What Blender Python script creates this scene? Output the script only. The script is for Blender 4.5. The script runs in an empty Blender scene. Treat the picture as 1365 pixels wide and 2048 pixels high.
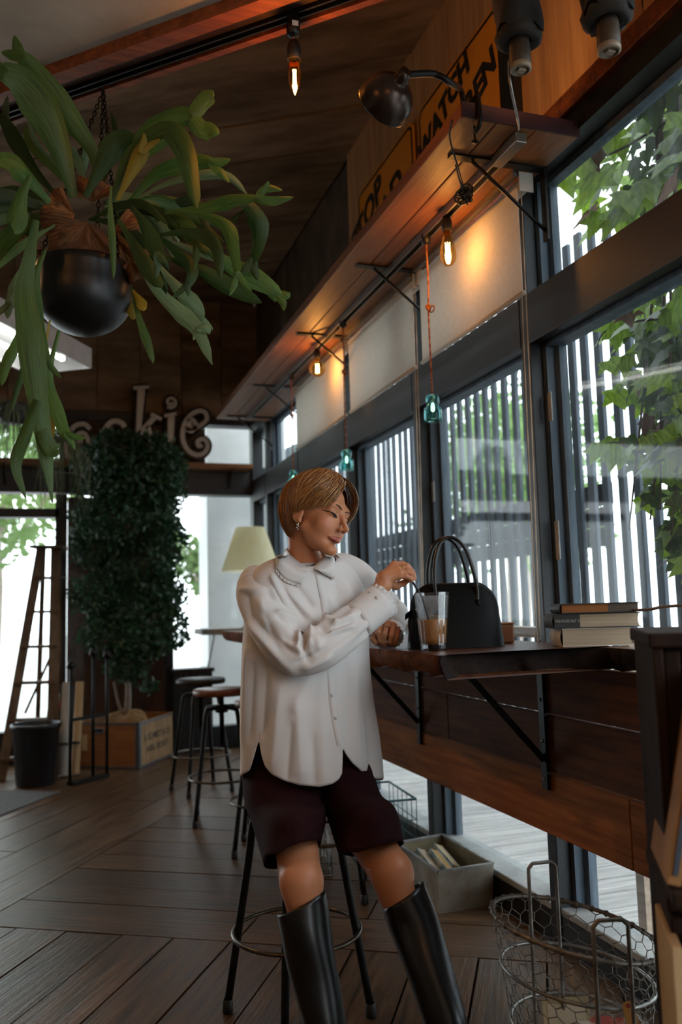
import bpy, bmesh, math, random
import numpy as np
from mathutils import Vector, Matrix
R_ = math.radians
scene = bpy.context.scene
col = scene.collection
random.seed(7)
rng = np.random.default_rng(7)

# ------------------------------------------------------------------ camera
# world: X towards the window wall, Y along it (away), Z up, metres
FPX, CX, CY = 1700.0, 682.5, 1024.0
CAM = np.array([0, 0, 1.12])
YAW, PITCH, ROLL = R_(18.5), R_(6.3), R_(-1.6)
_fw = np.array([math.sin(YAW)*math.cos(PITCH), math.cos(YAW)*math.cos(PITCH), math.sin(PITCH)])
_rt0 = np.array([math.cos(YAW), -math.sin(YAW), 0.0]); _up0 = np.cross(_rt0, _fw)
_rt = _rt0*math.cos(ROLL)+_up0*math.sin(ROLL); _up = _up0*math.cos(ROLL)-_rt0*math.sin(ROLL)
HR = np.array([math.cos(YAW), -math.sin(YAW), 0.0])     # horizontal "right"
HF = np.array([math.sin(YAW), math.cos(YAW), 0.0])      # horizontal "away"
HZ = np.array([0, 0, 1.0])
def ray(x, y): return _fw+_rt*(x-CX)/FPX-_up*(y-CY)/FPX
def at(x, y, d): return CAM+ray(x, y)*d
def onx(x, y, X): r = ray(x, y); return CAM+r*((X-CAM[0])/r[0])
def ony(x, y, Y): r = ray(x, y); return CAM+r*((Y-CAM[1])/r[1])
def onz(x, y, Z): r = ray(x, y); return CAM+r*((Z-CAM[2])/r[2])
cd = bpy.data.cameras.new('camera'); cam = bpy.data.objects.new('camera', cd); col.objects.link(cam)
cam.matrix_world = Matrix(((_rt[0], _up[0], -_fw[0], CAM[0]), (_rt[1], _up[1], -_fw[1], CAM[1]), (_rt[2], _up[2], -_fw[2], CAM[2]), (0, 0, 0, 1)))
cd.sensor_fit = 'VERTICAL'; cd.sensor_height = 36.0; cd.lens = FPX/2048*36.0
cd.clip_start = 0.05; cd.clip_end = 200
cd.dof.use_dof = True; cd.dof.focus_distance = 2.42; cd.dof.aperture_fstop = 2.4
scene.camera = cam

# ------------------------------------------------------------------ light
w = bpy.data.worlds.new('overcast_sky'); scene.world = w; w.use_nodes = True
bg = w.node_tree.nodes['Background']; bg.inputs[0].default_value = (0.90, 0.95, 1.0, 1); bg.inputs[1].default_value = 4.5
scene.view_settings.view_transform = 'Standard'; scene.view_settings.look = 'None'
scene.view_settings.exposure = 0.0; scene.view_settings.gamma = 1.0; scene.view_settings.use_curve_mapping = False
scene.cycles.use_denoising = True
scene.cycles.max_bounces = 8; scene.cycles.transparent_max_bounces = 16
scene.cycles.sample_clamp_indirect = 6.0
scene.cycles.caustics_reflective = False; scene.cycles.caustics_refractive = False

# ------------------------------------------------------------------ helpers
def lin(c):
    if isinstance(c, str):
        c = tuple(int(c[i:i+2], 16)/255 for i in (0, 2, 4))
    return tuple((v/12.92 if v <= .04045 else ((v+.055)/1.055)**2.4) for v in c)
MATS = {}
def mat(name, c1, c2=None, rough=.6, metal=0.0, scale=8.0, stretch=(1, 1, 1), bump=0.0, bscale=None, vary=0.0,
        spec=.5, contrast=(.35, .65), detail=6.0, trans=0.0, transl=0.0, emit=None, estr=0.0, alpha=1.0, coat=0.0, rvary=0.0, distort=0.0, sheen=0.0):
    """principled material with stretched noise between two colours, optional per-object variation"""
    if name in MATS: return MATS[name]
    m = bpy.data.materials.new(name); m.use_nodes = True; nt = m.node_tree; N = nt.nodes; L = nt.links
    b = N['Principled BSDF']; MATS[name] = m
    c1 = lin(c1); c2 = lin(c2) if c2 else None
    b.inputs['Roughness'].default_value = rough; b.inputs['Metallic'].default_value = metal
    b.inputs['Specular IOR Level'].default_value = spec; b.inputs['Base Color'].default_value = (*c1, 1)
    b.inputs['Transmission Weight'].default_value = trans; b.inputs['Alpha'].default_value = alpha
    b.inputs['Coat Weight'].default_value = coat
    b.inputs['Sheen Weight'].default_value = sheen
    if emit: b.inputs['Emission Color'].default_value = (*lin(emit), 1); b.inputs['Emission Strength'].default_value = estr
    if c2 or bump:
        tc = N.new('ShaderNodeTexCoord'); oi = N.new('ShaderNodeObjectInfo')
        add = N.new('ShaderNodeVectorMath'); add.operation = 'ADD'
        mul = N.new('ShaderNodeVectorMath'); mul.operation = 'SCALE'; mul.inputs['Scale'].default_value = 37.0
        comb = N.new('ShaderNodeCombineXYZ')
        for i in range(3): L.new(oi.outputs['Random'], comb.inputs[i])
        L.new(comb.outputs[0], mul.inputs[0])
        mp = N.new('ShaderNodeMapping'); mp.inputs['Scale'].default_value = stretch
        L.new(tc.outputs['Object'], mp.inputs['Vector']); L.new(mp.outputs[0], add.inputs[0]); L.new(mul.outputs[0], add.inputs[1])
        nz = N.new('ShaderNodeTexNoise'); nz.inputs['Scale'].default_value = scale; nz.inputs['Detail'].default_value = detail
        nz.inputs['Roughness'].default_value = .62; nz.inputs['Distortion'].default_value = distort
        L.new(add.outputs[0], nz.inputs['Vector'])
        fac = nz.outputs['Fac']
        if c2:
            cr = N.new('ShaderNodeValToRGB'); e = cr.color_ramp.elements
            e[0].position, e[1].position = contrast; e[0].color = (*c1, 1); e[1].color = (*c2, 1)
            L.new(fac, cr.inputs[0]); out = cr.outputs[0]
            if vary:
                hs = N.new('ShaderNodeHueSaturation'); mr = N.new('ShaderNodeMapRange')
                mr.inputs['To Min'].default_value = 1-vary; mr.inputs['To Max'].default_value = 1+vary
                L.new(oi.outputs['Random'], mr.inputs[0]); L.new(mr.outputs[0], hs.inputs['Value']); L.new(out, hs.inputs['Color']); out = hs.outputs[0]
            L.new(out, b.inputs['Base Color'])
        if rvary:
            mr2 = N.new('ShaderNodeMapRange'); mr2.inputs['To Min'].default_value = rough-rvary; mr2.inputs['To Max'].default_value = rough+rvary
            L.new(fac, mr2.inputs[0]); L.new(mr2.outputs[0], b.inputs['Roughness'])
        if bump:
            bm_ = N.new('ShaderNodeBump'); bm_.inputs['Strength'].default_value = bump; bm_.inputs['Distance'].default_value = .01
            if bscale:
                n2 = N.new('ShaderNodeTexNoise'); n2.inputs['Scale'].default_value = bscale; n2.inputs['Detail'].default_value = 4
                L.new(add.outputs[0], n2.inputs['Vector']); L.new(n2.outputs['Fac'], bm_.inputs['Height'])
            else: L.new(fac, bm_.inputs['Height'])
            L.new(bm_.outputs[0], b.inputs['Normal'])
    if transl:
        tr = N.new('ShaderNodeBsdfTranslucent'); mx = N.new('ShaderNodeMixShader'); mx.inputs[0].default_value = transl
        src = b.inputs['Base Color'].links[0].from_socket if b.inputs['Base Color'].is_linked else None
        if src: L.new(src, tr.inputs[0])
        else: tr.inputs[0].default_value = (*c1, 1)
        L.new(b.outputs[0], mx.inputs[1]); L.new(tr.outputs[0], mx.inputs[2]); L.new(mx.outputs[0], N['Material Output'].inputs[0])
    return m
def pane_mat(name, tint=(1, 1, 1), refl=.5, dust=.05, streak=0.0):
    """thin window pane: clear, reflecting by Fresnel, a little dust and water streaks on it"""
    m = bpy.data.materials.new(name); m.use_nodes = True; nt = m.node_tree; N = nt.nodes; L = nt.links; N.remove(N['Principled BSDF'])
    tr = N.new('ShaderNodeBsdfTransparent'); tr.inputs[0].default_value = (*tint, 1)
    gl = N.new('ShaderNodeBsdfGlossy'); gl.inputs['Roughness'].default_value = .03
    lw = N.new('ShaderNodeLayerWeight'); lw.inputs[0].default_value = .5
    pw = N.new('ShaderNodeMath'); pw.operation = 'POWER'; pw.inputs[1].default_value = 5.0; L.new(lw.outputs['Facing'], pw.inputs[0])
    fr = N.new('ShaderNodeMath'); fr.operation = 'MULTIPLY_ADD'; fr.inputs[1].default_value = .8*refl; fr.inputs[2].default_value = .04*refl; L.new(pw.outputs[0], fr.inputs[0])
    mx = N.new('ShaderNodeMixShader'); L.new(fr.outputs[0], mx.inputs[0]); L.new(tr.outputs[0], mx.inputs[1]); L.new(gl.outputs[0], mx.inputs[2])
    tl = N.new('ShaderNodeBsdfTranslucent'); tl.inputs[0].default_value = (.75, .8, .85, 1)
    tc = N.new('ShaderNodeTexCoord'); mp = N.new('ShaderNodeMapping'); mp.inputs['Scale'].default_value = (1, 7, .9)
    nz = N.new('ShaderNodeTexNoise'); nz.inputs['Scale'].default_value = 2.2; nz.inputs['Detail'].default_value = 5
    L.new(tc.outputs['Object'], mp.inputs[0]); L.new(mp.outputs[0], nz.inputs['Vector'])
    mr = N.new('ShaderNodeMapRange'); mr.inputs['From Min'].default_value = .5; mr.inputs['From Max'].default_value = .8
    mr.inputs['To Min'].default_value = dust; mr.inputs['To Max'].default_value = dust+streak
    L.new(nz.outputs['Fac'], mr.inputs[0])
    m2 = N.new('ShaderNodeMixShader'); L.new(mr.outputs[0], m2.inputs[0]); L.new(mx.outputs[0], m2.inputs[1]); L.new(tl.outputs[0], m2.inputs[2])
    L.new(m2.outputs[0], N['Material Output'].inputs[0]); MATS[name] = m
    return m
def nrm(v):
    v = np.asarray(v, float); return v/max(1e-9, np.linalg.norm(v))
def spline(pts, n, k=None):
    """Catmull-Rom through points (any dimension), n samples"""
    P = np.asarray(pts, float)
    if len(P) == 2: return P[0]+(P[1]-P[0])*np.linspace(0, 1, n)[:, None]
    Q = np.vstack([2*P[0]-P[1], P, 2*P[-1]-P[-2]])
    t = np.linspace(0, len(P)-1-1e-9, n); i = t.astype(int); f = (t-i)[:, None]
    a, b, c, d = Q[i], Q[i+1], Q[i+2], Q[i+3]
    return .5*(2*b+(c-a)*f+(2*a-5*b+4*c-d)*f**2+(3*b-a-3*c+d)*f**3)
def origin(o):
    v = Vector((0, 0, 0))
    while o is not None: v += o.location; o = o.parent
    return v
class MB:
    def __init__(s): s.v = []; s.f = []; s.sm = []
    def add(s, vs, fs, smooth=False):
        k = len(s.v); s.v.extend([tuple(map(float, q)) for q in vs]); s.f.extend([tuple(int(i)+k for i in q) for q in fs]); s.sm.extend([smooth]*len(fs)); return s
    def box(s, c, d, M=None):
        c = np.asarray(c, float); hx, hy, hz = (x/2 for x in d)
        vs = np.array([(x, y, z) for x in (-hx, hx) for y in (-hy, hy) for z in (-hz, hz)])
        if M is not None: vs = vs@np.asarray(M, float).T
        return s.add(vs+c, [(0, 1, 3, 2), (4, 6, 7, 5), (0, 4, 5, 1), (2, 3, 7, 6), (0, 2, 6, 4), (1, 5, 7, 3)])
    def bar(s, a, b, w, h, up=(0, 0, 1)):
        """rectangular bar from a to b"""
        a = np.asarray(a, float); b = np.asarray(b, float); x = nrm(b-a); y = np.cross(up, x)
        if np.linalg.norm(y) < 1e-4: y = np.cross((1, 0, 0), x)
        y = nrm(y); z = np.cross(x, y)
        return s.box((a+b)/2, (np.linalg.norm(b-a), w, h), np.array([x, y, z]).T)
    def tube(s, path, rad, n=8, caps=True, smooth=True, closed=False, flat=None):
        P = np.asarray(path, float); m = len(P)
        r = np.full(m, rad, float) if np.isscalar(rad) else np.asarray(rad, float)
        T = np.gradient(P, axis=0) if not closed else np.roll(P, -1, 0)-np.roll(P, 1, 0)
        T /= np.maximum(1e-9, np.linalg.norm(T, axis=1))[:, None]
        u = np.cross(T[0], (0, 0, 1.0))
        if np.linalg.norm(u) < 1e-3: u = np.cross(T[0], (1.0, 0, 0))
        u = nrm(u); vs = []
        for i in range(m):
            u = nrm(u-T[i]*(u@T[i])); v = np.cross(T[i], u)
            for j in range(n):
                a = 2*math.pi*j/n; vs.append(P[i]+r[i]*(math.cos(a)*u+math.sin(a)*v*(flat or 1)))
        fs = [(i*n+j, i*n+(j+1) % n, (i+1)*n+(j+1) % n, (i+1)*n+j) for i in range(m-1) for j in range(n)]
        if closed: fs += [((m-1)*n+j, (m-1)*n+(j+1) % n, (j+1) % n, j) for j in range(n)]
        elif caps: fs += [tuple(range(n-1, -1, -1)), tuple(range((m-1)*n, m*n))]
        return s.add(vs, fs, smooth)
    def lathe(s, prof, c=(0, 0, 0), n=24, M=None, smooth=True, caps=(False, False)):
        vs = np.array([(r*math.cos(2*math.pi*j/n), r*math.sin(2*math.pi*j/n), z) for r, z in prof for j in range(n)])
        if M is not None: vs = vs@np.asarray(M, float).T
        m = len(prof)
        fs = [(i*n+j, i*n+(j+1) % n, (i+1)*n+(j+1) % n, (i+1)*n+j) for i in range(m-1) for j in range(n)]
        if caps[0]: fs.append(tuple(range(n-1, -1, -1)))
        if caps[1]: fs.append(tuple(range((m-1)*n, m*n)))
        return s.add(vs+np.asarray(c, float), fs, smooth)
    def grid(s, fn, nu, nv, cu=False, smooth=True):
        """fn(u,v) -> point; u,v in 0..1"""
        vs = [fn(i/(nu if cu else nu-1), j/(nv-1)) for j in range(nv) for i in range(nu)]
        iu = nu if cu else nu-1
        fs = [(j*nu+i, j*nu+(i+1) % nu, (j+1)*nu+(i+1) % nu, (j+1)*nu+i) for j in range(nv-1) for i in range(iu)]
        return s.add(vs, fs, smooth)
    def garr(s, A, cu=False, smooth=True):
        """array (nv,nu,3) of points"""
        nv, nu = A.shape[:2]; iu = nu if cu else nu-1
        fs = [(j*nu+i, j*nu+(i+1) % nu, (j+1)*nu+(i+1) % nu, (j+1)*nu+i) for j in range(nv-1) for i in range(iu)]
        return s.add(A.reshape(-1, 3), fs, smooth)
    def prism(s, poly, a, b, axis=2, M=None, o=(0, 0, 0)):
        """2-D polygon extruded from a to b along the third axis; M maps local to world"""
        n = len(poly); vs = np.array([(x, y, a) for x, y in poly]+[(x, y, b) for x, y in poly])
        if M is not None: vs = vs@np.asarray(M, float).T
        fs = [tuple(range(n-1, -1, -1)), tuple(range(n, 2*n))]+[(i, (i+1) % n, n+(i+1) % n, n+i) for i in range(n)]
        return s.add(vs+np.asarray(o, float), fs)
    def stroke(s, pts, wd, a, b, M, o):
        """flat ribbon of width wd along 2-D points, extruded from a to b"""
        P = np.asarray(pts, float); T = np.gradient(P, axis=0); T /= np.maximum(1e-9, np.linalg.norm(T, axis=1))[:, None]
        Nn = np.stack([-T[:, 1], T[:, 0]], 1); wv = (np.full(len(P), wd) if np.isscalar(wd) else np.asarray(wd))[:, None]/2
        return s.prism([tuple(q) for q in np.vstack([P+Nn*wv, (P-Nn*wv)[::-1]])], a, b, M=M, o=o) if False else s._strip(P+Nn*wv, P-Nn*wv, a, b, M, o)
    def _strip(s, A, B, a, b, M, o):
        m = len(A); vs = []
        for i in range(m):
            for q in (A[i], B[i]):
                for z in (a, b): vs.append((q[0], q[1], z))
        vs = np.array(vs)@np.asarray(M, float).T+np.asarray(o, float); fs = []
        for i in range(m-1):
            k = 4*i
            fs += [(k, k+4, k+5, k+1), (k+2, k+3, k+7, k+6), (k, k+2, k+6, k+4), (k+1, k+5, k+7, k+3)]
        fs += [(0, 1, 3, 2), (4*m-4, 4*m-2, 4*m-1, 4*m-3)]
        return s.add(vs, fs)
    def mesh(s, name, m):
        me = bpy.data.meshes.new(name); me.from_pydata(s.v, [], s.f); me.update()
        me.polygons.foreach_set('use_smooth', s.sm)
        if m is not None: me.materials.append(MATS[m] if isinstance(m, str) else m)
        return me
    def build(s, name, m, parent=None, bev=0.0, sub=0, local=False, flip=True):
        if parent is not None and not local:
            o3 = np.array(origin(parent)); s.v = [tuple(np.asarray(q)-o3) for q in s.v]
        me = s.mesh(name, m)
        if flip:
            b = bmesh.new(); b.from_mesh(me); bmesh.ops.recalc_face_normals(b, faces=b.faces); b.to_mesh(me); b.free()
        ob = bpy.data.objects.new(name, me); col.objects.link(ob)
        if parent is not None: ob.parent = parent
        if bev:
            md = ob.modifiers.new('bevel', 'BEVEL'); md.width = bev; md.segments = 2; md.limit_method = 'ANGLE'; md.angle_limit = R_(50)
        if sub:
            md = ob.modifiers.new('subdivision', 'SUBSURF'); md.levels = sub; md.render_levels = sub
        return ob
def tag(o, label=None, cat=None, group=None, kind=None):
    if label: o['label'] = label
    if cat: o['category'] = cat
    if group: o['group'] = group
    if kind: o['kind'] = kind
    return o
def thing(name, label, cat, loc=(0, 0, 0), group=None, rotz=0.0):
    o = bpy.data.objects.new(name, None); col.objects.link(o); o.location = tuple(map(float, loc)); o.rotation_euler = (0, 0, rotz)
    o.empty_display_size = .05
    return tag(o, label, cat, group)
def struct(name, mb, m, parent=None, bev=0.0):
    o = mb.build(name, m, parent, bev)
    if parent is None: o['kind'] = 'structure'
    return o
def copy_tree(o, parent=None):
    c = o.copy(); col.objects.link(c); c.parent = parent
    for ch in list(o.children): copy_tree(ch, c)
    return c
def text_mesh(txt, size, extrude, M, o, name, m, parent, align='CENTER', bold=0.0, sx=1.0, shear=0.0):
    cu = bpy.data.curves.new('lettering', 'FONT'); cu.body = txt; cu.size = size; cu.extrude = extrude; cu.offset = bold
    cu.align_x = align; cu.align_y = 'CENTER'; cu.shear = shear; cu.resolution_u = 3
    t = bpy.data.objects.new('tmp', cu); col.objects.link(t)
    dg = bpy.context.evaluated_depsgraph_get(); me0 = bpy.data.meshes.new_from_object(t.evaluated_get(dg))
    bpy.data.objects.remove(t)
    V = np.array([v.co[:] for v in me0.vertices]); V[:, 0] *= sx
    V = V@np.asarray(M, float).T+np.asarray(o, float)
    b = MB(); b.add(V, [tuple(p.vertices) for p in me0.polygons]); bpy.data.meshes.remove(me0)
    return b.build(name, m, parent)
def fold(P): return P
def point_light(name, loc, energy, color, radius=.03):
    l = bpy.data.lights.new(name, 'POINT'); l.energy = energy; l.color = color; l.shadow_soft_size = radius
    o = bpy.data.objects.new(name, l); col.objects.link(o); o.location = tuple(map(float, loc)); return o
WARM = (1.0, .50, .18)
# ------------------------------------------------------------------ materials of the place
mat('floor_wood', '2b1b0f', '7a5a3a', rough=.36, scale=5, stretch=(.7, 9, 9), bump=.3, vary=.25, contrast=(.28, .76), rvary=.16, detail=9)
def floor_wear():
    """dark nail marks and pale scratches over the grain"""
    m = MATS['floor_wood']; nt = m.node_tree; N = nt.nodes; L = nt.links; b = N['Principled BSDF']; src = b.inputs['Base Color'].links[0].from_socket
    add = next(n for n in N if n.type == 'VECT_MATH' and n.operation == 'ADD')
    mp = N.new('ShaderNodeMapping'); mp.inputs['Scale'].default_value = (1.6, .55, 1); L.new(add.outputs[0], mp.inputs[0])
    vo = N.new('ShaderNodeTexVoronoi'); vo.inputs['Scale'].default_value = 9.0; L.new(mp.outputs[0], vo.inputs['Vector'])
    mr = N.new('ShaderNodeMapRange'); mr.inputs['From Min'].default_value = .06; mr.inputs['From Max'].default_value = .15; mr.inputs['To Min'].default_value = .22; mr.inputs['To Max'].default_value = 1.0; L.new(vo.outputs['Distance'], mr.inputs[0])
    nz = N.new('ShaderNodeTexNoise'); nz.inputs['Scale'].default_value = 3.0; nz.inputs['Detail'].default_value = 3; L.new(add.outputs[0], nz.inputs['Vector'])
    m2 = N.new('ShaderNodeMapRange'); m2.inputs['From Min'].default_value = .46; m2.inputs['From Max'].default_value = .56; L.new(nz.outputs['Fac'], m2.inputs[0])
    mx0 = N.new('ShaderNodeMath'); mx0.operation = 'MAXIMUM'; L.new(mr.outputs[0], mx0.inputs[0]); L.new(m2.outputs[0], mx0.inputs[1])
    mx = N.new('ShaderNodeMix'); mx.data_type = 'RGBA'; mx.blend_type = 'MULTIPLY'; mx.inputs[0].default_value = 1.0; L.new(src, mx.inputs[6]); L.new(mx0.outputs[0], mx.inputs[7]); L.new(mx.outputs[2], b.inputs['Base Color'])
floor_wear()
mat('floor_gap', '0d0907', rough=.9)
mat('concrete_brown', '3a2c22', '6e5746', rough=.85, scale=2.2, stretch=(.5, 2.4, 1.2), bump=.35, contrast=(.3, .7), detail=9)
mat('concrete_board', '54402f', 'a88a6c', rough=.85, spec=.2, scale=2.2, stretch=(.6, 2.4, 2.4), bump=.25, vary=.18, contrast=(.3, .72), detail=9)
mat('plaster', 'a39a8c', 'b5ad9f', rough=.85, scale=5, bump=.1)
mat('beam_wood', '5a2c14', '8a4a22', rough=.5, scale=4, stretch=(.6, 10, 10), vary=.1)
mat('beam_dark', '20140e', '38241a', rough=.6, scale=4, stretch=(.6, 10, 10))
mat('frame_black', '0e1012', '1a1d20', rough=.45, scale=6, stretch=(3, 3, .6), bump=.08)
mat('frame_brownblack', '100c0a', '1a1310', rough=.5, scale=5, stretch=(4, .5, 4), bump=.1)
mat('frame_blue', '3a4855', '5d6d7a', rough=.55, scale=7, stretch=(4, 4, .5), bump=.12, contrast=(.3, .75))
mat('sill_grey', '8b8f90', 'b3b4b0', rough=.45, scale=9, bump=.05)
mat('plywood', '9c6b40', 'cc9864', rough=.6, scale=3, stretch=(3, 7, .5), bump=.12, vary=.1, contrast=(.3, .7), detail=7)
mat('plank_dark', '3a1c10', '70401f', rough=.75, spec=.2, scale=4.5, stretch=(.7, 10, 10), bump=.16, vary=.16, contrast=(.28, .72), detail=8)
mat('plank_warm', '673515', 'a5642d', rough=.75, spec=.2, scale=4.5, stretch=(.7, 10, 10), bump=.16, vary=.1, contrast=(.28, .72), detail=8)
mat('shelf_wood', '5e3419', '96602f', rough=.5, scale=4, stretch=(.5, 9, 9), bump=.2, vary=.08, contrast=(.25, .75), detail=8, distort=.6)
mat('maroon_paint', '2a0d12', '3c161a', rough=.6, scale=9)
mat('wall_brown', '3a2116', '5a3521', rough=.6, scale=4, stretch=(3, 3, .6))
mat('deck_wood', 'a29d98', 'd2cec8', rough=.75, scale=4, stretch=(.7, 9, 9), vary=.12, bump=.2)
mat('slat_paint', '2b333b', '4b5763', rough=.7, scale=8, stretch=(5, 5, .4), bump=.25, vary=.12, contrast=(.25, .8))
mat('board_dark', '1b1411', '322620', rough=.7, scale=6, stretch=(4, .6, 4))
mat('pale_ground', 'b9bab8', 'cfcfcb', rough=.9, scale=3)
mat('pale_concrete', 'b8bcbc', 'd0d2d0', rough=.85, scale=2.5, bump=.1)
mat('black_iron', '101010', '1d1c1b', rough=.45, metal=.6, scale=12)
pane_mat('window_glass', tint=(.94, .98, .99), dust=.008, streak=.06)
pane_mat('clear_glass', tint=(.96, .99, .99), dust=.004, streak=.01)

XI, XO = 1.56, 1.68          # inner and outer face of the window wall
YB = 7.05                    # back wall
ZC = 3.75                    # ceiling
A_ = R_(31.5)                # floor boards run turned against the window wall
U1 = np.array([math.sin(A_), math.cos(A_), 0]); U2 = np.array([math.cos(A_), -math.sin(A_), 0])

# ------------------------------------------------------------------ floor with its boards
floor = struct('floor', MB().box((-1.45, 2.0, -.06), (6.1, 10.2, .08)), 'floor_gap')
def in_room(p): return -4.4 < p[0] < 1.55 and -1.5 < p[1] < 7.0
def clip_poly(poly):
    def half(poly, f, g):
        out = []
        for i in range(len(poly)):
            a, b = poly[i], poly[(i+1) % len(poly)]; fa, fb = f(a), f(b)
            if fa >= 0: out.append(a)
            if (fa >= 0) != (fb >= 0): t = fa/(fa-fb); out.append(a+(b-a)*t)
        return out
    for f in (lambda p: 1.555-p[0], lambda p: p[0]+3.0, lambda p: 7.04-p[1], lambda p: p[1]-.9):
        if poly: poly = half(poly, f, None)
    return poly
def floor_board(u0, u1, v0, v1, along):
    g = .0035; P = [U1*u+U2*v for u, v in ((u0+g, v0+g), (u1-g, v0+g), (u1-g, v1-g), (u0+g, v1-g))]
    P = clip_poly([p[:2] for p in P])
    if len(P) < 3: return
    c = np.mean(P, 0); x = (U1 if along == 'u' else U2)[:2]; y = np.array([-x[1], x[0]])
    L = [((p-c)@x, (p-c)@y) for p in P]
    dz = random.uniform(-.0015, .0015); b = MB()
    n = len(L); e = .0025
    ins = [(a*(1-.0), bb) for a, bb in L]
    b.prism(L, -.022, dz)
    ob = b.build('plank', 'floor_wood', None); ob.location = (c[0], c[1], 0); ob.rotation_euler = (0, 0, math.atan2(x[1], x[0])); ob.parent = floor
W = .216
# left part: boards along U1
v = -2.066
while v > -6.2:
    u = 2.0+random.uniform(-1.4, 0)
    while u < 9: l = random.uniform(1.6, 2.6); floor_board(u, u+l, v-W, v, 'u'); u += l
    v -= W
# middle part: boards along U2
us = [2.85, 3.125, 3.32, 3.535, 3.745, 3.98, 4.226, 4.476]
while us[-1] < 8: us.append(us[-1]+.225)
for a, b_ in zip(us, us[1:]):
    v = -2.066
    while v < .7: l = random.choice((.9, 1.35, 1.8)) if v > -2 else random.choice((1.0, 1.4, 1.7)); floor_board(a, b_, v, min(v+l, .9), 'v'); v += l
# near part: boards along U1 up to the middle part
vs_ = [-2.066, -1.9, -1.7, -1.483, -1.291, -1.084, -.873, -.66, -.45, -.25, -.04, .17, .4, .62]
v = -2.066
for a, b_ in zip(vs_, vs_[1:]): floor_board(.2, 2.85, a, b_, 'u')
# ------------------------------------------------------------------ ceilings
ceil = struct('ceiling', MB().box((-1.4, 4.0, ZC+.15), (6.4, 6.6, .2)), 'concrete_brown')
a0 = np.array([-.2, 2.934]); rd = np.array([.7366, -.6763]); rn = np.array([-.6763, -.7366])     # track line and its near-side normal
# board-formed ceiling: shallow boards running across the ceiling
v = 0
cdir = U2; cn = U1
for k in range(16):
    s0 = 2.0+k*.36; P = [cdir*t+cn*s for t, s in ((-8, s0+.004), (5, s0+.004), (5, s0+.356), (-8, s0+.356))]
    P = [p[:2] for p in P]
    def half(poly, f):
        out = []
        for i in range(len(poly)):
            a, b = poly[i], poly[(i+1) % len(poly)]; fa, fb = f(a), f(b)
            if fa >= 0: out.append(a)
            if (fa >= 0) != (fb >= 0): t = fa/(fa-fb); out.append(a+(b-a)*t)
        return out
    for f in (lambda p: 1.6-p[0], lambda p: p[0]+3.5, lambda p: YB-p[1], lambda p: p[1]-1.0, lambda p: -((p-a0)@rn)+.05):
        P = half(P, f) if P else P
    if len(P) < 3: continue
    c = np.mean(P, 0); x = cdir[:2]; y = np.array([-x[1], x[0]])
    b = MB().prism([((p-c)@x, (p-c)@y) for p in P], 0, .06)
    o = b.build('board', 'concrete_board'); o.parent = ceil; o.location = (c[0], c[1], ZC-random.uniform(0, .012)); o.rotation_euler = (0, 0, math.atan2(x[1], x[0]))
# lower plastered ceiling on the near side, with its wood-clad edge
near = [a0+rd*2.39+rn*.10, a0-rd*5.83+rn*.10, np.array([-4.5, -3]), np.array([1.6, -3])]
struct('ceiling_low', MB().prism([tuple(p) for p in near], 2.84, ZC+.2), 'plaster')
t1 = struct('trim_1', MB().bar((*(a0+rd*2.39+rn*.075), 2.85), (*(a0-rd*5.8+rn*.075), 2.85), .05, .10), 'beam_wood')
t2 = struct('trim_2', MB().bar((*(a0+rd*2.39+rn*.03), 2.865), (*(a0-rd*5.8+rn*.03), 2.865), .04, .10), 'beam_dark')
t3 = struct('trim_3', MB().bar((*(a0+rd*2.39-rn*.052), 2.855), (*(a0-rd*5.8-rn*.052), 2.855), .022, .10), 'beam_wood')
struct('trim_4', MB().bar((*(a0+rd*2.39-rn*.02), 2.9), (*(a0-rd*5.8-rn*.02), 2.9), .13, .05), 'beam_dark')
# ------------------------------------------------------------------ walls out of view that close the room
struct('wall_left', MB().box((-4.5, 2.0, 1.8), (.2, 10.3, 4.0)), 'plaster')
wf = MB().box((-1.4, -3.0, 1.8), (6.2, .2, 4.0))
struct('wall_front', wf, 'plaster')
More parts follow.
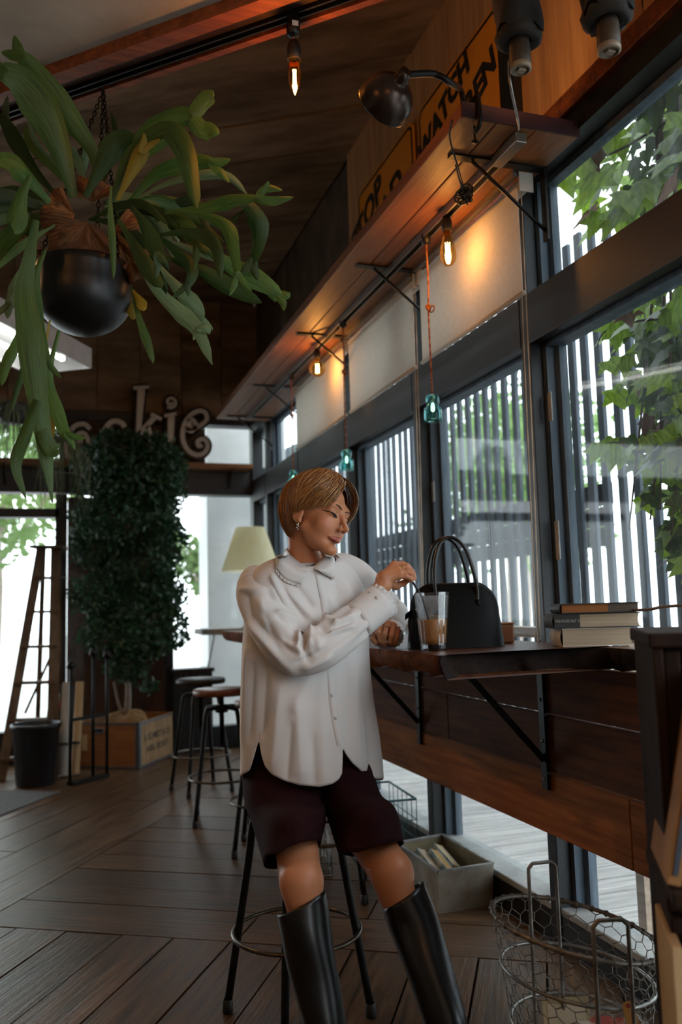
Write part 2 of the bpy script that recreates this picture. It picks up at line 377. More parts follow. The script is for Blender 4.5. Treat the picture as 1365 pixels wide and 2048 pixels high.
# ------------------------------------------------------------------ window wall
ZB0, ZB1, ZT0, ZT1 = 2.01, 2.19, 2.60, 2.67
posts = [.6, 1.57, 2.55, 3.53, 4.52, 5.52, 6.5]
ww = struct('wall_right', MB().box(((XI+XO)/2+.03, 2.5, (ZT1+ZC)/2+.1), (.06, 9.1, ZC-ZT1+.1)), 'concrete_brown')
ys = [-.9, -.45, .0, .47, .93, 1.40, 1.87, 2.34, 2.62, 3.10, 3.56, 4.02, 4.45]
for a, b_ in zip(ys, ys[1:]):
    MB().box((1.60, (a+b_)/2, (2.74+ZC)/2), (.03, b_-a-.006, ZC-2.74)).build('board', 'plywood', ww)
struct('trim_5', MB().box((1.575, .9, 2.705), (.09, 6.9, .065)), 'beam_wood', bev=.004)
for i, (y0, y1) in enumerate(zip(posts, posts[1:]+[7.05])):
    wn = thing('window_%d' % (i+1), None, None, ((XI+XO)/2, (y0+y1)/2, 0)); wn['kind'] = 'structure'
    o = MB().box((XI+.02, y0, 1.33), (.05, .055, 2.66)).build('post', 'frame_black', wn, bev=.003)
    for s in (-1, 1):
        MB().box((XI+.075, y0+s*.036, 1.33), (.06, .03, 2.56)).build('stile', 'frame_blue', wn)
        MB().box((XI+.095, y0+s*.063, 1.33), (.03, .03, 2.5)).build('stop', 'frame_blue', wn)
    MB().box((XI+.015, (y0+y1)/2, (ZB0+ZB1)/2), (.045, y1-y0-.055, ZB1-ZB0)).build('transom', 'frame_brownblack', wn, bev=.003)
    MB().box((XI+.075, (y0+y1)/2, (ZB0+ZB1)/2), (.06, y1-y0-.09, ZB1-ZB0+.03)).build('rail', 'frame_blue', wn)
    MB().box((XI+.03, (y0+y1)/2, (ZT0+ZT1)/2), (.075, y1-y0-.055, ZT1-ZT0)).build('head_rail', 'frame_black', wn)
    MB().box((XI+.085, (y0+y1)/2, ZT0-.01), (.04, y1-y0-.09, .03)).build('rail', 'frame_blue', wn)
    MB().box((XI+.09, (y0+y1)/2, (.125+ZB0)/2), (.006, y1-y0-.06, ZB0-.125)).build('pane', 'window_glass', wn)
    MB().box((XI+.09, (y0+y1)/2, (ZB1+ZT0)/2), (.006, y1-y0-.06, ZT0-ZB1)).build('pane', 'window_glass', wn)
struct('baseboard_right', MB().box((XI+.02, 3.5, .05), (.04, 7.1, .10)), 'frame_black')
struct('trim_6', MB().box((XI+.065, 3.5, .112), (.13, 7.1, .024)), 'sill_grey', bev=.004)
# stickers left on the blue stiles
for k, (y, z, h) in enumerate(((2.485, 1.78, .1), (2.485, 1.32, .13), (3.465, 1.62, .09))):
    MB().box((XI+.04, y, z), (.004, .022, h)).build('trim_%d' % (20+k), 'sill_grey')['kind'] = 'structure'
# ------------------------------------------------------------------ plank panel under the counter
PX = 1.515
pan = thing('wall_right_low', None, None, (PX, 3.6, .38)); pan['kind'] = 'structure'
rows = [(.915, .758, 'plank_dark', [.5, 2.46, 4.6, 6.6]), (.752, .572, 'plank_dark', [.5, 3.2, 5.4, 6.6]), (.567, .375, 'plank_warm', [.5, 2.05, 4.3, 6.6])]
for z1, z0, m, yy in rows:
    for a, b_ in zip(yy, yy[1:]):
        o = MB().box((0, 0, 0), (b_-a-.003, .03, z1-z0)).build('plank', m, None, bev=.004)
        o.rotation_euler = (0, 0, math.pi/2); o.location = (random.uniform(0, .004), (a+b_)/2-3.6, (z0+z1)/2-.38); o.parent = pan
# ------------------------------------------------------------------ back wall
bw = struct('wall_back', MB().box((-1.4, YB+.1, (2.72+ZC)/2), (6.3, .2, ZC-2.72)), 'concrete_brown')
# upright boards of the concrete above the shelf
for k in range(13):
    MB().box((-2.6+k*.34, YB-.008, (2.74+ZC)/2), (.332, .02, ZC-2.76)).build('board', 'concrete_board', bw)
struct('wall_back_low', MB().box((.455, YB+.20, 1.03), (.77, .12, 2.06)), 'wall_brown')
struct('wall_back_mid', MB().box((.585, YB+.05, 2.49), (1.17, .10, .40)), 'concrete_brown')
struct('trim_7', MB().box((-1.4, YB+.03, 2.19), (6.2, .14, .24)), 'frame_black')
struct('trim_8', MB().box((-1.4, YB+.03, 2.70), (6.2, .14, .07)), 'frame_black')
struct('trim_9', MB().box((1.60, YB-.02, 1.35), (.09, .12, 2.7)), 'frame_black')
struct('trim_10', MB().box((.86, YB+.03, 1.03), (.06, .12, 2.06)), 'frame_black')
struct('trim_11', MB().box((.02, YB+.03, 1.03), (.09, .12, 2.06)), 'frame_black')
struct('trim_12', MB().box((-1.0, YB+.03, 1.91), (2.0, .12, .07)), 'frame_black')
struct('trim_13', MB().box((1.22, YB-.01, .09), (.70, .1, .18)), 'frame_black')
struct('trim_14', MB().box((-1.2, YB+.03, .12), (2.4, .12, .24)), 'frame_black')
wb = thing('window_9', None, None, (1.2, YB+.05, 0)); wb['kind'] = 'structure'
MB().box((1.22, YB+.05, 1.13), (.68, .006, 1.9)).build('pane', 'clear_glass', wb)
MB().box((1.38, YB+.05, 2.49), (.40, .006, .36)).build('pane', 'clear_glass', wb)
MB().box((-1.3, YB+.05, 2.49), (2.6, .006, .36)).build('pane', 'clear_glass', wb)
MB().box((-1.2, YB+.05, 1.05), (2.4, .006, 1.66)).build('pane', 'clear_glass', wb)
MB().box((.135, YB+.05, 1.05), (.14, .006, 1.9)).build('pane', 'clear_glass', wb)
# far-left wall behind
struct('wall_back_left', MB().box((-3.4, YB+.06, 1.03), (2.2, .12, 2.06)), 'wall_brown')
# ------------------------------------------------------------------ outside the windows
gr = MB().box((6, 10, -.32), (90, 90, .2)).build('ground', 'pale_ground'); gr['kind'] = 'structure'
deck = thing('deck', None, None, (2.6, 4, -.1)); deck['kind'] = 'structure'
me_d = None
for k in range(52):
    b = MB().box((0, 0, 0), (1.9, .148, .03))
    o = b.build('plank', 'deck_wood', None) if me_d is None else bpy.data.objects.new('plank', me_d)
    if me_d is None: me_d = o.data
    else: col.objects.link(o)
    o.parent = deck; o.location = (.04, -4+.155*k+.4, .005)
MB().box((2.64, 4, -.17), (1.9, 8.2, .10)).build('joists', 'board_dark', deck)
fen = thing('slat_fence', 'tall fence of dark grey vertical slats on the deck outside the windows', 'fence', (2.62, 4.5, -.08))
me_s = None
for k in range(72):
    if me_s is None:
        o = MB().box((0, 0, 0), (.022, .052, 3.1)).build('slat', 'slat_paint', None); me_s = o.data
    else: o = bpy.data.objects.new('slat', me_s); col.objects.link(o)
    o.parent = fen; o.location = (random.uniform(-.004, .004), -3.1+k*.122+random.uniform(-.004, .004), 1.56+random.uniform(-.03, .03)); o.rotation_euler = (random.uniform(-.004, .004), 0, random.uniform(-.06, .06))
for z in (.25, 2.75): MB().box((2.655, 5.7, z), (.035, 8.8, .07)).build('cross_rail', 'slat_paint', fen)
sb = thing('board_screen', 'dark wooden boards fixed across the back of the slat fence', 'boards', (2.72, 5.0, 1.38))
for z, y0 in ((1.44, 3.72), (1.545, 3.70), (1.66, 3.68)):
    MB().box((2.70, (y0+7.6)/2, z), (.03, 7.6-y0, .098 if z < 1.6 else .112)).build('plank', 'board_dark', sb)
hr = thing('handrail', 'pale wooden handrail on posts outside behind the bag', 'handrail', (1.95, 4.0, -.08))
mat('pale_wood', '9c8672', 'c1ab95', rough=.6, scale=5, stretch=(9, .6, 9))
MB().box((1.95, 4.35, .985), (.05, 3.7, .045)).build('rail', 'pale_wood', hr, bev=.004)
for y in (2.6, 4.3, 6.1): MB().box((1.95, y, .44), (.045, .045, 1.04)).build('post', 'pale_wood', hr)
# pale column and clipped greenery beyond the back window
c0 = ony(414, 1200, 8.1); c1 = ony(535, 1200, 8.1)
tag(MB().box(((c0[0]+c1[0])/2+.1, 8.3, 1.4), (c1[0]-c0[0]+.2, .5, 3.6)).build('concrete_column', 'pale_concrete', None, bev=.01), 'square pale concrete column standing outside the corner window', 'column')
# ------------------------------------------------------------------ long shelf above the windows
SZ = 2.575; SX0 = 1.142
sh = thing('long_shelf', 'long reddish wooden shelf above the window blinds with a maroon end', 'shelf', (1.35, 4.3, SZ))
for x0, x1 in ((SX0, 1.262), (1.266, 1.40), (1.404, XI-.005)):
    b = MB().box((0, 0, 0), (4.22, x1-x0, .045)); o = b.build('plank', 'shelf_wood', None, bev=.003)
    o.rotation_euler = (0, 0, math.pi/2); o.location = ((x0+x1)/2-1.35, 0-.02, .0225); o.parent = sh
MB().box(((SX0+XI)/2, 2.166, SZ+.024), (XI-SX0-.006, .006, .05)).build('painted_end', 'maroon_paint', sh)
mat('rail_metal', '8d8780', rough=.35, metal=.8)
mat('rail_dark', '191817', rough=.5)
# shelf brackets
for k, y in enumerate((2.372, 3.295, 4.245, 5.33, 6.25)):
    t = thing('shelf_bracket', ('black iron bracket under the maroon painted end of the long shelf', 'black iron shelf bracket between the two nearest cream blinds', 'black iron shelf bracket beside the round globe bulb', 'black iron shelf bracket past the globe bulb', 'black iron shelf bracket in the window corner')[k], 'bracket', (XI, y, SZ-.25), 'shelf brackets')
    MB().box(((SX0+.06+XI)/2, y, SZ-.005), (XI-SX0-.06, .032, .008)).build('arm', 'black_iron', t)
    MB().box((XI-.01, y, SZ-.13), (.008, .03, .25)).build('upright', 'black_iron', t)
    MB().tube([(SX0+.14, y, SZ-.012), (XI-.012, y, SZ-.22)], .006, 6).build('strut', 'black_iron', t)
# light track screwed to the underside
tr_ = thing('shelf_light_track', 'narrow metal light track along the underside of the long shelf', 'light track', (1.35, 4.2, SZ-.03))
TX = float(onz(890, 415, SZ-.02)[0]); TX = 1.36
MB().box((TX-.014, 4.25, SZ-.016), (.006, 4.0, .03)).build('side', 'rail_metal', tr_)
MB().box((TX+.014, 4.25, SZ-.016), (.006, 4.0, .03)).build('side', 'rail_metal', tr_)
MB().box((TX, 4.25, SZ-.006), (.024, 4.0, .008)).build('channel', 'rail_dark', tr_)
MB().box((TX, 2.27, SZ-.018), (.04, .16, .034)).build('feed_box', 'rail_metal', tr_, bev=.003)
# ------------------------------------------------------------------ bulbs
def glow(name, c, s):
    m = bpy.data.materials.new(name); m.use_nodes = True; nt = m.node_tree; N = nt.nodes; b = N['Principled BSDF']
    b.inputs['Base Color'].default_value = (*c, 1); b.inputs['Emission Color'].default_value = (*c, 1); b.inputs['Emission Strength'].default_value = s; MATS[name] = m
glow('filament', (1.0, .62, .22), 45.0); glow('tube_glow', (1.0, .98, .88), 9.0)
def amber(name, tint, refl=1.2):
    m = bpy.data.materials.new(name); m.use_nodes = True; nt = m.node_tree; N = nt.nodes; L = nt.links; N.remove(N['Principled BSDF'])
    tr = N.new('ShaderNodeBsdfTransparent'); tr.inputs[0].default_value = (*tint, 1); gl = N.new('ShaderNodeBsdfGlossy'); gl.inputs['Roughness'].default_value = .05
    lw = N.new('ShaderNodeLayerWeight'); lw.inputs[0].default_value = .35
    mu = N.new('ShaderNodeMath'); mu.operation = 'MULTIPLY'; mu.inputs[1].default_value = refl; mu.use_clamp = True; L.new(lw.outputs['Fresnel'], mu.inputs[0])
    mx = N.new('ShaderNodeMixShader'); L.new(mu.outputs[0], mx.inputs[0]); L.new(tr.outputs[0], mx.inputs[1]); L.new(gl.outputs[0], mx.inputs[2])
    L.new(mx.outputs[0], N['Material Output'].inputs[0]); MATS[name] = m
amber('bulb_glass', (.98, .78, .45), .5); amber('bulb_amber', (1.0, .62, .22), .5)
mat('socket_black', '0d0d0d', rough=.5)
mat('brass', '8a6a3a', rough=.35, metal=.9)
def bulb(name, label, top, kind, energy, socket_h=.05, group=None, rs=1.0):
    """top = point where the socket hangs from"""
    x, y, z = top; t = thing(name, label, 'light bulb', (x, y, z), group)
    MB().lathe([(.001, 0), (.013, 0), (.017, -.008), (.02, -.02), (.02, -socket_h), (.015, -socket_h-.004)], top, 16).build('socket', 'socket_black', t)
    z0 = z-socket_h
    if kind == 'edison': prof = [(.013, 0), (.014, -.012), (.019, -.035), (.026, -.06), (.0305, -.085), (.031, -.1), (.027, -.12), (.016, -.134), (.001, -.139)]; fl = (-.05, -.11)
    elif kind == 'globe': prof = [(.013, 0), (.014, -.012)]+[(.047*math.sin(a), -.06+.047*math.cos(a)) for a in np.linspace(.35, math.pi-.02, 12)]; fl = (-.035, -.085)
    else: prof = [(.010, 0), (.012, -.006), (.0165, -.025), (.0185, -.042), (.0165, -.065), (.009, -.09), (.001, -.102)]; fl = (-.03, -.078)
    g = MB().lathe([(r*rs, h*rs) for r, h in prof], (x, y, z0), 20).build('glass_bulb', 'bulb_glass' if kind != 'candle' else 'bulb_amber', t)
    MB().lathe([(.0145, .002), (.0145, -.012)], (x, y, z0), 16).build('screw_cap', 'brass', t)
    f = MB(); n = 6
    for k in range(n):
        a = 2*math.pi*k/n; r0 = .009 if kind != 'candle' else .005
        f.tube([(x+r0*math.cos(a), y+r0*math.sin(a), z0+fl[0]*rs), (x+r0*.8*math.cos(a+.6), y+r0*.8*math.sin(a+.6), z0+(fl[0]+fl[1])/2*rs), (x+r0*math.cos(a+.3), y+r0*math.sin(a+.3), z0+fl[1]*rs)], .0013, 5)
    f.build('filament', 'filament', t)
    l = point_light('bulb_light', (x, y, z0+(fl[0]+fl[1])/2*rs), energy, WARM, .012); l.parent = t; l.location = Vector(l.location)-origin(t)
    return t
e1 = onz(895, 418, SZ-.035); yb1 = 2.83
bulb('edison_bulb', 'lit teardrop filament bulb hanging from the track under the long shelf', (TX, float(onx(893, 425, TX)[1]), SZ-.03), 'edison', 3.2)
bulb('globe_bulb', 'lit round globe filament bulb hanging from the track under the long shelf', (TX, float(onx(634, 690, TX)[1]), SZ-.03), 'globe', 4.0)
# ------------------------------------------------------------------ pendants with teal glass insulators
amber('teal_glass', (.55, .90, .89), .6)
mat('rope_red', '8a3a22', 'c9895a', rough=.8, scale=60, contrast=(.45, .55))
mat('teal_edge', '3fb0ab', rough=.15, trans=.4)
def pendant(px, py_top, py_bot, label, knot=None):
    y = float(onx(px, (py_top+py_bot)/2, TX)[1]); zt = SZ-.02; zb = float(onx(px, py_bot, TX)[2])
    t = thing('pendant_lamp', label, 'pendant lamp', (TX, y, zt), 'glass insulator pendants')
    MB().lathe([(.001, .012), (.017, .012), (.02, 0), (.018, -.03), (.006, -.036)], (TX, y, zt), 12).build('track_plug', 'socket_black', t)
    H = .105; top = zb+H
    pts = [(TX, y, zt-.03), (TX+.002, y, zt-.2), (TX-.001, y+.002, (zt+top)/2), (TX, y, top)]
    c = MB().tube(spline(pts, 14), .0035, 6)
    if knot:
        kz = float(onx(px, knot, TX)[2]); a = np.linspace(0, 2*math.pi, 16)
        c.tube([(TX+.004, y-.022-.02*math.cos(q)+.0, kz-.004+.012*math.sin(q)-.012) for q in a], .003, 5)
        c.tube([(TX+.008*math.cos(q), y+.004, kz+.009*math.sin(q)) for q in a], .0045, 6)
    c.build('cord', 'rope_red', t)
    pr = [(.006, 0), (.02, -.004), (.026, -.014), (.027, -.034), (.0225, -.042), (.0235, -.05), (.033, -.056), (.035, -.07), (.035, -.097), (.031, -.105), (.026, -.1), (.028, -.07), (.018, -.05), (.019, -.016), (.006, -.008)]
    MB().lathe(pr, (TX, y, top), 22).build('insulator', 'teal_glass', t)
    b = MB()
    for k in range(14): a = 2*math.pi*k/14; b.lathe([(.001, .004), (.003, 0), (.001, -.005)], (TX+.032*math.cos(a), y+.032*math.sin(a), zb-.001), 6)
    b.build('drip_points', 'teal_glass', t)
    MB().lathe([(.004, 0), (.008, -.012), (.008, -.03), (.002, -.036)], (TX, y, top-.035), 10).build('added_bulb', 'added_glow', t)  # dim glow added inside to brighten the teal glass
glow('added_glow', (1.0, .85, .6), 3.0)
pendant(860, 480, 845, 'teal glass insulator pendant on a knotted red cord beside the bag', 612)
pendant(690, 640, 942, 'teal glass insulator pendant on a red cord just above the seated person', 742)
pendant(585, 745, 975, 'pendant cord hanging in the window corner behind the person', 830)
# cord bundle tied at the track
cb = thing('cord_bundle', 'tangled bundle of black lamp cord tied up under the shelf', 'cord', onz(930, 385, SZ-.05))
b = MB(); c0 = np.array(onz(932, 390, SZ-.075)); rr = random.Random(3)
for k in range(13):
    ax = nrm([rr.gauss(0, 1) for _ in range(3)]); u = nrm(np.cross(ax, (0.3, .5, 1))); v = np.cross(ax, u); r1, r2 = rr.uniform(.018, .034), rr.uniform(.008, .02)
    o = c0+np.array([rr.gauss(0, .008), rr.gauss(0, .014), rr.gauss(0, .008)])
    b.tube([o+u*r1*math.cos(q)+v*r2*math.sin(q) for q in np.linspace(0, 2*math.pi, 14)], .0028, 5, closed=False)
b.tube(spline([onz(905, 240, SZ-.004), onz(900, 275, SZ-.02), onz(915, 330, SZ-.06), c0], 16), .003, 5)
b.tube(spline([onz(912, 330, SZ-.05), onz(918, 355, SZ-.06), c0+np.array([0, 0, -.01])], 10), .003, 5)
b.build('cord', 'socket_black', cb)
# ------------------------------------------------------------------ roller blinds
mat('blind_fabric', 'e4dfd6', 'ece8e0', rough=.9, scale=60, transl=.5)
mat('blind_rail', 'c5bcb0', rough=.4)
mat('bead', 'b9a58c', rough=.4, metal=.2)
XB = 1.50
def blind(y0, y1, zb, label, cords=()):
    t = thing('roller_blind', label, 'roller blind', (XB, (y0+y1)/2, SZ-.06), 'roller blinds')
    a = np.linspace(0, 2*math.pi, 17)[:-1]
    MB().tube([(XB, y0, SZ-.045), (XB, y1, SZ-.045)], .024, 16).build('roller', 'blind_fabric', t)
    MB().box((XB-.023, (y0+y1)/2, (SZ-.05+zb)/2), (.002, y1-y0-.03, SZ-.05-zb)).build('fabric', 'blind_fabric', t)
    MB().tube([(XB-.023, y0+.008, zb), (XB-.023, y1-.008, zb)], .009, 10).build('bottom_bar', 'blind_fabric', t)
    for y in (y0-.004, y1+.004): MB().box((XB, y, SZ-.04), (.055, .006, .07)).build('end_bracket', 'blind_rail', t, bev=.002)
    MB().box((XB-.036, (y0+y1)/2, SZ-.012), (.02, y1-y0, .02)).build('head_profile', 'rail_metal', t)
    for yc, zc in cords:
        b = MB()
        for s in (-1, 1):
            p = spline([(XB-.01+.0*s, yc+.012*s, SZ-.06), (XB-.015, yc+.014*s+.004, (SZ+zc)/2), (XB-.02, yc+.010*s+.012, zc)], 30)
            b.tube(p, [.0016+.0009*(i % 2) for i in range(30)], 5)
        b.tube([(XB-.02, yc+.012+.01*math.cos(q), zc+.012*math.sin(q)) for q in np.linspace(math.pi, 2*math.pi, 8)], .002, 5)
        b.build('bead_chain', 'bead', t)
blind(2.405, 3.268, 2.148, 'cream roller blind with a warm lit roller behind the teardrop bulb', [(2.43, 1.0)])
blind(3.322, 4.218, 2.148, 'cream roller blind above the second window bay', [(3.345, 1.05)])
blind(4.272, 5.30, 2.148, 'cream roller blind behind the round globe bulb', [])
# ------------------------------------------------------------------ warning signs standing on the shelf
mat('sign_orange', 'd27a14', 'e8931f', rough=.5, scale=5, contrast=(.2, .8), bump=.05)
mat('sign_black', '14100c', rough=.5)
def sign(y_near, y_far, ztop, rows, label):
    """square plate leaning on the plywood, its own text running along the diagonal"""
    t = thing('warning_sign', label, 'sign', (1.575, (y_near+y_far)/2, SZ+.045)); S = y_far-y_near
    yc = (y_near+y_far)/2; zc = ztop-S/2
    M = np.array([[0, 0, -1], [-1, 0, 0], [0, 1, 0]], float)      # local x -> -Y, y -> Z, z -> -X
    o = np.array([1.572, yc, zc])
    def rr_(h, r, n=5):
        out = []
        for cx, cy, a0_ in ((h-r, h-r, 0), (-h+r, h-r, 90), (-h+r, -h+r, 180), (h-r, -h+r, 270)):
            out += [(cx+r*math.cos(R_(a0_+90*i/n)), cy+r*math.sin(R_(a0_+90*i/n))) for i in range(n+1)]
        return out
    zlow = SZ+.047-zc
    def cut(poly): return [(x, max(y, zlow)) for x, y in poly]
    MB().prism(cut(rr_(S/2, .05)), -.004, .004, M=M, o=o).build('plate', 'sign_orange', t)
    outer, inner = cut(rr_(S/2-.012, .042)), cut(rr_(S/2-.026, .034))
    b = MB(); n = len(outer); vs = np.array([(x, y, .0052) for x, y in outer+inner])@M.T+o
    b.add(vs, [(i, (i+1) % n, n+(i+1) % n, n+i) for i in range(n)]); b.build('border', 'sign_black', t)
    for txt, Yt, Zt, al, pe, sz, sx_ in rows:
        ca, sa = math.cos(R_(18)), math.sin(R_(18)); Rm = np.array([[ca, -sa, 0], [sa, ca, 0], [0, 0, 1]]); X0, Z0 = -(Yt-yc), Zt-zc
        ctr = np.array([X0+al*ca-pe*sa, Z0+al*sa+pe*ca, .0056]); om = text_mesh(txt, sz, .0004, M@Rm, o+M@ctr, 'lettering', 'sign_black', t, bold=.0075, sx=sx_, shear=.1)
        o4 = np.array(origin(t))[2]
        for v in om.data.vertices: v.co.z = max(v.co.z, SZ+.048-o4)
sign(2.63, 3.40, 3.39, [('WATCH', 3.145, 3.235, .0, .0, .15, .95), ('CHILDREN', 3.145, 3.235, .085, -.185, .15, .95)], 'orange square WATCH CHILDREN warning sign behind the clamp lamp')
sign(3.46, 4.24, 3.39, [('STOP', 4.047, 3.222, -.08, .0, .20, 1.05), ('AHEAD', 4.047, 3.222, .05, -.17, .20, 1.05)], 'orange square STOP AHEAD warning sign farther along the shelf')
struct('trim_15', MB().box((1.57, 2.575, 3.2), (.03, .09, 1.1)), 'frame_black')
# ------------------------------------------------------------------ live-edge counter
mat('slab_top', '3a2015', '60381f', rough=.32, scale=4, stretch=(9, .7, 9), bump=.12, contrast=(.28, .72), detail=8)
mat('slab_bark', '2e170d', '8a4f2a', rough=.8, spec=.2, scale=14, bump=.5, contrast=(.3, .7), detail=9, distort=1.2)
mat('slab_dark', '120c09', '2a1a12', rough=.75, spec=.2, scale=6, stretch=(6, .6, 6), bump=.15)
CZ = .985
edge_px = [(700, 1293), (731, 1296), (777, 1299), (810, 1302), (845, 1306), (868, 1310), (885, 1311), (905, 1309), (943, 1307), (1000, 1303), (1063, 1300.5), (1133, 1297), (1210, 1295.5), (1290, 1294), (1360, 1292)]
edge = [onz(x, y, CZ)[:2] for x, y in edge_px]
edge = [np.array([.97, 5.3]), np.array([1.02, 4.2]), np.array([1.0, 3.3])]+edge
edge = [np.array([min(p[0], 1.44), p[1]]) for p in edge if p[1] > .9]
edge = list(spline(edge, 90)); edge[-1] = np.array([min(edge[-1][0], 1.44), edge[-1][1]])
edge = edge+[np.array([1.42, 1.0])]
rr = random.Random(5)
top = MB(); bot = []; fr = MB(); n = len(edge)
def slabpt(i, k):
    """k 0 top edge .. 3 bottom edge"""
    p = edge[i]; wob = .012*math.sin(i*.9)+.008*math.sin(i*2.3+1)
    return {0: (p[0], p[1], CZ), 1: (p[0]-.004+wob*.3, p[1], CZ-.015), 2: (p[0]+.004+wob*.6, p[1], CZ-.04), 3: (p[0]+.02+wob, p[1], CZ-.058-.006*math.sin(i*.7))}[k]
XE = 1.498
A = np.array([[slabpt(i, k) for i in range(n)] for k in range(4)])
ct = thing('counter', 'thick live-edge wooden counter along the windows with a bark edge', 'counter', (1.3, 2.6, CZ-.06))
b = MB(); vs = [slabpt(i, 0) for i in range(n)]+[(XE, edge[i][1], CZ) for i in range(n)]
b.add(vs, [(i, i+1, n+i+1, n+i) for i in range(n-1)])
vs = [slabpt(i, 3) for i in range(n)]+[(XE, edge[i][1], CZ-.06) for i in range(n)]
b.add(vs, [(i, n+i, n+i+1, i+1) for i in range(n-1)])
b.add([(XE, edge[0][1], CZ), (XE, edge[-1][1], CZ), (XE, edge[-1][1], CZ-.06), (XE, edge[0][1], CZ-.06)], [(0, 1, 2, 3)])
for i in (0, n-1): b.add([slabpt(i, 0), (XE, edge[i][1], CZ), (XE, edge[i][1], CZ-.06), slabpt(i, 3)], [(0, 1, 2, 3)])
b.build('slab', 'slab_top', ct)
def is_bark(i): p = edge[i]; return p[1] > 2.0
split = next(i for i in range(n) if edge[i][1] < float(onz(895, 1310, CZ)[1]))
MB().garr(A[:, :split+1]).build('bark_edge', 'slab_bark', ct)['label'] = 'rough brown bark edge'
MB().garr(A[:, split:]).build('sawn_edge', 'slab_dark', ct)
for k, (y, lab) in enumerate(((2.46, 'black iron counter bracket under the bag with a long slanting strut'), (3.47, 'black iron counter bracket beside the person'))):
    t = thing('counter_bracket', lab, 'bracket', (1.49, y, .52))
    MB().box((1.492, y, .72), (.012, .032, .405)).build('upright', 'black_iron', t)
    MB().box((1.33, y, CZ-.068), (.33, .032, .008)).build('arm', 'black_iron', t)
    MB().bar((1.487, y, .61), (1.215, y, CZ-.075), .02, .008, up=(0, 1, 0)).build('strut', 'black_iron', t)
    for z in (.80, .67, .55): MB().lathe([(.001, .0), (.006, 0), (.006, .003), (.001, .0045)], (1.486, y, z), 8, M=np.array([[0, 0, -1], [0, 1, 0], [1, 0, 0]])).build('screw', 'rail_metal', t)
# ------------------------------------------------------------------ handbag
mat('black_leather', '040404', '080808', rough=.45, scale=140, bump=.012, spec=.12)
mat('black_strap', '0a0a0b', rough=.28)
mat('silver', 'b8b6b0', rough=.2, metal=1.0)
bl, br = onz(822, 1291, CZ), onz(1008, 1290, CZ)
bc = (bl+br)/2; bc = at(912, 1291.5, 2.60); bc[2] = CZ
bx = nrm(HR+np.array([.0, .0, 0])+HF*.08); by = np.cross((0, 0, 1), bx); BH = .19; BWd = .146
MBg = np.array([bx, by, HZ]).T
bag = thing('handbag', 'black leather dome handbag with two tall rolled handles on the counter', 'handbag', bc)
def bag_half(z):   # half width at relative height 0..1
    return BWd*(1-.10*z-.02*z*z) if z < .55 else BWd*(.939-.0+0)*math.sqrt(max(0, 1-((z-.55)/.45)**2.6*.62))
b = MB(); nz = 26; ring = 44
def bag_fn(u, v):
    z = v; a = 2*math.pi*u; hw = bag_half(z); hd = (.075*(1-z)**.75+.012)
    ca, sa = math.cos(a), math.sin(a); p = 2.0/3.4
    x = hw*math.copysign(abs(ca)**p, ca); y = hd*math.copysign(abs(sa)**p, sa)
    return bc+MBg@np.array([x, y, z*BH*(1-.06*(x/BWd)**4)+.001])
b.grid(bag_fn, ring, nz, cu=True); b.add([bag_fn(i/ring, 0) for i in range(ring)], [tuple(range(ring))]); b.add([bag_fn(i/ring, 1) for i in range(ring)], [tuple(range(ring))])
body = b.build('body', 'black_leather', bag)
MB().tube([bc+MBg@np.array([s*bag_half(v)*.985, 0, v*BH+.003]) for s, vv in ((-1, np.linspace(.35, 1, 14)), (1, np.linspace(1, .35, 14))) for v in vv], .003, 6).build('zip_edge', 'black_strap', body)
for s, off in ((-1, -.012), (1, .012)):
    yy = s*.028
    pts = [(-.062, yy*1.25, BH*.74), (-.066, yy*1.05, BH*.95), (-.064, yy*.8, BH*1.3), (-.048, yy*.6, BH*1.62), (-.022, yy*.5, BH*1.755), (.008, yy*.5, BH*1.74), (.036, yy*.6, BH*1.56), (.056, yy*.8, BH*1.2), (.064, yy*1.05, BH*.92), (.062, yy*1.25, BH*.70)]
    pts = [bc+MBg@np.array([x+.0+(-.008 if s > 0 else 0.004), y, z]) for x, y, z in pts]
    h = MB().tube(spline(pts, 40), .0058, 10).build('handle', 'black_strap', bag)
    for e in (pts[0], pts[-1]): MB().lathe([(.001, .012), (.011, .008), (.012, -.006), (.009, -.02), (.001, -.028)], e, 12).build('handle_mount', 'black_leather', h)
# folded gusset with its snap tab on the left end
gb = MB(); g0 = bc+MBg@np.array([-BWd*.93, 0, BH*.35])
gb.grid(lambda u, v: bc+MBg@np.array([-BWd*(.86+.18*math.sin(math.pi*v)*(1-abs(2*u-1)**1.5))+.03*v*v, (u-.5)*.11*(1-.75*v), BH*(.03+.86*v)]), 13, 13)
gb.build('gusset', 'black_leather', bag)
tb = MB().grid(lambda u, v: bc+MBg@np.array([-BWd*1.07+.05*u, -.016+.012*math.sin(3*u)-.012*v, BH*(.50+.17*u+.1*(v-.5))]), 8, 5).build('snap_tab', 'black_strap', bag)
MB().lathe([(.001, .002), (.0035, .0015), (.0035, 0)], bc+MBg@np.array([-BWd*.84, -.032, BH*.62]), 10, M=np.array([bx, HZ, -by]).T).build('snap', 'silver', tb)
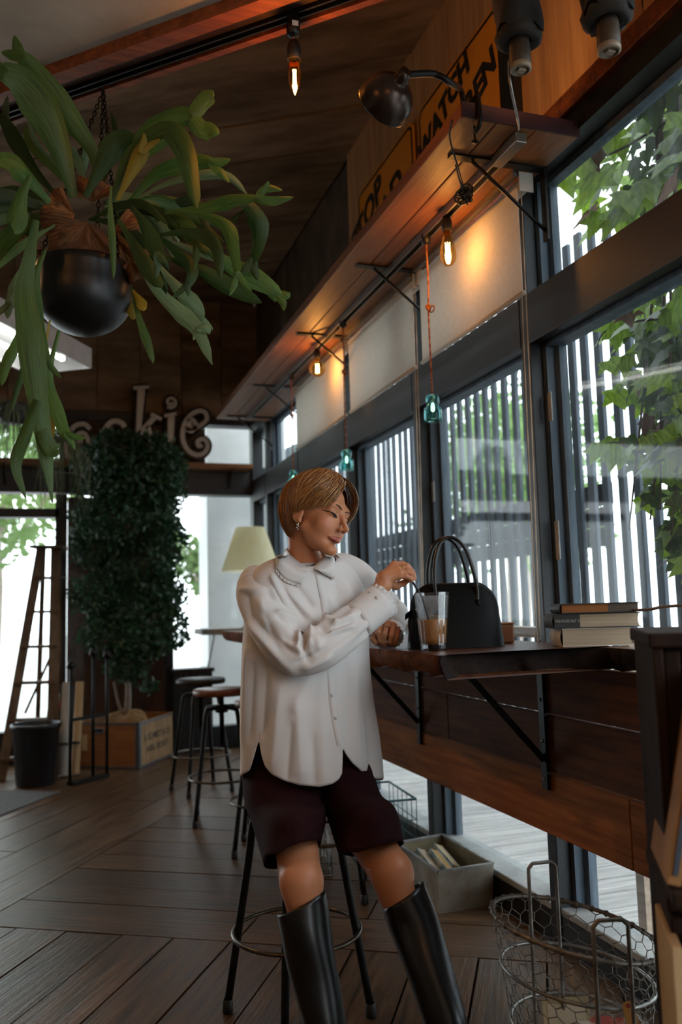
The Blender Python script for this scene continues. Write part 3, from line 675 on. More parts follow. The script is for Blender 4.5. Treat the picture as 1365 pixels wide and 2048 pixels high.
# ------------------------------------------------------------------ iced coffee
def haze_mat(name):
    """thin film of condensation inside the glass"""
    m = bpy.data.materials.new(name); m.use_nodes = True; nt = m.node_tree; N = nt.nodes; L = nt.links; N.remove(N['Principled BSDF'])
    tr = N.new('ShaderNodeBsdfTransparent'); tl = N.new('ShaderNodeBsdfTranslucent'); tl.inputs[0].default_value = (.9, .92, .95, 1); df = N.new('ShaderNodeBsdfDiffuse'); df.inputs[0].default_value = (.85, .87, .9, 1)
    ad = N.new('ShaderNodeMixShader'); ad.inputs[0].default_value = .5; L.new(df.outputs[0], ad.inputs[1]); L.new(tl.outputs[0], ad.inputs[2])
    tc = N.new('ShaderNodeTexCoord'); mp = N.new('ShaderNodeMapping'); mp.inputs['Scale'].default_value = (1, 1, .45); nz = N.new('ShaderNodeTexNoise'); nz.inputs['Scale'].default_value = 26; nz.inputs['Detail'].default_value = 2; L.new(tc.outputs['Object'], mp.inputs[0]); L.new(mp.outputs[0], nz.inputs['Vector'])
    mr = N.new('ShaderNodeMapRange'); mr.inputs['From Min'].default_value = .35; mr.inputs['From Max'].default_value = .7; mr.inputs['To Min'].default_value = .10; mr.inputs['To Max'].default_value = .42; L.new(nz.outputs['Fac'], mr.inputs[0])
    mx = N.new('ShaderNodeMixShader'); L.new(mr.outputs[0], mx.inputs[0]); L.new(tr.outputs[0], mx.inputs[1]); L.new(ad.outputs[0], mx.inputs[2]); L.new(mx.outputs[0], N['Material Output'].inputs[0]); MATS[name] = m
haze_mat('condensation'); amber('tumbler_glass', (.97, .98, .985), .55)
mat('latte', 'a8713e', 'bb8450', rough=.35, scale=20, contrast=(.2, .8))
mat('ice', 'd8c4a4', rough=.1, trans=.6)
gc = at(868, 1300, 2.46); gc[2] = CZ+.0005
s_ = 2.46/FPX; gh = 115*s_; rt_, rb = 35.5*s_, 26*s_
gl = thing('coffee_glass', 'tall glass tumbler of iced milk coffee standing before the handbag', 'drink glass', gc)
fac = lambda z: rb+(rt_-rb)*z
MB().lathe([(.001, .002), (rb-.002, 0), (rb, .003)]+[(fac(z), z*gh) for z in np.linspace(.05, 1, 14)]+[(rt_-.0025, gh)]+[(fac(z)-.0028, z*gh) for z in np.linspace(.97, .09, 12)]+[(.001, .012)], gc, 12, smooth=False).build('tumbler', 'tumbler_glass', gl)
lz = .53
MB().lathe([(fac(z)-.0031, z*gh) for z in np.linspace(lz+.01, .94, 10)], gc, 24).build('condensation', 'condensation', gl)
MB().lathe([(.001, .0135)]+[(fac(z)-.0035, z*gh) for z in (.12, .2, .3, lz-.01)]+[(fac(lz)-.005, lz*gh), (.001, lz*gh)], gc, 24).build('coffee', 'latte', gl)
for k, (dx, dy, dz, a) in enumerate(((.012, -.012, .003, .4), (-.017, -.01, -.014, 1.0), (.004, .012, .004, .1))):
    Mi = np.array(Matrix.Rotation(a, 3, 'Z')@Matrix.Rotation(.3*a, 3, 'X')); MB().box(gc+np.array([dx, dy, lz*gh+dz]), (.02, .02, .018), Mi).build('ice_cube', 'ice', gl, bev=.003)
straw = thing('drinking_straw', 'thin black straw held in the glass', 'straw', gc+np.array([0, 0, .02]))
st_top = at(787, 1120, 2.515)
MB().tube([st_top, at(823, 1159, 2.470), at(845, 1195, 2.464), gc+np.array([.006, 0, .02])], .0034, 8).build('tube', 'socket_black', straw)
# ------------------------------------------------------------------ three books on the counter
mat('paper', 'a3917b', 'bba98f', rough=.85, scale=4, stretch=(1, 1, 90), contrast=(.3, .7))
mat('paper_orange', '8a5220', '9c6430', rough=.8, scale=4, stretch=(1, 1, 90))
mat('paper_dark', '4a4038', '685b4d', rough=.85, scale=4, stretch=(1, 1, 120), contrast=(.35, .65))
mat('cover_black', '17191b', rough=.5); mat('cover_grey', '2a2d2c', rough=.6); mat('cover_white', 'cfc6b8', rough=.6); mat('ink_pale', 'b5b2a6', rough=.7)
def book(px0, px1, y0, y1, d, dep, cover, label, ang, paper='paper', spine=None, two=None, spine_side=-1):
    """y1 bottom, y0 top in pixels at distance d"""
    s = d/FPX; wd = (px1-px0)*s; th = (y1-y0)*s; c = at((px0+px1)/2, y1, d)
    return c, wd, th
d = 2.42; sc_ = d/FPX
ang0 = nrm(HR+HF*.05)
def make_book(cx, z, wd, th, dep, cover, label, yaw, paper, spine_w=.0, paper2=None):
    ax = nrm(HR*math.cos(yaw)+HF*math.sin(yaw)); ay = np.cross((0, 0, 1), ax); Mb = np.array([ax, ay, HZ]).T
    c = np.array([cx[0], cx[1], z]); t = thing('book', label, 'book', c)
    cov = .0022
    def P(x, y, zz): return c+Mb@np.array([x, y, zz])
    w2 = wd/2
    cb_ = MB()
    cb_.box(P(0, dep/2, cov/2), (wd, dep, cov), Mb); cb_.box(P(0, dep/2, th-cov/2), (wd, dep, cov), Mb)
    sp = 7; # rounded spine on the left
    cb_.grid(lambda u, v: P(-w2-.006*math.sin(math.pi*v), dep*u, th*v), 2, sp)
    cb_.build('cover', cover, t)
    pg = MB(); e0 = -w2+.002
    if paper2:
        xm = -w2+wd*.6; pg.box(P((e0+xm)/2, dep/2+.002, th/2), (xm-e0, dep-.006, th-2*cov), Mb); pg.build('pages', paper, t)
        q = MB().box(P((xm+w2-.003)/2, dep/2+.004, th/2), (w2-.003-xm, dep-.006, th-2*cov), Mb); q.build('pages', paper2, t)
    else:
        # pages with a concave fore-edge
        pg.grid(lambda u, v: P(e0+(wd-.006)*u-(.004*math.sin(math.pi*v) if u > .9 else 0), .003, cov+(th-2*cov)*v), 12, 7)
        pg.grid(lambda u, v: P(w2-.004-.004*math.sin(math.pi*v), .003+(dep-.006)*u, cov+(th-2*cov)*v), 2, 7)
        pg.grid(lambda u, v: P(e0+(wd-.006)*u, dep-.003, cov+(th-2*cov)*v), 2, 3)
        pg.build('pages', paper, t)
    if spine_w:
        sb_ = MB().grid(lambda u, v: P(-w2-.001+spine_w*u, -.0008-.004*math.sin(math.pi*u)*0, th*v), 6, 3); o = sb_.build('spine', cover, t)
        text_mesh('FEVE HOUSE HALF  N', .012, .0002, np.array([ax, HZ, -ay]).T, P(-w2+spine_w/2, -.0016, th/2), 'lettering', 'ink_pale', o, sx=.6)
    return t
cb0 = at(1198, 1294, d); zb_ = CZ+.001; th1, th2, th3 = 36*sc_, 29*sc_, 19.5*sc_
make_book(cb0, zb_, 143*sc_, th1, .125, 'cover_white', 'thick pale paperback at the bottom of the book stack on the counter', .0, 'paper')
make_book(at(1197, 1258, d+.003), zb_+th1+.0008, 173*sc_, th2, .12, 'cover_grey', 'dark grey book in the middle of the stack with worn lettering', -.02, 'paper', spine_w=52*sc_)
make_book(at(1203, 1229, d), zb_+th1+th2+.0016, 157*sc_, th3, .12, 'cover_black', 'thin black covered book with orange pages on top of the stack', .0, 'paper_orange', paper2='paper_dark')
# small brown leather box behind the bag
mat('tan_leather', '6a3c20', '8c5630', rough=.5, scale=8)
bxp = onz(1012, 1281, CZ)
bxp = at(1008, 1284, 2.78); bxp[2] = CZ
bt = thing('leather_box', 'small tan leather box standing behind the handbag', 'box', bxp)
MB().box(bxp+np.array([0, 0, .031]), (.06, .075, .06), np.array([HR, HF, HZ]).T).build('case', 'tan_leather', bt, bev=.006)
MB().box(bxp+np.array([0, 0, .0635]), (.062, .077, .006), np.array([HR, HF, HZ]).T).build('lid', 'tan_leather', bt, bev=.002)
mat('twig', '4d4138', '7a6b5e', rough=.8, scale=20)
tw = thing('twig', 'bare grey twig reaching out behind the stacked books', 'twig', onz(1290, 1240, CZ+.02))
p0 = at(1262, 1222, 2.44)
MB().tube(spline([p0+np.array([0, 0, -.012]), p0+np.array([0,0,.0]), at(1300, 1219, 2.36), at(1325, 1214, 2.3), at(1365, 1211, 2.2), at(1420, 1209, 2.1)], 24), .0045, 6).build('stick', 'twig', tw)
# ------------------------------------------------------------------ crate shelving at the right with books and boards
mat('crate_wood', '150d08', '2c1a10', rough=.7, spec=.2, scale=5, stretch=(4, 4, 1), bump=.2, vary=.1)
mat('board_tan', '8a6238', 'a67c4c', rough=.7, scale=3, stretch=(3, 3, .7)); mat('board_blue', '3d4a58', rough=.6); mat('board_cream', 'b89a70', 'c8ac84', rough=.8, scale=3)
cs = thing('crate_shelf', 'dark wooden crate shelf standing at the end of the counter', 'shelf', (1.2, 1.18, 0))
cx0, cy0 = float(at(1332, 1700, 1.40)[0]), float(at(1332, 1700, 1.40)[1])
ex, ey = U2, U1; Mc = np.array([ex, ey, HZ]).T
def cp(x, y, z): return np.array([cx0, cy0, 0])+ex*x+ey*y+HZ*z
def cbox(name, x0, x1, y0, y1, z0, z1, m='crate_wood', bev=.004, par=None):
    return MB().box(cp((x0+x1)/2, (y0+y1)/2, (z0+z1)/2), (x1-x0, y1-y0, z1-z0), Mc).build(name, m, par or cs, bev)
cbox('top_board', -.006, .36, -.01, .30, 1.035, 1.06)
for z0, z1 in ((.62, 1.035), (.02, .60)):
    cbox('side_board', 0, .018, 0, .29, z0, z1); cbox('side_board', .34, .358, 0, .29, z0, z1); cbox('back_board', .018, .34, .275, .29, z0, z1)
    cbox('bottom_board', -.004, .36, -.004, .29, z0-.012 if z0 > .1 else 0, z0+.012 if z0 > .1 else .02)
cbox('front_ledge', -.006, .358, -.10, 0, .645, .668); cbox('front_ledge', -.006, .358, -.10, 0, .0, .026); cbox('corner_batten', .018, .045, .005, .02, .02, .60); cbox('corner_batten', .018, .045, .005, .02, .66, 1.03)
def leaning(name, label, x, y, z, w_, h_, th, m, lean, stripe=None):
    t = thing(name, label, 'board', cp(x, y, z)); ax = nrm(ex*math.cos(lean)+HZ*math.sin(lean)*0); up_ = nrm(HZ*math.cos(lean)+ex*math.sin(lean)); wv = np.cross(up_, ey)
    M = np.array([nrm(wv), ey, up_]).T; o = cp(x, y, z)
    MB().box(o+up_*h_/2+ey*w_/2, (th, w_, h_), M).build('panel', m, t, .002)
    if stripe: MB().box(o+up_*h_/2+ey*(-.0015), (th*.35, .003, h_*.9), M).build('stripe', stripe, t)
leaning('thin_board', 'tan thin board leaning in the crate shelf with a blue stripe', .0, -.075, .672, .2, .33, .022, 'board_tan', .2, 'board_blue')
leaning('thin_board', 'tan board leaning behind the striped one in the crate shelf', .03, -.07, .672, .2, .33, .018, 'board_tan', .2)
leaning('thin_board', 'cream board standing in the lower compartment of the crate shelf', .0, -.06, .03, .2, .545, .016, 'board_cream', .0)
leaning('thin_board', 'cream board standing behind the first one in the lower compartment', .022, -.055, .03, .2, .545, .012, 'board_cream', .02)
# ------------------------------------------------------------------ wire basket with chicken wire
mat('galvanised', '85837e', 'b0aea8', rough=.4, metal=.8, scale=20); mat('rusty_wire', '6a635a', '968f84', rough=.5, metal=.7, scale=30)
bk = np.array([1.20, 1.885, 0.0]); tilt = .0
wk = thing('wire_basket', 'round chicken-wire basket with two tall handles under the counter end', 'basket', bk)
def tz(p):   # the basket has sagged towards the window side
    p = np.array(p); p[2] -= .075*(p[2]/.34)*(((p-bk)@HR)/.187)*.5+.012*(p[2]/.34); return p
def ring_at(z, r): return [tz(bk+np.array([r*math.cos(q), r*math.sin(q), z])) for q in np.linspace(0, 2*math.pi, 41)[:-1]]
prof_b = lambda z: .145+.052*(z/.34)
for nm, z, rr_, m in (('rim', .34, .0055, 'rusty_wire'), ('hoop', .23, .0045, 'galvanised'), ('hoop', .11, .0045, 'galvanised'), ('base_ring', .006, .005, 'galvanised')):
    MB().tube(ring_at(z, prof_b(z)), rr_, 8, closed=True).build(nm, m, wk)
b = MB(); NC, NR = 26, 11
def hexpt(i, j, top):   # i column (half steps), j row
    z = .006+.334*min(1, max(0, (j+.5*top)/NR)); a = 2*math.pi*i/(2*NC); r = prof_b(z)*(1+.006*math.sin(7*i+3*j)); return bk+np.array([r*math.cos(a), r*math.sin(a), z])
h = .334/NR
def hp(i, z):
    a = 2*math.pi*(i+.12*math.sin(i*3.1+z*90))/(2*NC); z = min(.34, max(.006, z+.003*math.sin(i*1.7+z*60))); return tz(bk+np.array([prof_b(z)*math.cos(a), prof_b(z)*math.sin(a), z]))
for j in range(NR):
    z0 = .006+j*h
    for i in range(NC):
        o = (2*i+(j % 2)); 
        b.tube([hp(o, z0+.02*0), hp(o, z0+h*.62)], .0013, 4, caps=False)
        b.tube([hp(o, z0+h*.62), hp(o+1, z0+h)], .0012, 4, caps=False)
        b.tube([hp(o, z0+h*.62), hp(o-1, z0+h)], .0012, 4, caps=False)
b.build('chicken_wire', 'rusty_wire', wk)['kind'] = 'stuff'
b = MB()
for q in np.linspace(0, 2*math.pi, 34)[:-1]: p = tz(bk+np.array([.197*math.cos(q), .197*math.sin(q), .34])); b.lathe([(.0075, .004), (.0082, 0), (.0075, -.004)], p, 6, M=np.array([[math.cos(q), 0, -math.sin(q)], [math.sin(q), 0, math.cos(q)], [0, 1, 0]]))
b.build('wire_wraps', 'rusty_wire', wk)['kind'] = 'stuff'
for k, (pl_, pr_, top) in enumerate((((1057, 1728), (1112, 1722), .455), ((1186, 1842), (1256, 1838), .445))):
    l_, r_ = onz(*pl_, top), onz(*pr_, top); dirv = nrm((r_-l_)*np.array([1, 1, 0])); hw = np.linalg.norm((r_-l_)[:2])/2; c0_ = (l_+r_)/2; c0_[2] = 0; s = 1-2*k
    pts = [c0_-dirv*hw+HZ*.01, c0_-dirv*hw+HZ*(top-.012), c0_-dirv*(hw-.012)+HZ*top, c0_+dirv*(hw-.012)+HZ*top, c0_+dirv*hw+HZ*(top-.012), c0_+dirv*hw+HZ*.01]
    P = []
    for a_, b2 in zip(pts, pts[1:]): P += [a_+(b2-a_)*t for t in np.linspace(0, 1, 6)[:-1]]
    MB().tube(P+[pts[-1]], .0048, 8).build('handle', 'galvanised' if s > 0 else 'rusty_wire', wk)
b = MB()
for q in np.linspace(-1, 1, 9)[1:-1]:
    hh = math.sqrt(1-q*q)*.135; b.tube([bk+np.array([-hh, .135*q, .006]), bk+np.array([hh, .135*q, .006])], .0018, 5); b.tube([bk+np.array([.135*q, -hh, .006]), bk+np.array([.135*q, hh, .006])], .0018, 5)
b.build('base_grid', 'galvanised', wk)['kind'] = 'stuff'
mat('tag_orange', 'b57a35', rough=.8); mat('tag_red', '8a2018', rough=.6)
tg = thing('paper_tag', 'orange paper tag hanging on the wire basket', 'tag', bk+np.array([.03, -.178, .2]))
tp = bk+np.array([.0, -.193, .235]); tx_ = nrm(HR*.95+HZ*-.12); tz_ = nrm(np.cross(HF, tx_)*-1) 
Mt = np.array([tx_, nrm(np.cross(tx_, HF)), HF]).T
poly = [(-.012, 0), (.012, 0), (.012, -.05), (.009, -.058), (-.009, -.058), (-.012, -.05)]
poly = [(-.013, -.05), (.013, -.05), (.013, -.008), (.008, 0), (-.008, 0), (-.013, -.008)]
upv = nrm(HZ*.97+HR*-.22); Mt = np.array([nrm(np.cross(HF, upv))*1, upv, -HF]).T
MB().prism(poly, 0, .0008, M=Mt, o=tp).build('card', 'tag_orange', tg)
MB().lathe([(.0015, .0012), (.005, .0012)], tp+upv*-.009, 12, M=Mt).build('eyelet', 'tag_red', tg)
# magazines and cards in the basket
mat('mag_blue', '6f8a92', 'c9cdbf', rough=.5, scale=14, contrast=(.4, .6)); mat('mag_pink', 'b9a58a', 'd8c9ac', rough=.5, scale=10); mat('mag_red', 'a8483c', 'cfc5b0', rough=.5, scale=12, contrast=(.42, .55)); mat('mag_tan', '9a8460', 'c0ac84', rough=.6, scale=9)
def sheet(name, label, c, w_, h_, th, yaw, pit, m, extra=None):
    Mq = np.array(Matrix.Rotation(yaw, 3, 'Z')@Matrix.Rotation(pit, 3, 'X')); t = thing(name, label, 'magazine', c)
    MB().box(c, (w_, h_, th), Mq).build('cover', m, t)
    MB().box(c+Mq@np.array([.0, .0, -th*.55]), (w_*.97, h_*.97, th*.5), Mq).build('pages', 'paper', t)
    if extra:
        for (x, y, a, b_, mm) in extra: MB().box(c+Mq@np.array([x*w_, y*h_, th*.5+.0003]), (a*w_, b_*h_, .0006), Mq).build('print', mm, t)
mat('print_yellow', 'c9b23c', rough=.5); mat('print_cyan', '4f9fb5', rough=.5); mat('print_purple', '55507a', rough=.5)
sheet('magazine', 'pale blue printed magazine lying flat in the wire basket', bk+np.array([-.01, -.01, .028]), .16, .19, .006, .5, 0, 'mag_blue', [(-.2, .1, .3, .25, 'print_yellow'), (.15, -.05, .25, .3, 'print_cyan'), (.25, .25, .2, .15, 'print_purple'), (-.1, -.25, .4, .2, 'cover_white')])
sheet('magazine', 'white and red printed leaflet in the wire basket', bk+np.array([.062, .0, .05]), .12, .16, .005, -.5, .35, 'mag_red', [(0, .1, .5, .2, 'cover_white'), (.1, -.2, .4, .2, 'print_cyan')])
sheet('magazine', 'tan card leaning against the back of the wire basket', bk+np.array([.02, .085, .075]), .12, .1, .004, -.3, 1.15, 'mag_tan', [(0, 0, .8, .7, 'mag_pink')])
# ------------------------------------------------------------------ zinc box with paperbacks
mat('zinc', '7a6a56', 'b3ac9e', rough=.5, metal=.45, scale=7, contrast=(.3, .7), bump=.03); mat('zinc_in', '6a5f48', '8b7f62', rough=.7, scale=6)
mat('book_yellow', 'a07a3a', rough=.7)
Q = [np.array([*onz(877, 1745, .15)[:2]]), np.array([1.55, 2.955]), np.array([1.548, 3.40]), np.array([1.325, 3.36])]
Q[0] = np.array([1.317, 2.945])
zb2 = thing('zinc_box', 'rectangular zinc metal box on the floor under the counter', 'box', (1.43, 3.15, 0))
Hq = .15; qc = np.mean(Q, 0)
def inset(p, k): return p+(qc-p)*k
b = MB()
for i in range(4):
    a_, b2 = Q[i], Q[(i+1) % 4]; ai, bi = inset(a_, .03), inset(b2, .03); at_, bt_ = inset(a_, .05), inset(b2, .05)
    b.add([(*at_, 0), (*bt_, 0), (*b2, Hq), (*a_, Hq)], [(0, 1, 2, 3)]); b.add([(*a_, Hq), (*b2, Hq), (*bi, Hq), (*ai, Hq)], [(0, 1, 2, 3)])
b.add([(*inset(p, .05), .001) for p in Q], [(0, 1, 2, 3)]); b.build('shell', 'zinc', zb2)
b = MB()
for i in range(4):
    ai, bi = inset(Q[i], .03), inset(Q[(i+1) % 4], .03); b.add([(*inset(Q[i], .07), .006), (*inset(Q[(i+1) % 4], .07), .006), (*bi, Hq), (*ai, Hq)], [(0, 1, 2, 3)])
b.add([(*inset(p, .07), .006) for p in Q], [(0, 1, 2, 3)]); b.build('lining', 'zinc_in', zb2)
rimp = [(*inset(Q[i], .015), Hq) for i in range(4)]
b = MB()
for i in range(4): b.bar(rimp[i], rimp[(i+1) % 4], .014, .008)
b.build('rolled_rim', 'galvanised', zb2)
for k, (x, y, z, yaw, pit, m, lab) in enumerate(((1.375, 3.20, .078, .08, .35, 'paper', 'pale paperback tilted in the zinc box against its left side'), (1.42, 3.17, .078, .08, .35, 'book_yellow', 'yellow edged paperback tilted in the zinc box between two others'), (1.47, 3.24, .075, .1, .4, 'mag_tan', 'tan paperback lying in the zinc box'))):
    Mq = np.array(Matrix.Rotation(yaw, 3, 'Z')@Matrix.Rotation(pit, 3, 'Y')@Matrix.Rotation(.25, 3, 'X')); t = thing('paperback', lab, 'book', (x, y, .01)); c = np.array([x, y, z])
    MB().box(c, (.032, .17, .095), Mq).build('pages', m, t, .001); MB().box(c+Mq@np.array([.017, 0, 0]), (.002, .174, .097), Mq).build('cover', 'cover_white', t); MB().box(c+Mq@np.array([-.017, 0, 0]), (.002, .174, .097), Mq).build('cover', 'mag_blue', t)
# ------------------------------------------------------------------ blue-green wire crate
mat('teal_wire', '2f5156', '4c7377', rough=.5, metal=.3, scale=20)
def wire_crate(c, yaw, L_, W_, H_, label, m='teal_wire'):
    t = thing('wire_crate', label, 'crate', c); Mq = np.array(Matrix.Rotation(yaw, 3, 'Z')); b = MB(); f = MB()
    def P(x, y, z): return np.asarray(c)+Mq@np.array([x, y, z])
    x, y = L_/2, W_/2
    for z, r in ((.006, .004), (H_, .005)):
        q = [P(-x, -y, z), P(x, -y, z), P(x, y, z), P(-x, y, z)]; f = MB()
        f.tube([a_+(b2_-a_)*k_ for a_, b2_ in zip(q, q[1:]+q[:1]) for k_ in (.01, .99)], r, 6, closed=True).build('frame', m, t)
    for z in (H_*.33, H_*.66):
        q = [P(-x, -y, z), P(x, -y, z), P(x, y, z), P(-x, y, z)]
        for i in range(4): b.tube([q[i], q[(i+1) % 4]], .002, 5)
    for k in range(7):
        xx = -x+2*x*k/6
        for s in (-1, 1): b.tube([P(xx, s*y, .006), P(xx, s*y, H_)], .002, 5)
        b.tube([P(xx, -y, .006), P(xx, y, .006)], .002, 5)
    for k in range(5):
        yy = -y+2*y*k/4
        for s in (-1, 1): b.tube([P(s*x, yy, .006), P(s*x, yy, H_)], .002, 5)
    b.build('wires', m, t)['kind'] = 'stuff'; return t
wcp = onz(790, 1668, 0)
wire_crate(np.array([1.40, 3.80, 0]), 1.5, .40, .26, .26, 'blue-green wire crate on the floor behind the zinc box')
wire_crate(np.array([1.10, 3.66, 0]), 1.35, .28, .05, .12, 'low grey wire tray beside the blue-green crate', 'galvanised')
# ------------------------------------------------------------------ bar stools
mat('stool_iron', '151514', '262422', rough=.4, metal=.7, scale=20); mat('ring_metal', '4a443c', '70675a', rough=.32, metal=.9, scale=20)
mat('stool_seat', '5a2f17', '80471f', rough=.4, scale=5, stretch=(1, 8, 8)); mat('seat_black', '171210', '2a201a', rough=.5, scale=6)
def stool(c, yaw, label, seat_m='stool_seat', sz=.69, rf=.20, rs=.155):
    t = thing('bar_stool', label, 'stool', (c[0], c[1], 0), 'bar stools')
    o = np.array([c[0], c[1], 0])
    MB().lathe([(.001, sz), (rs-.006, sz), (rs, sz-.006), (rs, sz-.026), (rs-.006, sz-.032), (.001, sz-.032)], o, 36).build('seat', seat_m, t)
    MB().lathe([(.001, sz-.033), (.06, sz-.033), (.06, sz-.04), (.013, sz-.045), (.013, sz-.30), (.001, sz-.30)], o, 16).build('post', 'stool_iron', t)
    MB().lathe([(.014, sz-.085), (.035, sz-.085), (.035, sz-.125), (.014, sz-.125)], o, 16).build('hub', 'stool_iron', t)
    for k in range(4):
        a = yaw+k*math.pi/2; d_ = np.array([math.cos(a), math.sin(a), 0])
        p = spline([o+d_*.02+HZ*(sz-.10), o+d_*.09+HZ*(sz-.102), o+d_*.118+HZ*(sz-.125), o+d_*(.118+(rf-.118)*.25)+HZ*(sz-.125)*.75, o+d_*rf+HZ*.03], 26)
        l = MB().tube(p, .0115, 10).build('leg', 'stool_iron', t)
        MB().lathe([(.001, 0), (.014, 0), (.015, .004), (.014, .034), (.012, .036)], o+d_*(rf+.001), 12).build('rubber_foot', 'socket_black', l)
    rz = .225; rr_ = .118+(rf-.118)*(1-rz/(sz-.125))+.0135
    MB().tube([o+np.array([rr_*math.cos(q), rr_*math.sin(q), rz]) for q in np.linspace(0, 2*math.pi, 41)[:-1]], .0065, 8, closed=True).build('foot_ring', 'ring_metal', t)
    return t
HSX, HSY = .642, 2.41
y0_ = math.atan2(2.491-2.41, .472-.642)
stool((HSX, HSY), y0_, 'black iron bar stool the person sits on', sz=.645, rs=.135)
stool((1.02, 3.34), .45, 'black iron bar stool behind the zinc box and the seated person', 'stool_seat')
stool((.95, 4.03), 2.0, 'bar stool with a brown seat directly behind the person in white shirt')
stool((.85, 4.68), 2.17, 'bar stool with a round brown wooden seat beside the planter crate')
stool((.86, 5.46), 2.6, 'farthest bar stool with a dark seat before the corner window', 'seat_black')
# ------------------------------------------------------------------ track on the beam with the candle bulb
mat('track_black', '0c0c0d', '171717', rough=.4, scale=10)
tk = thing('ceiling_light_track', 'long black light track set in the wooden ceiling beam', 'light track', (*(a0), 2.84))
for off in (-.012, .012): MB().bar((*(a0+rd*2.2+rn*(off-.008)), 2.828), (*(a0-rd*3.2+rn*(off-.008)), 2.828), .006, .05).build('side', 'track_black', tk)
MB().bar((*(a0+rd*2.2-rn*.008), 2.848), (*(a0-rd*3.2-rn*.008), 2.848), .03, .01).build('channel', 'track_black', tk)
pc = onz(598, 52, 2.80); pc[:2] = a0+rd*((pc[:2]-a0)@rd)-rn*.008
cbm = thing('track_lamp_holder', 'short black lamp holder plugged into the ceiling track', 'lamp holder', (pc[0], pc[1], 2.80))
MB().lathe([(.001, .0), (.02, 0), (.02, -.05), (.014, -.056), (.006, -.058)], (pc[0], pc[1], 2.80), 16).build('adapter', 'track_black', cbm)
MB().lathe([(.006, -.056), (.006, -.072)], (pc[0], pc[1], 2.80), 10).build('stem', 'silver', cbm)
MB().box((pc[0]-.0, pc[1]-.0205, 2.772), (.018, .001, .016)).build('rating_label', 'cover_white', cbm)
bulb('candle_bulb', 'lit amber candle bulb hanging below the ceiling track', (pc[0], pc[1], 2.729), 'candle', 5.0, socket_h=.055, rs=1.06)
# warm spotlights of the same track, out of view, one added for the signs
def track_spot(s, aim, energy, label, size=55):
    p = np.array([*(a0+rd*s-rn*.008), 2.80]); t = thing('track_spotlight', label, 'spotlight', p, 'track spotlights')
    MB().lathe([(.001, 0), (.016, 0), (.016, -.04), (.006, -.045), (.006, -.07)], p, 14).build('stem', 'track_black', t)
    hd = p+np.array([0, 0, -.10]); dv = nrm(np.asarray(aim)-hd); q = Vector(dv).to_track_quat('-Z', 'Y'); Mq = np.array(q.to_matrix())
    MB().lathe([(.001, .07), (.03, .068), (.036, .05), (.04, -.05), (.038, -.05), (.034, .03), (.001, .035)], hd, 18, M=Mq).build('shade', 'track_black', t)
    l = bpy.data.lights.new('spot', 'SPOT'); l.energy = energy; l.color = (1.0, .56, .24); l.spot_size = R_(size); l.spot_blend = .6; l.shadow_soft_size = .04
    o = bpy.data.objects.new('spot', l); col.objects.link(o); o.parent = t; o.rotation_mode = 'QUATERNION'; o.rotation_quaternion = q; o.location = Vector(hd+dv*.02)-origin(t)
track_spot(-1.35, (.55, 2.45, 1.15), 62, 'black track spotlight aimed at the bar stools')
track_spot(-2.6, (.1, 5.6, .6), 40, 'black track spotlight aimed at the planter corner')
track_spot(1.85, (1.6, 3.3, 3.25), 16, 'unseen black track spotlight added to brighten the orange signs', 75)  # unseen spot added to lift the signs, plywood and ceiling
# unseen bulbs added behind the camera as warm ambient fill
for k, (x, y) in enumerate(((-1.6, .4), (.1, -1.2))):
    bulb('fill_bulb', 'unseen fill bulb added over the middle of the room' if k == 0 else 'unseen fill bulb added by the front wall', (x, y, 2.839), 'globe', 24.0)
# ------------------------------------------------------------------ clamp lamp on the shelf end
mat('bronze', '2b201b', '3d2f28', rough=.28, metal=.6, scale=8)
cl = thing('clamp_lamp', 'dark bronze gooseneck lamp with a dome shade clamped to the shelf', 'lamp', onz(930, 222, SZ+.05))
D = 2.32
jb = np.array([SX0+.03, 2.20, SZ+.06])
sk = np.array(at(808, 150, 2.16)); 
neck = spline([jb, jb+np.array([-.01, 0, .05]), at(905, 168, 2.24), at(868, 148, 2.20), sk], 24)
MB().tube(neck, .009, 10).build('gooseneck', 'black_iron', cl)
ax_ = nrm(at(742, 192, 2.10)-sk); q = Vector(ax_).to_track_quat('-Z', 'Y'); Mq = np.array(q.to_matrix())
ax_ = nrm(-HR*.50+HF*.80-HZ*.30); Mq = np.array(Vector(ax_).to_track_quat('-Z', 'Y').to_matrix())
MB().lathe([(.001, .012), (.016, .012), (.018, -.002), (.020, -.006), (.020, -.016), (.024, -.02)], sk, 18, M=Mq).build('collar', 'bronze', cl)
R0 = .072
prof = [(.022, -.016), (.03, -.022)]+[(R0*math.sin(t), -.085+R0*math.cos(t)*.98) for t in np.linspace(.48, 1.62, 12)]+[(R0*1.02, -.097), (R0*1.02, -.1), (R0*.97, -.096)]+[(R0*.96*math.sin(t), -.085+R0*.95*math.cos(t)) for t in np.linspace(1.55, .5, 8)]
MB().lathe(prof, sk, 32, M=Mq).build('shade', 'bronze', cl)
b = MB(); jx = SX0+.055; jy = 2.185
b.tube(spline([(jx, jy, SZ+.075), (jx, jy-.025, SZ+.07), (jx, jy-.032, SZ+.02), (jx, jy-.028, SZ-.02), (jx, jy+.0, SZ-.03)], 14), .008, 8)
cj = b.build('clamp', 'black_iron', cl)
MB().lathe([(.003, 0), (.003, -.05), (.011, -.052), (.011, -.056), (.001, -.057)], (jx, jy+.004, SZ-.006), 10).build('clamp_screw', 'black_iron', cj)
MB().lathe([(.012, 0), (.012, .02), (.009, .03)], jb+np.array([0, 0, -.012]), 12).build('socket_joint', 'black_iron', cl)
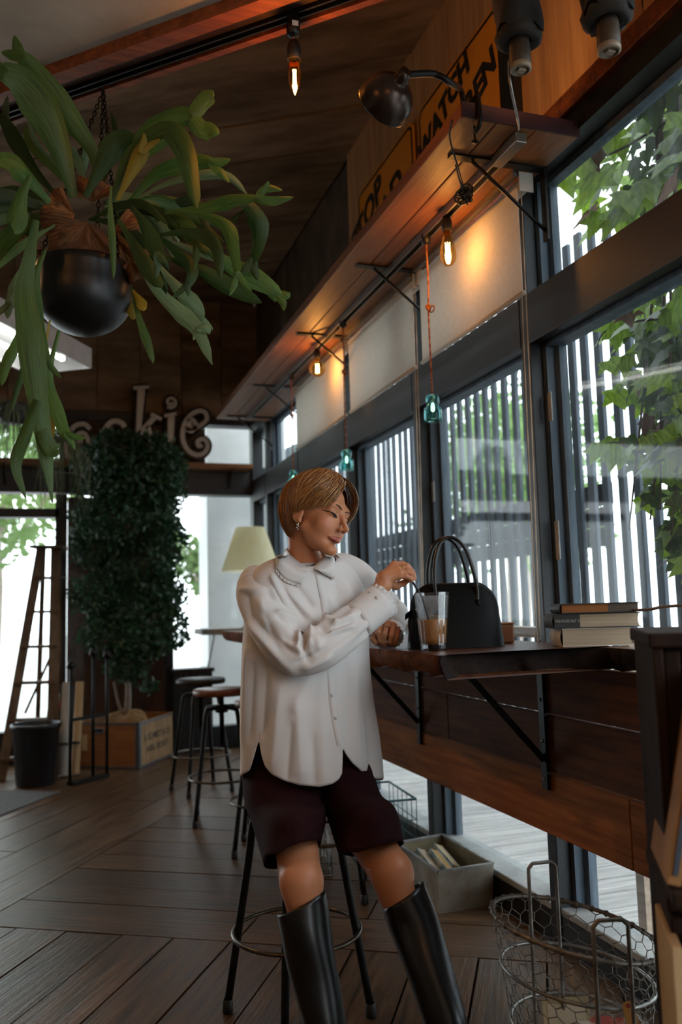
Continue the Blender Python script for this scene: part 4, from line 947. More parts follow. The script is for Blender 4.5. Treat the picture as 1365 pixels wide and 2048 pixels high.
# ------------------------------------------------------------------ two wrapped pipe ends hanging at the upper right
mat('pipe_wrap', '0e0c0a', '2a231c', rough=.8, scale=14, bump=.4); mat('pipe_black', '0b0a0a', rough=.7); mat('pipe_fitting', '2a2018', '463826', rough=.55, scale=12); mat('fitting_pale', '8a7a66', rough=.4)
def pipe_lamp(c, ztop, label, r=.052):
    t = thing('wrapped_pipe', label, 'pipe', (c[0], c[1], ztop)); x, y, z = c
    MB().lathe([(r*.98, ztop), (r*1.0, (z+.19+ztop)/2), (r*1.0, z+.19)], (x, y, 0), 18, caps=(True, False)).build('wrapping', 'pipe_wrap', t)
    n = 18; b = MB(); A = np.array([[(x+(r*1.06+.006*math.sin(3*a+4*h))*math.cos(a), y+(r*1.06+.006*math.sin(3*a+4*h))*math.sin(a), z+.20-h*.12-(0.012*math.sin(5*a) if h > .9 else 0)) for a in np.linspace(0, 2*math.pi, 25)[:-1]] for h in np.linspace(0, 1, 5)])
    b.garr(A, cu=True).build('torn_band', 'pipe_black', t)
    rg = random.Random(int(x*1000)); b = MB()
    A = np.array([[(x+rad*(1+.12*rg.uniform(-1, 1)*(i > 0))*math.cos(a), y+rad*(1+.1*rg.uniform(-1, 1)*(i > 0))*math.sin(a), z+hh) for a in np.linspace(0, 2*math.pi, 21)[:-1]] for i, (rad, hh) in enumerate(((.048, .10), (.055, .085), (.056, .07), (.043, .06), (.026, .068)))])
    b.garr(A, cu=True).build('frayed_collar', 'pipe_wrap', t)
    MB().lathe([(.024, .07), (.026, .03), (.026, 0.01), (.022, .004)], (x, y, z), 16).build('fitting', 'pipe_fitting', t)
    MB().lathe([(.023, .008), (.026, .004), (.026, -.006), (.02, -.01), (.02, 0), (.001, 0)], (x, y, z), 16).build('socket_end', 'fitting_pale', t)
    MB().box((x, y-.002, z-.006), (.02, .016, .012)).build('connector', 'fitting_pale', t, bev=.002)
pipe_lamp(at(1042, 135, 2.05), ZC-.015, 'dark wrapped pipe end hanging beside the orange WATCH sign')
pipe_lamp(at(1219, 98, 1.90), 2.84, 'dark wrapped pipe end hanging near the plywood wall by the window')
cw = thing('grey_cable', 'grey cable running from the pipe end down to the shelf track', 'cable', at(1030, 150, 2.05))
MB().tube(spline([at(1019, 120, 2.07), at(1019, 150, 2.08), at(1026, 190, 2.10), at(1037, 245, 2.2), onz(1038, 262, SZ+.02), onz(1034, 290, SZ-.012)], 20), .0035, 6).build('cable', 'rail_metal', cw)
# ------------------------------------------------------------------ fluorescent fitting
mat('lamp_enamel', 'b9bcc0', 'c9cbcd', rough=.4, scale=6)
fz = 2.58; fc = onz(184, 737, fz)[:2]; Lf, Wf, Hf = 1.5, .42, .12
ff = thing('fluorescent_fitting', 'grey fluorescent ceiling fitting with two lit tubes behind the fern', 'light fitting', (*fc, fz))
def fp(u, v, z): return np.array([*fc, 0])-U1*u-U2*v+HZ*z
Mf = np.array([U1, U2, HZ]).T
MB().box(fp(Lf/2, .004, fz+Hf/2), (Lf, .008, Hf), Mf).build('side_panel', 'lamp_enamel', ff)
MB().box(fp(Lf/2, Wf, fz+Hf/2), (Lf, .008, Hf), Mf).build('side_panel', 'lamp_enamel', ff)
MB().box(fp(.004, Wf/2, fz+Hf/2), (.008, Wf, Hf), Mf).build('end_panel', 'lamp_enamel', ff)
MB().box(fp(Lf, Wf/2, fz+Hf/2), (.008, Wf, Hf), Mf).build('end_panel', 'lamp_enamel', ff)
MB().box(fp(Lf/2, Wf/2, fz+Hf), (Lf, Wf, .006), Mf).build('reflector', 'lamp_enamel', ff)
for v in (.13, .29):
    MB().tube([fp(.12, v, fz+.04), fp(Lf-.1, v, fz+.04)], .014, 12).build('tube', 'tube_glow', ff)
    for u in (.10, Lf-.09): MB().box(fp(u, v, fz+.06), (.02, .035, .07), Mf).build('tube_holder', 'lamp_enamel', ff)
for u in (.35, Lf-.3): MB().tube([fp(u, .2, fz+Hf), fp(u, .2, ZC-.02)], .006, 6).build('suspension_rod', 'track_black', ff)
# ------------------------------------------------------------------ board shelf and carved sign letters on the back wall
bs = thing('wall_board_shelf', 'reddish wooden board shelf on the back wall carrying the sign letters', 'shelf', (.6, YB-.1, 2.27))
zs = 2.27
for y0, y1 in ((YB-.23, YB-.135), (YB-.13, YB-.035)):
    o = MB().box((0, 0, 0), (2.15, y1-y0, .035)).build('plank', 'shelf_wood', None, bev=.003); o.parent = bs; o.location = (.45-.6, (y0+y1)/2-(YB-.1), .02)
for x in (-.4, 1.36):
    MB().tube([(x, YB-.04, zs-.14), (x, YB-.2, zs)], .006, 6).build('strut', 'black_iron', bs); MB().box((x, YB-.044, zs-.07), (.03, .008, .15)).build('wall_plate', 'black_iron', bs)
mat('letter_face', 'b5a697', 'c4b6a6', rough=.55, scale=6); mat('letter_body', '0f0e0e', '1c1b1b', rough=.25, scale=8)
Ml = np.array([[1, 0, 0], [0, 0, 1], [0, 1, 0]], float)      # local x->X, y->Z, z->Y
YL = YB-.11
def pxl(x, y): p = ony(x, y, YL-.05); return np.array([p[0], p[2]])
def spiral(c, r0, r1, t0, t1, n=26, sx=1.0): return [(c[0]+sx*(r0+(r1-r0)*i/(n-1))*math.cos(t0+(t1-t0)*i/(n-1)), c[1]+(r0+(r1-r0)*i/(n-1))*math.sin(t0+(t1-t0)*i/(n-1))) for i in range(n)]
def letter(label, strokes, dbl=.02):
    pts = np.vstack([np.asarray(s[0]) for s in strokes]); c = (pts[:, 0].mean(), YL, zs+.038)
    t = thing('sign_letter', label, 'sign letter', c, 'carved sign letters')
    b = MB(); f = MB()
    for P, wv in strokes:
        wv = (np.asarray(wv) if not np.isscalar(wv) else wv)*1.3
        b.stroke(P, wv+2*dbl, YL-.045, YL+.045, Ml, (0, 0, 0)); f.stroke(P, wv, YL-.052, YL-.044, Ml, (0, 0, 0))
    b.build('backing', 'letter_body', t); f.build('face', 'letter_face', t)
L2 = lambda *q: np.array([pxl(*p) for p in q])
S = lambda *q, n=24: spline(np.array([pxl(*p) for p in q]), n)
letter('cream letter k on a black backing on the board shelf', [(L2((267, 776), (298, 774)), .022), (L2((283, 778), (277, 868)), np.array([.045, .028])), (L2((278, 868), (310, 834)), .030), (L2((302, 828), (324, 839)), .022), (L2((295, 852), (302, 876), (318, 905)), .034), (L2((270, 900), (286, 900)), .02)])
ic = pxl(342, 804)
letter('cream letter i with a spiral dot on a black backing', [(np.array(spiral(ic, .05, .012, -2.2, 6.5)), .018), (L2((329, 832), (353, 827)), .02), (L2((343, 832), (341, 882), (341, 912)), np.array([.042, .034, .03])), (L2((325, 915), (358, 912)), .02)])
ec = pxl(386, 848)
letter('cream letter e with curled ends on a black backing', [(S((380, 853), (378, 842), (386, 840), (392, 850), (384, 862), (372, 856), (384, 858), (402, 850), (414, 838), (410, 824), (396, 822), (380, 832), (368, 852), (366, 878), (376, 900), (394, 910), (410, 905), (416, 890), (408, 878), (396, 882), (398, 892), (405, 890), n=80), .027)])
letter('cream curled letter o behind the ficus on the board shelf', [(S((181, 858), (168, 848), (150, 852), (138, 868), (132, 890), (138, 915), (155, 928), (172, 915), (178, 890), (170, 868), (158, 868), (156, 880), (166, 882), n=60), .028)])
letter('cream letter c partly behind the ficus on the board shelf', [(S((250, 854), (244, 846), (232, 842), (220, 846), (210, 862), (206, 890), (214, 915), (230, 926), (250, 915), n=40), .03)])
# ------------------------------------------------------------------ staghorn fern in a hanging black bowl
def leaf_mat(name, c1, c2, under, rough=.5, transl=.25, rib='8fa05a'):
    m = bpy.data.materials.new(name); m.use_nodes = True; nt = m.node_tree; N = nt.nodes; L = nt.links; b = N['Principled BSDF']; MATS[name] = m
    tc = N.new('ShaderNodeTexCoord'); mp = N.new('ShaderNodeMapping'); mp.inputs['Scale'].default_value = (30, 3, 1)
    oi = N.new('ShaderNodeObjectInfo'); nz = N.new('ShaderNodeTexNoise'); nz.inputs['Scale'].default_value = 1.3; nz.inputs['Detail'].default_value = 5
    L.new(tc.outputs['UV'], mp.inputs[0]); L.new(mp.outputs[0], nz.inputs['Vector'])
    cr = N.new('ShaderNodeValToRGB'); e = cr.color_ramp.elements; e[0].position, e[1].position = .35, .7; e[0].color = (*lin(c1), 1); e[1].color = (*lin(c2), 1); L.new(nz.outputs['Fac'], cr.inputs[0])
    hs = N.new('ShaderNodeHueSaturation'); mr = N.new('ShaderNodeMapRange'); mr.inputs['To Min'].default_value = .7; mr.inputs['To Max'].default_value = 1.35; L.new(oi.outputs['Random'], mr.inputs[0]); L.new(mr.outputs[0], hs.inputs['Value']); L.new(cr.outputs[0], hs.inputs['Color'])
    L.new(hs.outputs[0], b.inputs['Base Color']); b.inputs['Roughness'].default_value = rough
    bp = N.new('ShaderNodeBump'); bp.inputs['Strength'].default_value = .3; bp.inputs['Distance'].default_value = .004; L.new(nz.outputs['Fac'], bp.inputs['Height']); L.new(bp.outputs[0], b.inputs['Normal'])
    tr = N.new('ShaderNodeBsdfTranslucent'); L.new(hs.outputs[0], tr.inputs[0]); mx = N.new('ShaderNodeMixShader'); mx.inputs[0].default_value = transl
    L.new(b.outputs[0], mx.inputs[1]); L.new(tr.outputs[0], mx.inputs[2]); L.new(mx.outputs[0], N['Material Output'].inputs[0])
leaf_mat('frond_green', '2c481c', '54762e', None); leaf_mat('frond_pale', '4c6844', '7f9670', None); leaf_mat('frond_dark', '1e3316', '35501f', None); leaf_mat('frond_yellow', '8a7a24', 'b09a34', None); leaf_mat('shield_brown', '4a2a14', '8a5c30', None, .85, .05)
mat('bowl_black', '0d0d0e', '151516', rough=.38, scale=6, metal=.3); mat('chain_iron', '14110f', rough=.5, metal=.8)
PC = at(168, 590, 2.50); PR = 95/FPX*2.50
fern = thing('staghorn_fern', 'large staghorn fern in a black bowl hanging from chains', 'hanging plant', PC)
prof = [(.001, -PR*.86)]+[(PR*math.sin(t), -PR*.86*math.cos(t)) for t in np.linspace(.15, 1.45, 12)]+[(PR*1.0, PR*.12), (PR*.985, PR*.36), (PR*1.0, PR*.42), (PR*1.0, PR*.56), (PR*.97, PR*.6), (PR*.94, PR*.56), (PR*.93, PR*.3)]
bowl = MB().lathe(prof, PC, 40).build('bowl', 'bowl_black', fern)
mat('moss', '2c1a0e', '5a3a20', rough=.95, scale=14, bump=.8)
MB().lathe([(PR*.95, PR*.5), (PR*.8, PR*.75), (PR*.62, PR*1.1), (PR*.4, PR*1.4), (.001, PR*1.5)], PC, 20).build('root_ball', 'moss', fern)
b = MB()
def chain(a, z1, top):
    a = np.asarray(a, float); top = np.asarray(top, float); L_ = np.linalg.norm(top-a); n = int(L_/.017); d_ = nrm(top-a); s1 = nrm(np.cross(d_, (1, .3, 0))); s2 = np.cross(d_, s1)
    for k in range(n):
        c = a+d_*(k+.5)*L_/n; s = s1 if k % 2 else s2
        b.tube([c+d_*.0115*math.cos(q)+s*.0055*math.sin(q) for q in np.linspace(0, 2*math.pi, 9)[:-1]], .0017, 4, closed=True)
hook = onz(165, 147, 2.86); hook = np.array([PC[0]+.0, PC[1]+.0, 2.855]); hook = np.array([*(a0+rd*((np.array([.06, 2.61])-a0)@rd)-rn*.035), 2.80])
for k in range(3):
    a = 1.3+k*2*math.pi/3; chain(PC+np.array([PR*.95*math.cos(a), PR*.95*math.sin(a), PR*.5]), 0, hook)
b.build('chains', 'chain_iron', fern)
def frond(path, wpx, m='frond_green', forks=None, twist=.0, cup=.25, taper=(.25, 1.0, .55), parent=fern, name='frond', d0=None, face=None):
    """path of (px, py, depth); width in pixels; forks = list of (path, width)"""
    def ribbon(pth, wp, tp, n=22):
        P = spline([at(x, y, d) for x, y, d in pth], n); T = np.gradient(P, axis=0); T /= np.linalg.norm(T, axis=1)[:, None]
        dm = np.mean([d for _, _, d in pth]); w_ = 1.3*wp/FPX*dm; t = np.linspace(0, 1, n)
        wd = w_*np.interp(t, [0, .12, .55, .9, 1.0], [tp[0], tp[0]*1.3, tp[1], tp[2], .04]); nu = 7; A = np.zeros((n, nu, 3)); uv = []
        ph = random.uniform(0, 6)
        for i in range(n):
            view = nrm(P[i]-CAM); f = nrm(view*.9+np.array([0, 0, -.30]) if face is None else np.asarray(face, float)); s = nrm(np.cross(T[i], f)); nn = np.cross(s, T[i]); a = twist*(t[i]-.3)+.25*math.sin(3*t[i]+ph); s2 = s*math.cos(a)+nn*math.sin(a); n2 = np.cross(s2, T[i])
            for j in range(nu):
                u = j/(nu-1)*2-1; A[i, j] = P[i]+s2*(u*wd[i]/2)+n2*(cup*wd[i]*.5*(u*u-.4)+.05*wd[i]*math.sin(6*t[i]+2*u+ph))
        return A
    o3 = np.array(origin(parent)); mb = MB(); uvs = []
    for pth, wp, tp in [(path, wpx, taper)]+[(p, w_, (.7, 1.0, .45)) for p, w_ in (forks or [])]:
        A = ribbon(pth, wp, tp); n, nu = A.shape[:2]; k = len(mb.v); mb.garr(A-o3); uvs += [(j/(nu-1), i/(n-1)) for i in range(n) for j in range(nu)]
    me = mb.mesh(name, m); ul = me.uv_layers.new(name='UVMap')
    vi = np.zeros(len(me.loops), int); me.loops.foreach_get('vertex_index', vi); ul.data.foreach_set('uv', np.array(uvs)[vi].ravel())
    o = bpy.data.objects.new(name, me); col.objects.link(o); o.parent = parent; return o
D = 2.5
def f3(pts, d0=0.0, d1=0.0): n = len(pts); return [(x, y, D+d0+(d1-d0)*i/(n-1)) for i, (x, y) in enumerate(pts)]
G, Pp, Dk, Yw = 'frond_green', 'frond_pale', 'frond_dark', 'frond_yellow'
FR = [
 ([(148, 395), (125, 310), (88, 222), (40, 160), (-10, 140)], 62, G, 0, -.15, None),
 ([(198, 385), (188, 310), (150, 250), (103, 185), (60, 130), (32, 105)], 40, G, .05, -.1, None),
 ([(160, 395), (110, 340), (62, 290), (49, 248)], 15, G, .1, .1, None),
 ([(165, 400), (130, 350), (80, 300), (55, 240)], 13, Pp, .1, .15, None),
 ([(170, 395), (205, 330), (235, 285), (268, 268)], 38, Dk, -.05, -.1, None),
 ([(222, 402), (262, 315), (310, 265), (345, 262), (372, 305), (385, 365), (394, 418)], 40, G, -.05, -.25, None),
 ([(228, 398), (255, 330), (300, 275), (350, 238), (392, 225)], 50, G, .05, .0, [([(385, 232), (405, 205), (422, 190), (429, 188)], 26), ([(382, 238), (405, 258), (425, 262), (439, 268)], 30)]),
 ([(235, 400), (262, 345), (285, 300), (292, 288)], 26, Yw, -.08, -.12, None),
 ([(262, 402), (310, 350), (365, 328), (410, 322), (437, 330)], 34, G, .0, -.05, None),
 ([(262, 405), (330, 368), (400, 350), (455, 352), (496, 390)], 17, Pp, .05, .05, None),
 ([(330, 425), (410, 415), (470, 400), (520, 395)], 26, G, -.05, -.1, [([(510, 396), (545, 402), (588, 394)], 15), ([(515, 394), (530, 378), (548, 377), (566, 381)], 13), ([(525, 385), (535, 370), (537, 362)], 8)]),
 ([(455, 402), (490, 405), (515, 440), (518, 480), (503, 535)], 32, Dk, .0, .05, None),
 ([(498, 412), (472, 435), (455, 460), (446, 482)], 12, Dk, .05, .08, None),
 ([(355, 420), (415, 432), (455, 455), (468, 500), (478, 562)], 24, G, -.1, -.2, None),
 ([(262, 412), (290, 450), (312, 500), (322, 522)], 28, Dk, -.1, -.2, None),
 ([(238, 440), (275, 500), (305, 550), (324, 576)], 30, Dk, -.08, -.15, None),
 ([(272, 520), (310, 575), (360, 625), (395, 660), (425, 730)], 28, Pp, -.05, -.1, [([(395, 655), (412, 658), (420, 668)], 14)]),
 ([(322, 535), (355, 575), (392, 615), (402, 645)], 28, Pp, .05, .1, None),
 ([(325, 512), (400, 540), (470, 580), (524, 606)], 28, Dk, .0, .0, None),
 ([(400, 490), (460, 530), (520, 562), (565, 590)], 36, G, .05, .1, [([(555, 585), (572, 590), (581, 586)], 14), ([(550, 588), (566, 605), (568, 622)], 12), ([(530, 575), (545, 590), (552, 604)], 12)]),
 ([(262, 575), (280, 640), (297, 690), (307, 727)], 16, G, -.02, -.05, None),
 ([(265, 580), (282, 605), (287, 622)], 18, Yw, -.02, -.05, None),
 ([(258, 590), (262, 620), (268, 640)], 14, Yw, .0, .0, None),
 ([(72, 440), (62, 500), (50, 580), (60, 655), (72, 760), (85, 850), (105, 1006)], 44, G, -.2, -.3, [([(75, 800), (50, 870), (32, 930), (52, 998)], 20), ([(82, 860), (105, 900), (120, 905)], 24)]),
 ([(118, 660), (98, 750), (112, 815), (130, 865), (146, 878)], 22, G, -.1, -.15, None),
 ([(100, 640), (88, 720), (104, 800), (106, 880)], 12, Yw, -.1, -.12, None),
 ([(48, 620), (35, 680), (12, 730), (3, 772)], 18, G, -.05, -.1, None),
 ([(100, 405), (55, 355), (20, 325), (-20, 318)], 40, G, -.1, -.3, None),
 ([(60, 350), (40, 400), (32, 450), (24, 455)], 32, G, -.25, -.3, None),
 ([(110, 425), (60, 440), (0, 490), (-50, 560)], 26, G, .0, .1, None),
 ([(110, 415), (50, 410), (-10, 420)], 24, Dk, .05, .1, None),
 ([(60, 510), (38, 560), (30, 590), (12, 622)], 26, Pp, -.1, -.15, None),
 ([(120, 400), (60, 330), (20, 260), (5, 230)], 26, Dk, .1, .2, None),
 ([(110, 440), (40, 460), (-20, 480)], 12, Pp, .1, .2, None), ([(110, 450), (45, 490), (-10, 540)], 14, G, -.1, -.2, None),
 ([(222, 372), (221, 420), (226, 500), (227, 560)], 12, G, -.14, -.16, None),
 ([(182, 395), (165, 350), (150, 308), (148, 293)], 14, Pp, .05, .1, [([(165, 345), (172, 310), (174, 292)], 12)]),
 ([(190, 400), (225, 320), (232, 270), (222, 225)], 12, Dk, .15, .25, None),
 ([(300, 430), (360, 405), (395, 410), (420, 470)], 22, Dk, .1, .1, None),
 ([(320, 470), (380, 465), (430, 490), (442, 560)], 24, Dk, -.05, -.1, None),
 ([(330, 480), (390, 500), (440, 515), (480, 540)], 20, Pp, .1, .15, None),
 ([(300, 460), (350, 500), (385, 540), (372, 580)], 22, Dk, .0, -.05, None),
 ([(310, 440), (350, 430), (385, 470), (400, 500)], 26, G, .0, -.05, None),
 ([(90, 500), (70, 560), (75, 640), (100, 740)], 22, G, -.15, -.2, None),
 ([(40, 640), (60, 700), (40, 760), (20, 830)], 12, Dk, -.05, -.05, None),
]
for pts, wp, m, d0, d1, fk in FR:
    if fk is None and wp >= 20 and len(pts) > 3 and random.random() < .75:      # antler-like tips
        (xa, ya), (xb, yb) = pts[-2], pts[-1]; q = math.hypot(xb-xa, yb-ya)+1e-6; ux, uy = (xb-xa)/q, (yb-ya)/q; fk = []
        for s_, L3 in ((1, random.uniform(22, 46)), (-1, random.uniform(14, 34))):
            vx, vy = ux*.75-uy*.66*s_, uy*.75+ux*.66*s_; fk.append(([(xb-ux*20, yb-uy*20), (xb-ux*6+vx*L3*.4, yb-uy*6+vy*L3*.4), (xb+vx*L3, yb+vy*L3)], wp*.42))
    fks = [([(x, y, D+d1) for x, y in p], w_) for p, w_ in fk] if fk else None
    frond(f3(pts, d0, d1), wp, m, fks, twist=random.uniform(-.5, .5))
gf = random.Random(77)
for k in range(26):
    a = gf.uniform(-.35, 1.05) if k % 3 else gf.uniform(2.3, 3.6); L_ = gf.uniform(110, 230); x0, y0 = 215+gf.uniform(-40, 40) if math.cos(a) > 0 else 110, 425+gf.uniform(-25, 30); dx, dy = L_*math.cos(a), L_*math.sin(a)*.6
    dd = gf.uniform(-.12, .28); pts = [(x0, y0), (x0+dx*.35, y0+dy*.3-18), (x0+dx*.7, y0+dy*.7-8), (x0+dx, y0+dy+gf.uniform(10, 60))]
    frond(f3(pts, .03, dd), gf.uniform(16, 30), gf.choice((G, Dk, Dk, Pp)), None, twist=gf.uniform(-.8, .8))
# brown shield fronds: fans wrapped over the root ball
def shield(px, py, d, r, a0_, a1_, tilt_, m='shield_brown'):
    c = at(px, py, d); n, k = 26, 9; b = MB(); rr2 = random.Random(int(px)); A = np.zeros((k, n, 3))
    up_ = nrm(HZ*math.cos(tilt_)-HF*math.sin(tilt_)); nn = nrm(-HF*math.cos(tilt_)-HZ*math.sin(tilt_))
    for j in range(k):
        for i in range(n):
            a = a0_+(a1_-a0_)*i/(n-1); q = r*(j/(k-1))*(1+(.10*math.sin(9*a+px)+.06*rr2.uniform(-1, 1))*(j/(k-1))**2); bulge = .35*r*math.sin(math.pi*.5*j/(k-1))
            A[j, i] = c+HR*q*math.cos(a)+up_*q*math.sin(a)+nn*(bulge-.3*q*q/r+.012*math.sin(7*a)*(j/(k-1)))
    b.garr(A-np.array(origin(fern))); me = b.mesh('shield_frond', m); ul = me.uv_layers.new(name='UVMap'); uv = np.array([(i/(n-1), j/(k-1)) for j in range(k) for i in range(n)])
    vi = np.zeros(len(me.loops), int); me.loops.foreach_get('vertex_index', vi); ul.data.foreach_set('uv', uv[vi].ravel())
    o = bpy.data.objects.new('shield_frond', me); col.objects.link(o); o.parent = fern
shield(175, 445, 2.42, .125, 2.9, 5.4, .3); shield(150, 430, 2.48, .09, 1.9, 4.4, .2); shield(225, 465, 2.50, .09, -1.6, .9, .4); shield(185, 405, 2.52, .075, .2, 2.8, .2); shield(90, 500, 2.46, .07, 2.4, 5.2, .5); shield(262, 520, 2.46, .06, -2.6, .6, .6)
# ------------------------------------------------------------------ ficus in burlap in a stencilled crate
mat('crate_pale', '8a6a48', 'a9865e', rough=.7, scale=4, stretch=(6, 6, 1), bump=.1); mat('crate_orange', '7a4a1e', '94602c', rough=.65, scale=5, stretch=(1, 1, 5)); mat('crate_metal', '6c7076', rough=.4, metal=.7); mat('stencil', '3f3a36', rough=.8)
mat('burlap', '7a5c3a', '9a7a50', rough=.95, scale=60, bump=.5); mat('bark', '7d7062', 'a2968a', rough=.8, scale=16, stretch=(1, 1, .3)); mat('paper_label', 'b59a6c', rough=.8)
Mk = np.array([U2, U1, HZ]).T; K0 = np.array([.56, 6.37, 0]); KW, KL, KH = .50, .60, .33
def kp(x, y, z): return K0+U2*(x-KW)+U1*y+HZ*z
kr = thing('planter_crate', 'wooden packing crate with stencilled lettering and metal corners holding the ficus', 'crate', K0)
def kbox(nm, x0, x1, y0, y1, z0, z1, m, bev=.002): return MB().box(kp((x0+x1)/2, (y0+y1)/2, (z0+z1)/2), (x1-x0, y1-y0, z1-z0), Mk).build(nm, m, kr, bev)
fr_ = kbox('end_board', 0, KW, 0, .016, .012, KH, 'crate_orange'); kbox('end_board', 0, KW, KL-.016, KL, .012, KH, 'crate_orange')
sd = kbox('side_board', KW-.016, KW, .016, KL-.016, .012, KH, 'crate_pale'); kbox('side_board', 0, .016, .016, KL-.016, .012, KH, 'crate_pale'); kbox('bottom_board', 0, KW, 0, KL, 0, .012, 'crate_orange')
for x, y in ((KW, 0), (KW, KL), (0, 0), (0, KL)):
    xs = (x-.03, x+.002) if x else (-.002, .03); ys_ = (y-.03, y+.002) if y else (-.002, .03)
    kbox('corner_strap', xs[0], xs[1], (ys_[0] if not y else KL-.0), (ys_[0]+.002 if not y else KL+.002), .005, KH+.001, 'crate_metal', 0)
    kbox('corner_strap', (KW if x else -.002), (KW+.002 if x else 0), ys_[0], ys_[1], .005, KH+.001, 'crate_metal', 0)
for z in (.012, KH-.012): kbox('edge_strap', KW, KW+.0022, 0, KL, z-.008, z+.008, 'crate_metal', 0); kbox('edge_strap', 0, KW, -.0022, 0, z-.008, z+.008, 'crate_metal', 0)
hp_ = MB().tube([kp(.13, -.004, KH-.045), kp(.22, -.004, KH-.045), kp(.225, -.004, KH-.065), kp(.22, -.004, KH-.075), kp(.13, -.004, KH-.075), kp(.125, -.004, KH-.065)], .005, 6, closed=True).build('handle', 'crate_metal', kr)
kbox('hand_hole', .135, .215, -.001, .004, KH-.072, KH-.048, 'socket_black', 0); kbox('paper_label', .05, .09, -.0015, 0, .13, .24, 'paper_label', 0)
Mtx = np.array([U1, HZ, U2]).T
text_mesh('A. SCHMIDT & CO', .068, .0004, Mtx, kp(KW+.001, KL/2, KH*.62), 'stencil_lettering', 'stencil', kr, sx=.80, bold=.001)
text_mesh('AURSL. ESCHUTT', .060, .0004, Mtx, kp(KW+.001, KL/2+.005, KH*.36), 'stencil_lettering', 'stencil', kr, sx=.80, bold=.001)
fi = thing('ficus_tree', 'tall dark green ficus with its root ball wrapped in burlap', 'tree', kp(KW/2, KL/2, .02))
tc0 = kp(KW/2, KL/2, 0)
b = MB(); A = np.zeros((10, 28, 3))
for j in range(10):
    for i in range(28):
        a = 2*math.pi*i/28; v = j/9; r = (.13+.06*math.sin(math.pi*min(1, v*1.1)))*(1+.06*math.sin(5*a+6*v)+.04*math.sin(9*a)); r *= (1 if v < .75 else 1-.9*(v-.75)/.25)
        A[j, i] = tc0+np.array([r*math.cos(a)*1.0, r*math.sin(a)*1.0, .03+(.42 if v < .75 else .42)*min(v, .8)+.02*math.sin(4*a)*(v > .5)])
for j in range(10): A[j, :, :2] = tc0[:2]+(A[j, :, :2]-tc0[:2])*min(1, .92)
b.garr(A, cu=True).build('burlap_wrap', 'burlap', fi, sub=1)
b = MB()
tt = tc0+np.array([0, 0, .3])
CRc = at(258, 1090, 6.45)
b.tube(spline([tt, tt+np.array([.01, 0, .25]), tt+np.array([-.02, .03, .6]), tt+np.array([.04, 0, 1.0]), tt+np.array([0, 0, 1.9])], 20), np.linspace(.026, .008, 20), 8)
b.tube(spline([tt, tt+np.array([-.06, -.04, .12]), tt+np.array([-.10, -.05, .3])], 8), np.linspace(.014, .008, 8), 6)
b.build('trunk', 'bark', fi)
b = MB(); rg = random.Random(11); tips = []
for k in range(26):
    h_ = rg.uniform(.35, 1.9); p = tt+np.array([0, 0, h_]); q = p+np.array([rg.gauss(0, .2), rg.gauss(0, .16), rg.uniform(.05, .3)]); b.tube(spline([p, (p+q)/2+np.array([0, 0, .04]), q], 6), np.linspace(.007, .003, 6), 5)
b.build('branches', 'bark', fi)['kind'] = 'stuff'
leaf_mat('ficus_leaf', '1c3a28', '4c7c54', None, .35, .25)
def leaf_cloud(name, m, parent, centres, n, size, aspect=.55, seed=1, droop=0.0):
    """many small folded leaves as one mesh; centres = list of (centre, radii)"""
    g = np.random.default_rng(seed); C = np.array([c for c, r in centres]); Rr = np.array([r for c, r in centres]); w_ = np.prod(Rr, 1)**(2/3); idx = g.choice(len(C), n, p=w_/w_.sum())
    d = g.normal(size=(n, 3)); d /= np.linalg.norm(d, axis=1)[:, None]; rad = g.uniform(.35, 1.0, n)**.6; P = C[idx]+d*Rr[idx]*rad[:, None]
    X = g.normal(size=(n, 3)); X[:, 2] -= droop; X /= np.linalg.norm(X, axis=1)[:, None]; Y = np.cross(X, g.normal(size=(n, 3))); Y /= np.linalg.norm(Y, axis=1)[:, None]; Z = np.cross(X, Y)
    s = size*g.uniform(.7, 1.3, n)[:, None]
    V = np.stack([P, P+X*s*.5+Y*s*aspect*.5+Z*s*.06, P+X*s, P+X*s*.5-Y*s*aspect*.5+Z*s*.06], 1).reshape(-1, 3)-np.array(origin(parent))
    F = (np.arange(n)[:, None]*4+np.array([[0, 1, 2, 3]]))
    me = bpy.data.meshes.new(name); me.from_pydata(V.tolist(), [], F.tolist()); me.update(); me.materials.append(MATS[m])
    ul = me.uv_layers.new(name='UVMap'); uv = np.tile(np.array([[.5, 0], [1, .5], [.5, 1], [0, .5]]), (n, 1))+np.repeat(g.uniform(0, 8, n), 4)[:, None]; ul.data.foreach_set('uv', uv.ravel())
    o = bpy.data.objects.new(name, me); col.objects.link(o); o.parent = parent; o['kind'] = 'stuff'; return o
DT = 6.28; sc = DT/FPX
blobs = []
for x, y, rx, ry in ((305, 905, 55, 40), (235, 900, 60, 45), (262, 955, 100, 60), (330, 935, 45, 40), (200, 990, 50, 50), (320, 985, 55, 50), (250, 1040, 110, 60), (330, 1080, 45, 60), (195, 1095, 60, 50), (270, 1130, 90, 60), (190, 1190, 55, 40), (330, 1190, 45, 55), (260, 1210, 80, 55), (345, 1260, 35, 40), (220, 1270, 60, 50), (285, 1285, 60, 40), (255, 1335, 45, 30), (180, 930, 40, 30), (300, 1370, 18, 14)):
    blobs.append((at(x, y, DT+rg.uniform(-.08, .12)), (rx*sc, rx*sc*.6, ry*sc)))
leaf_cloud('foliage', 'ficus_leaf', fi, blobs, 15000, .05, seed=3)
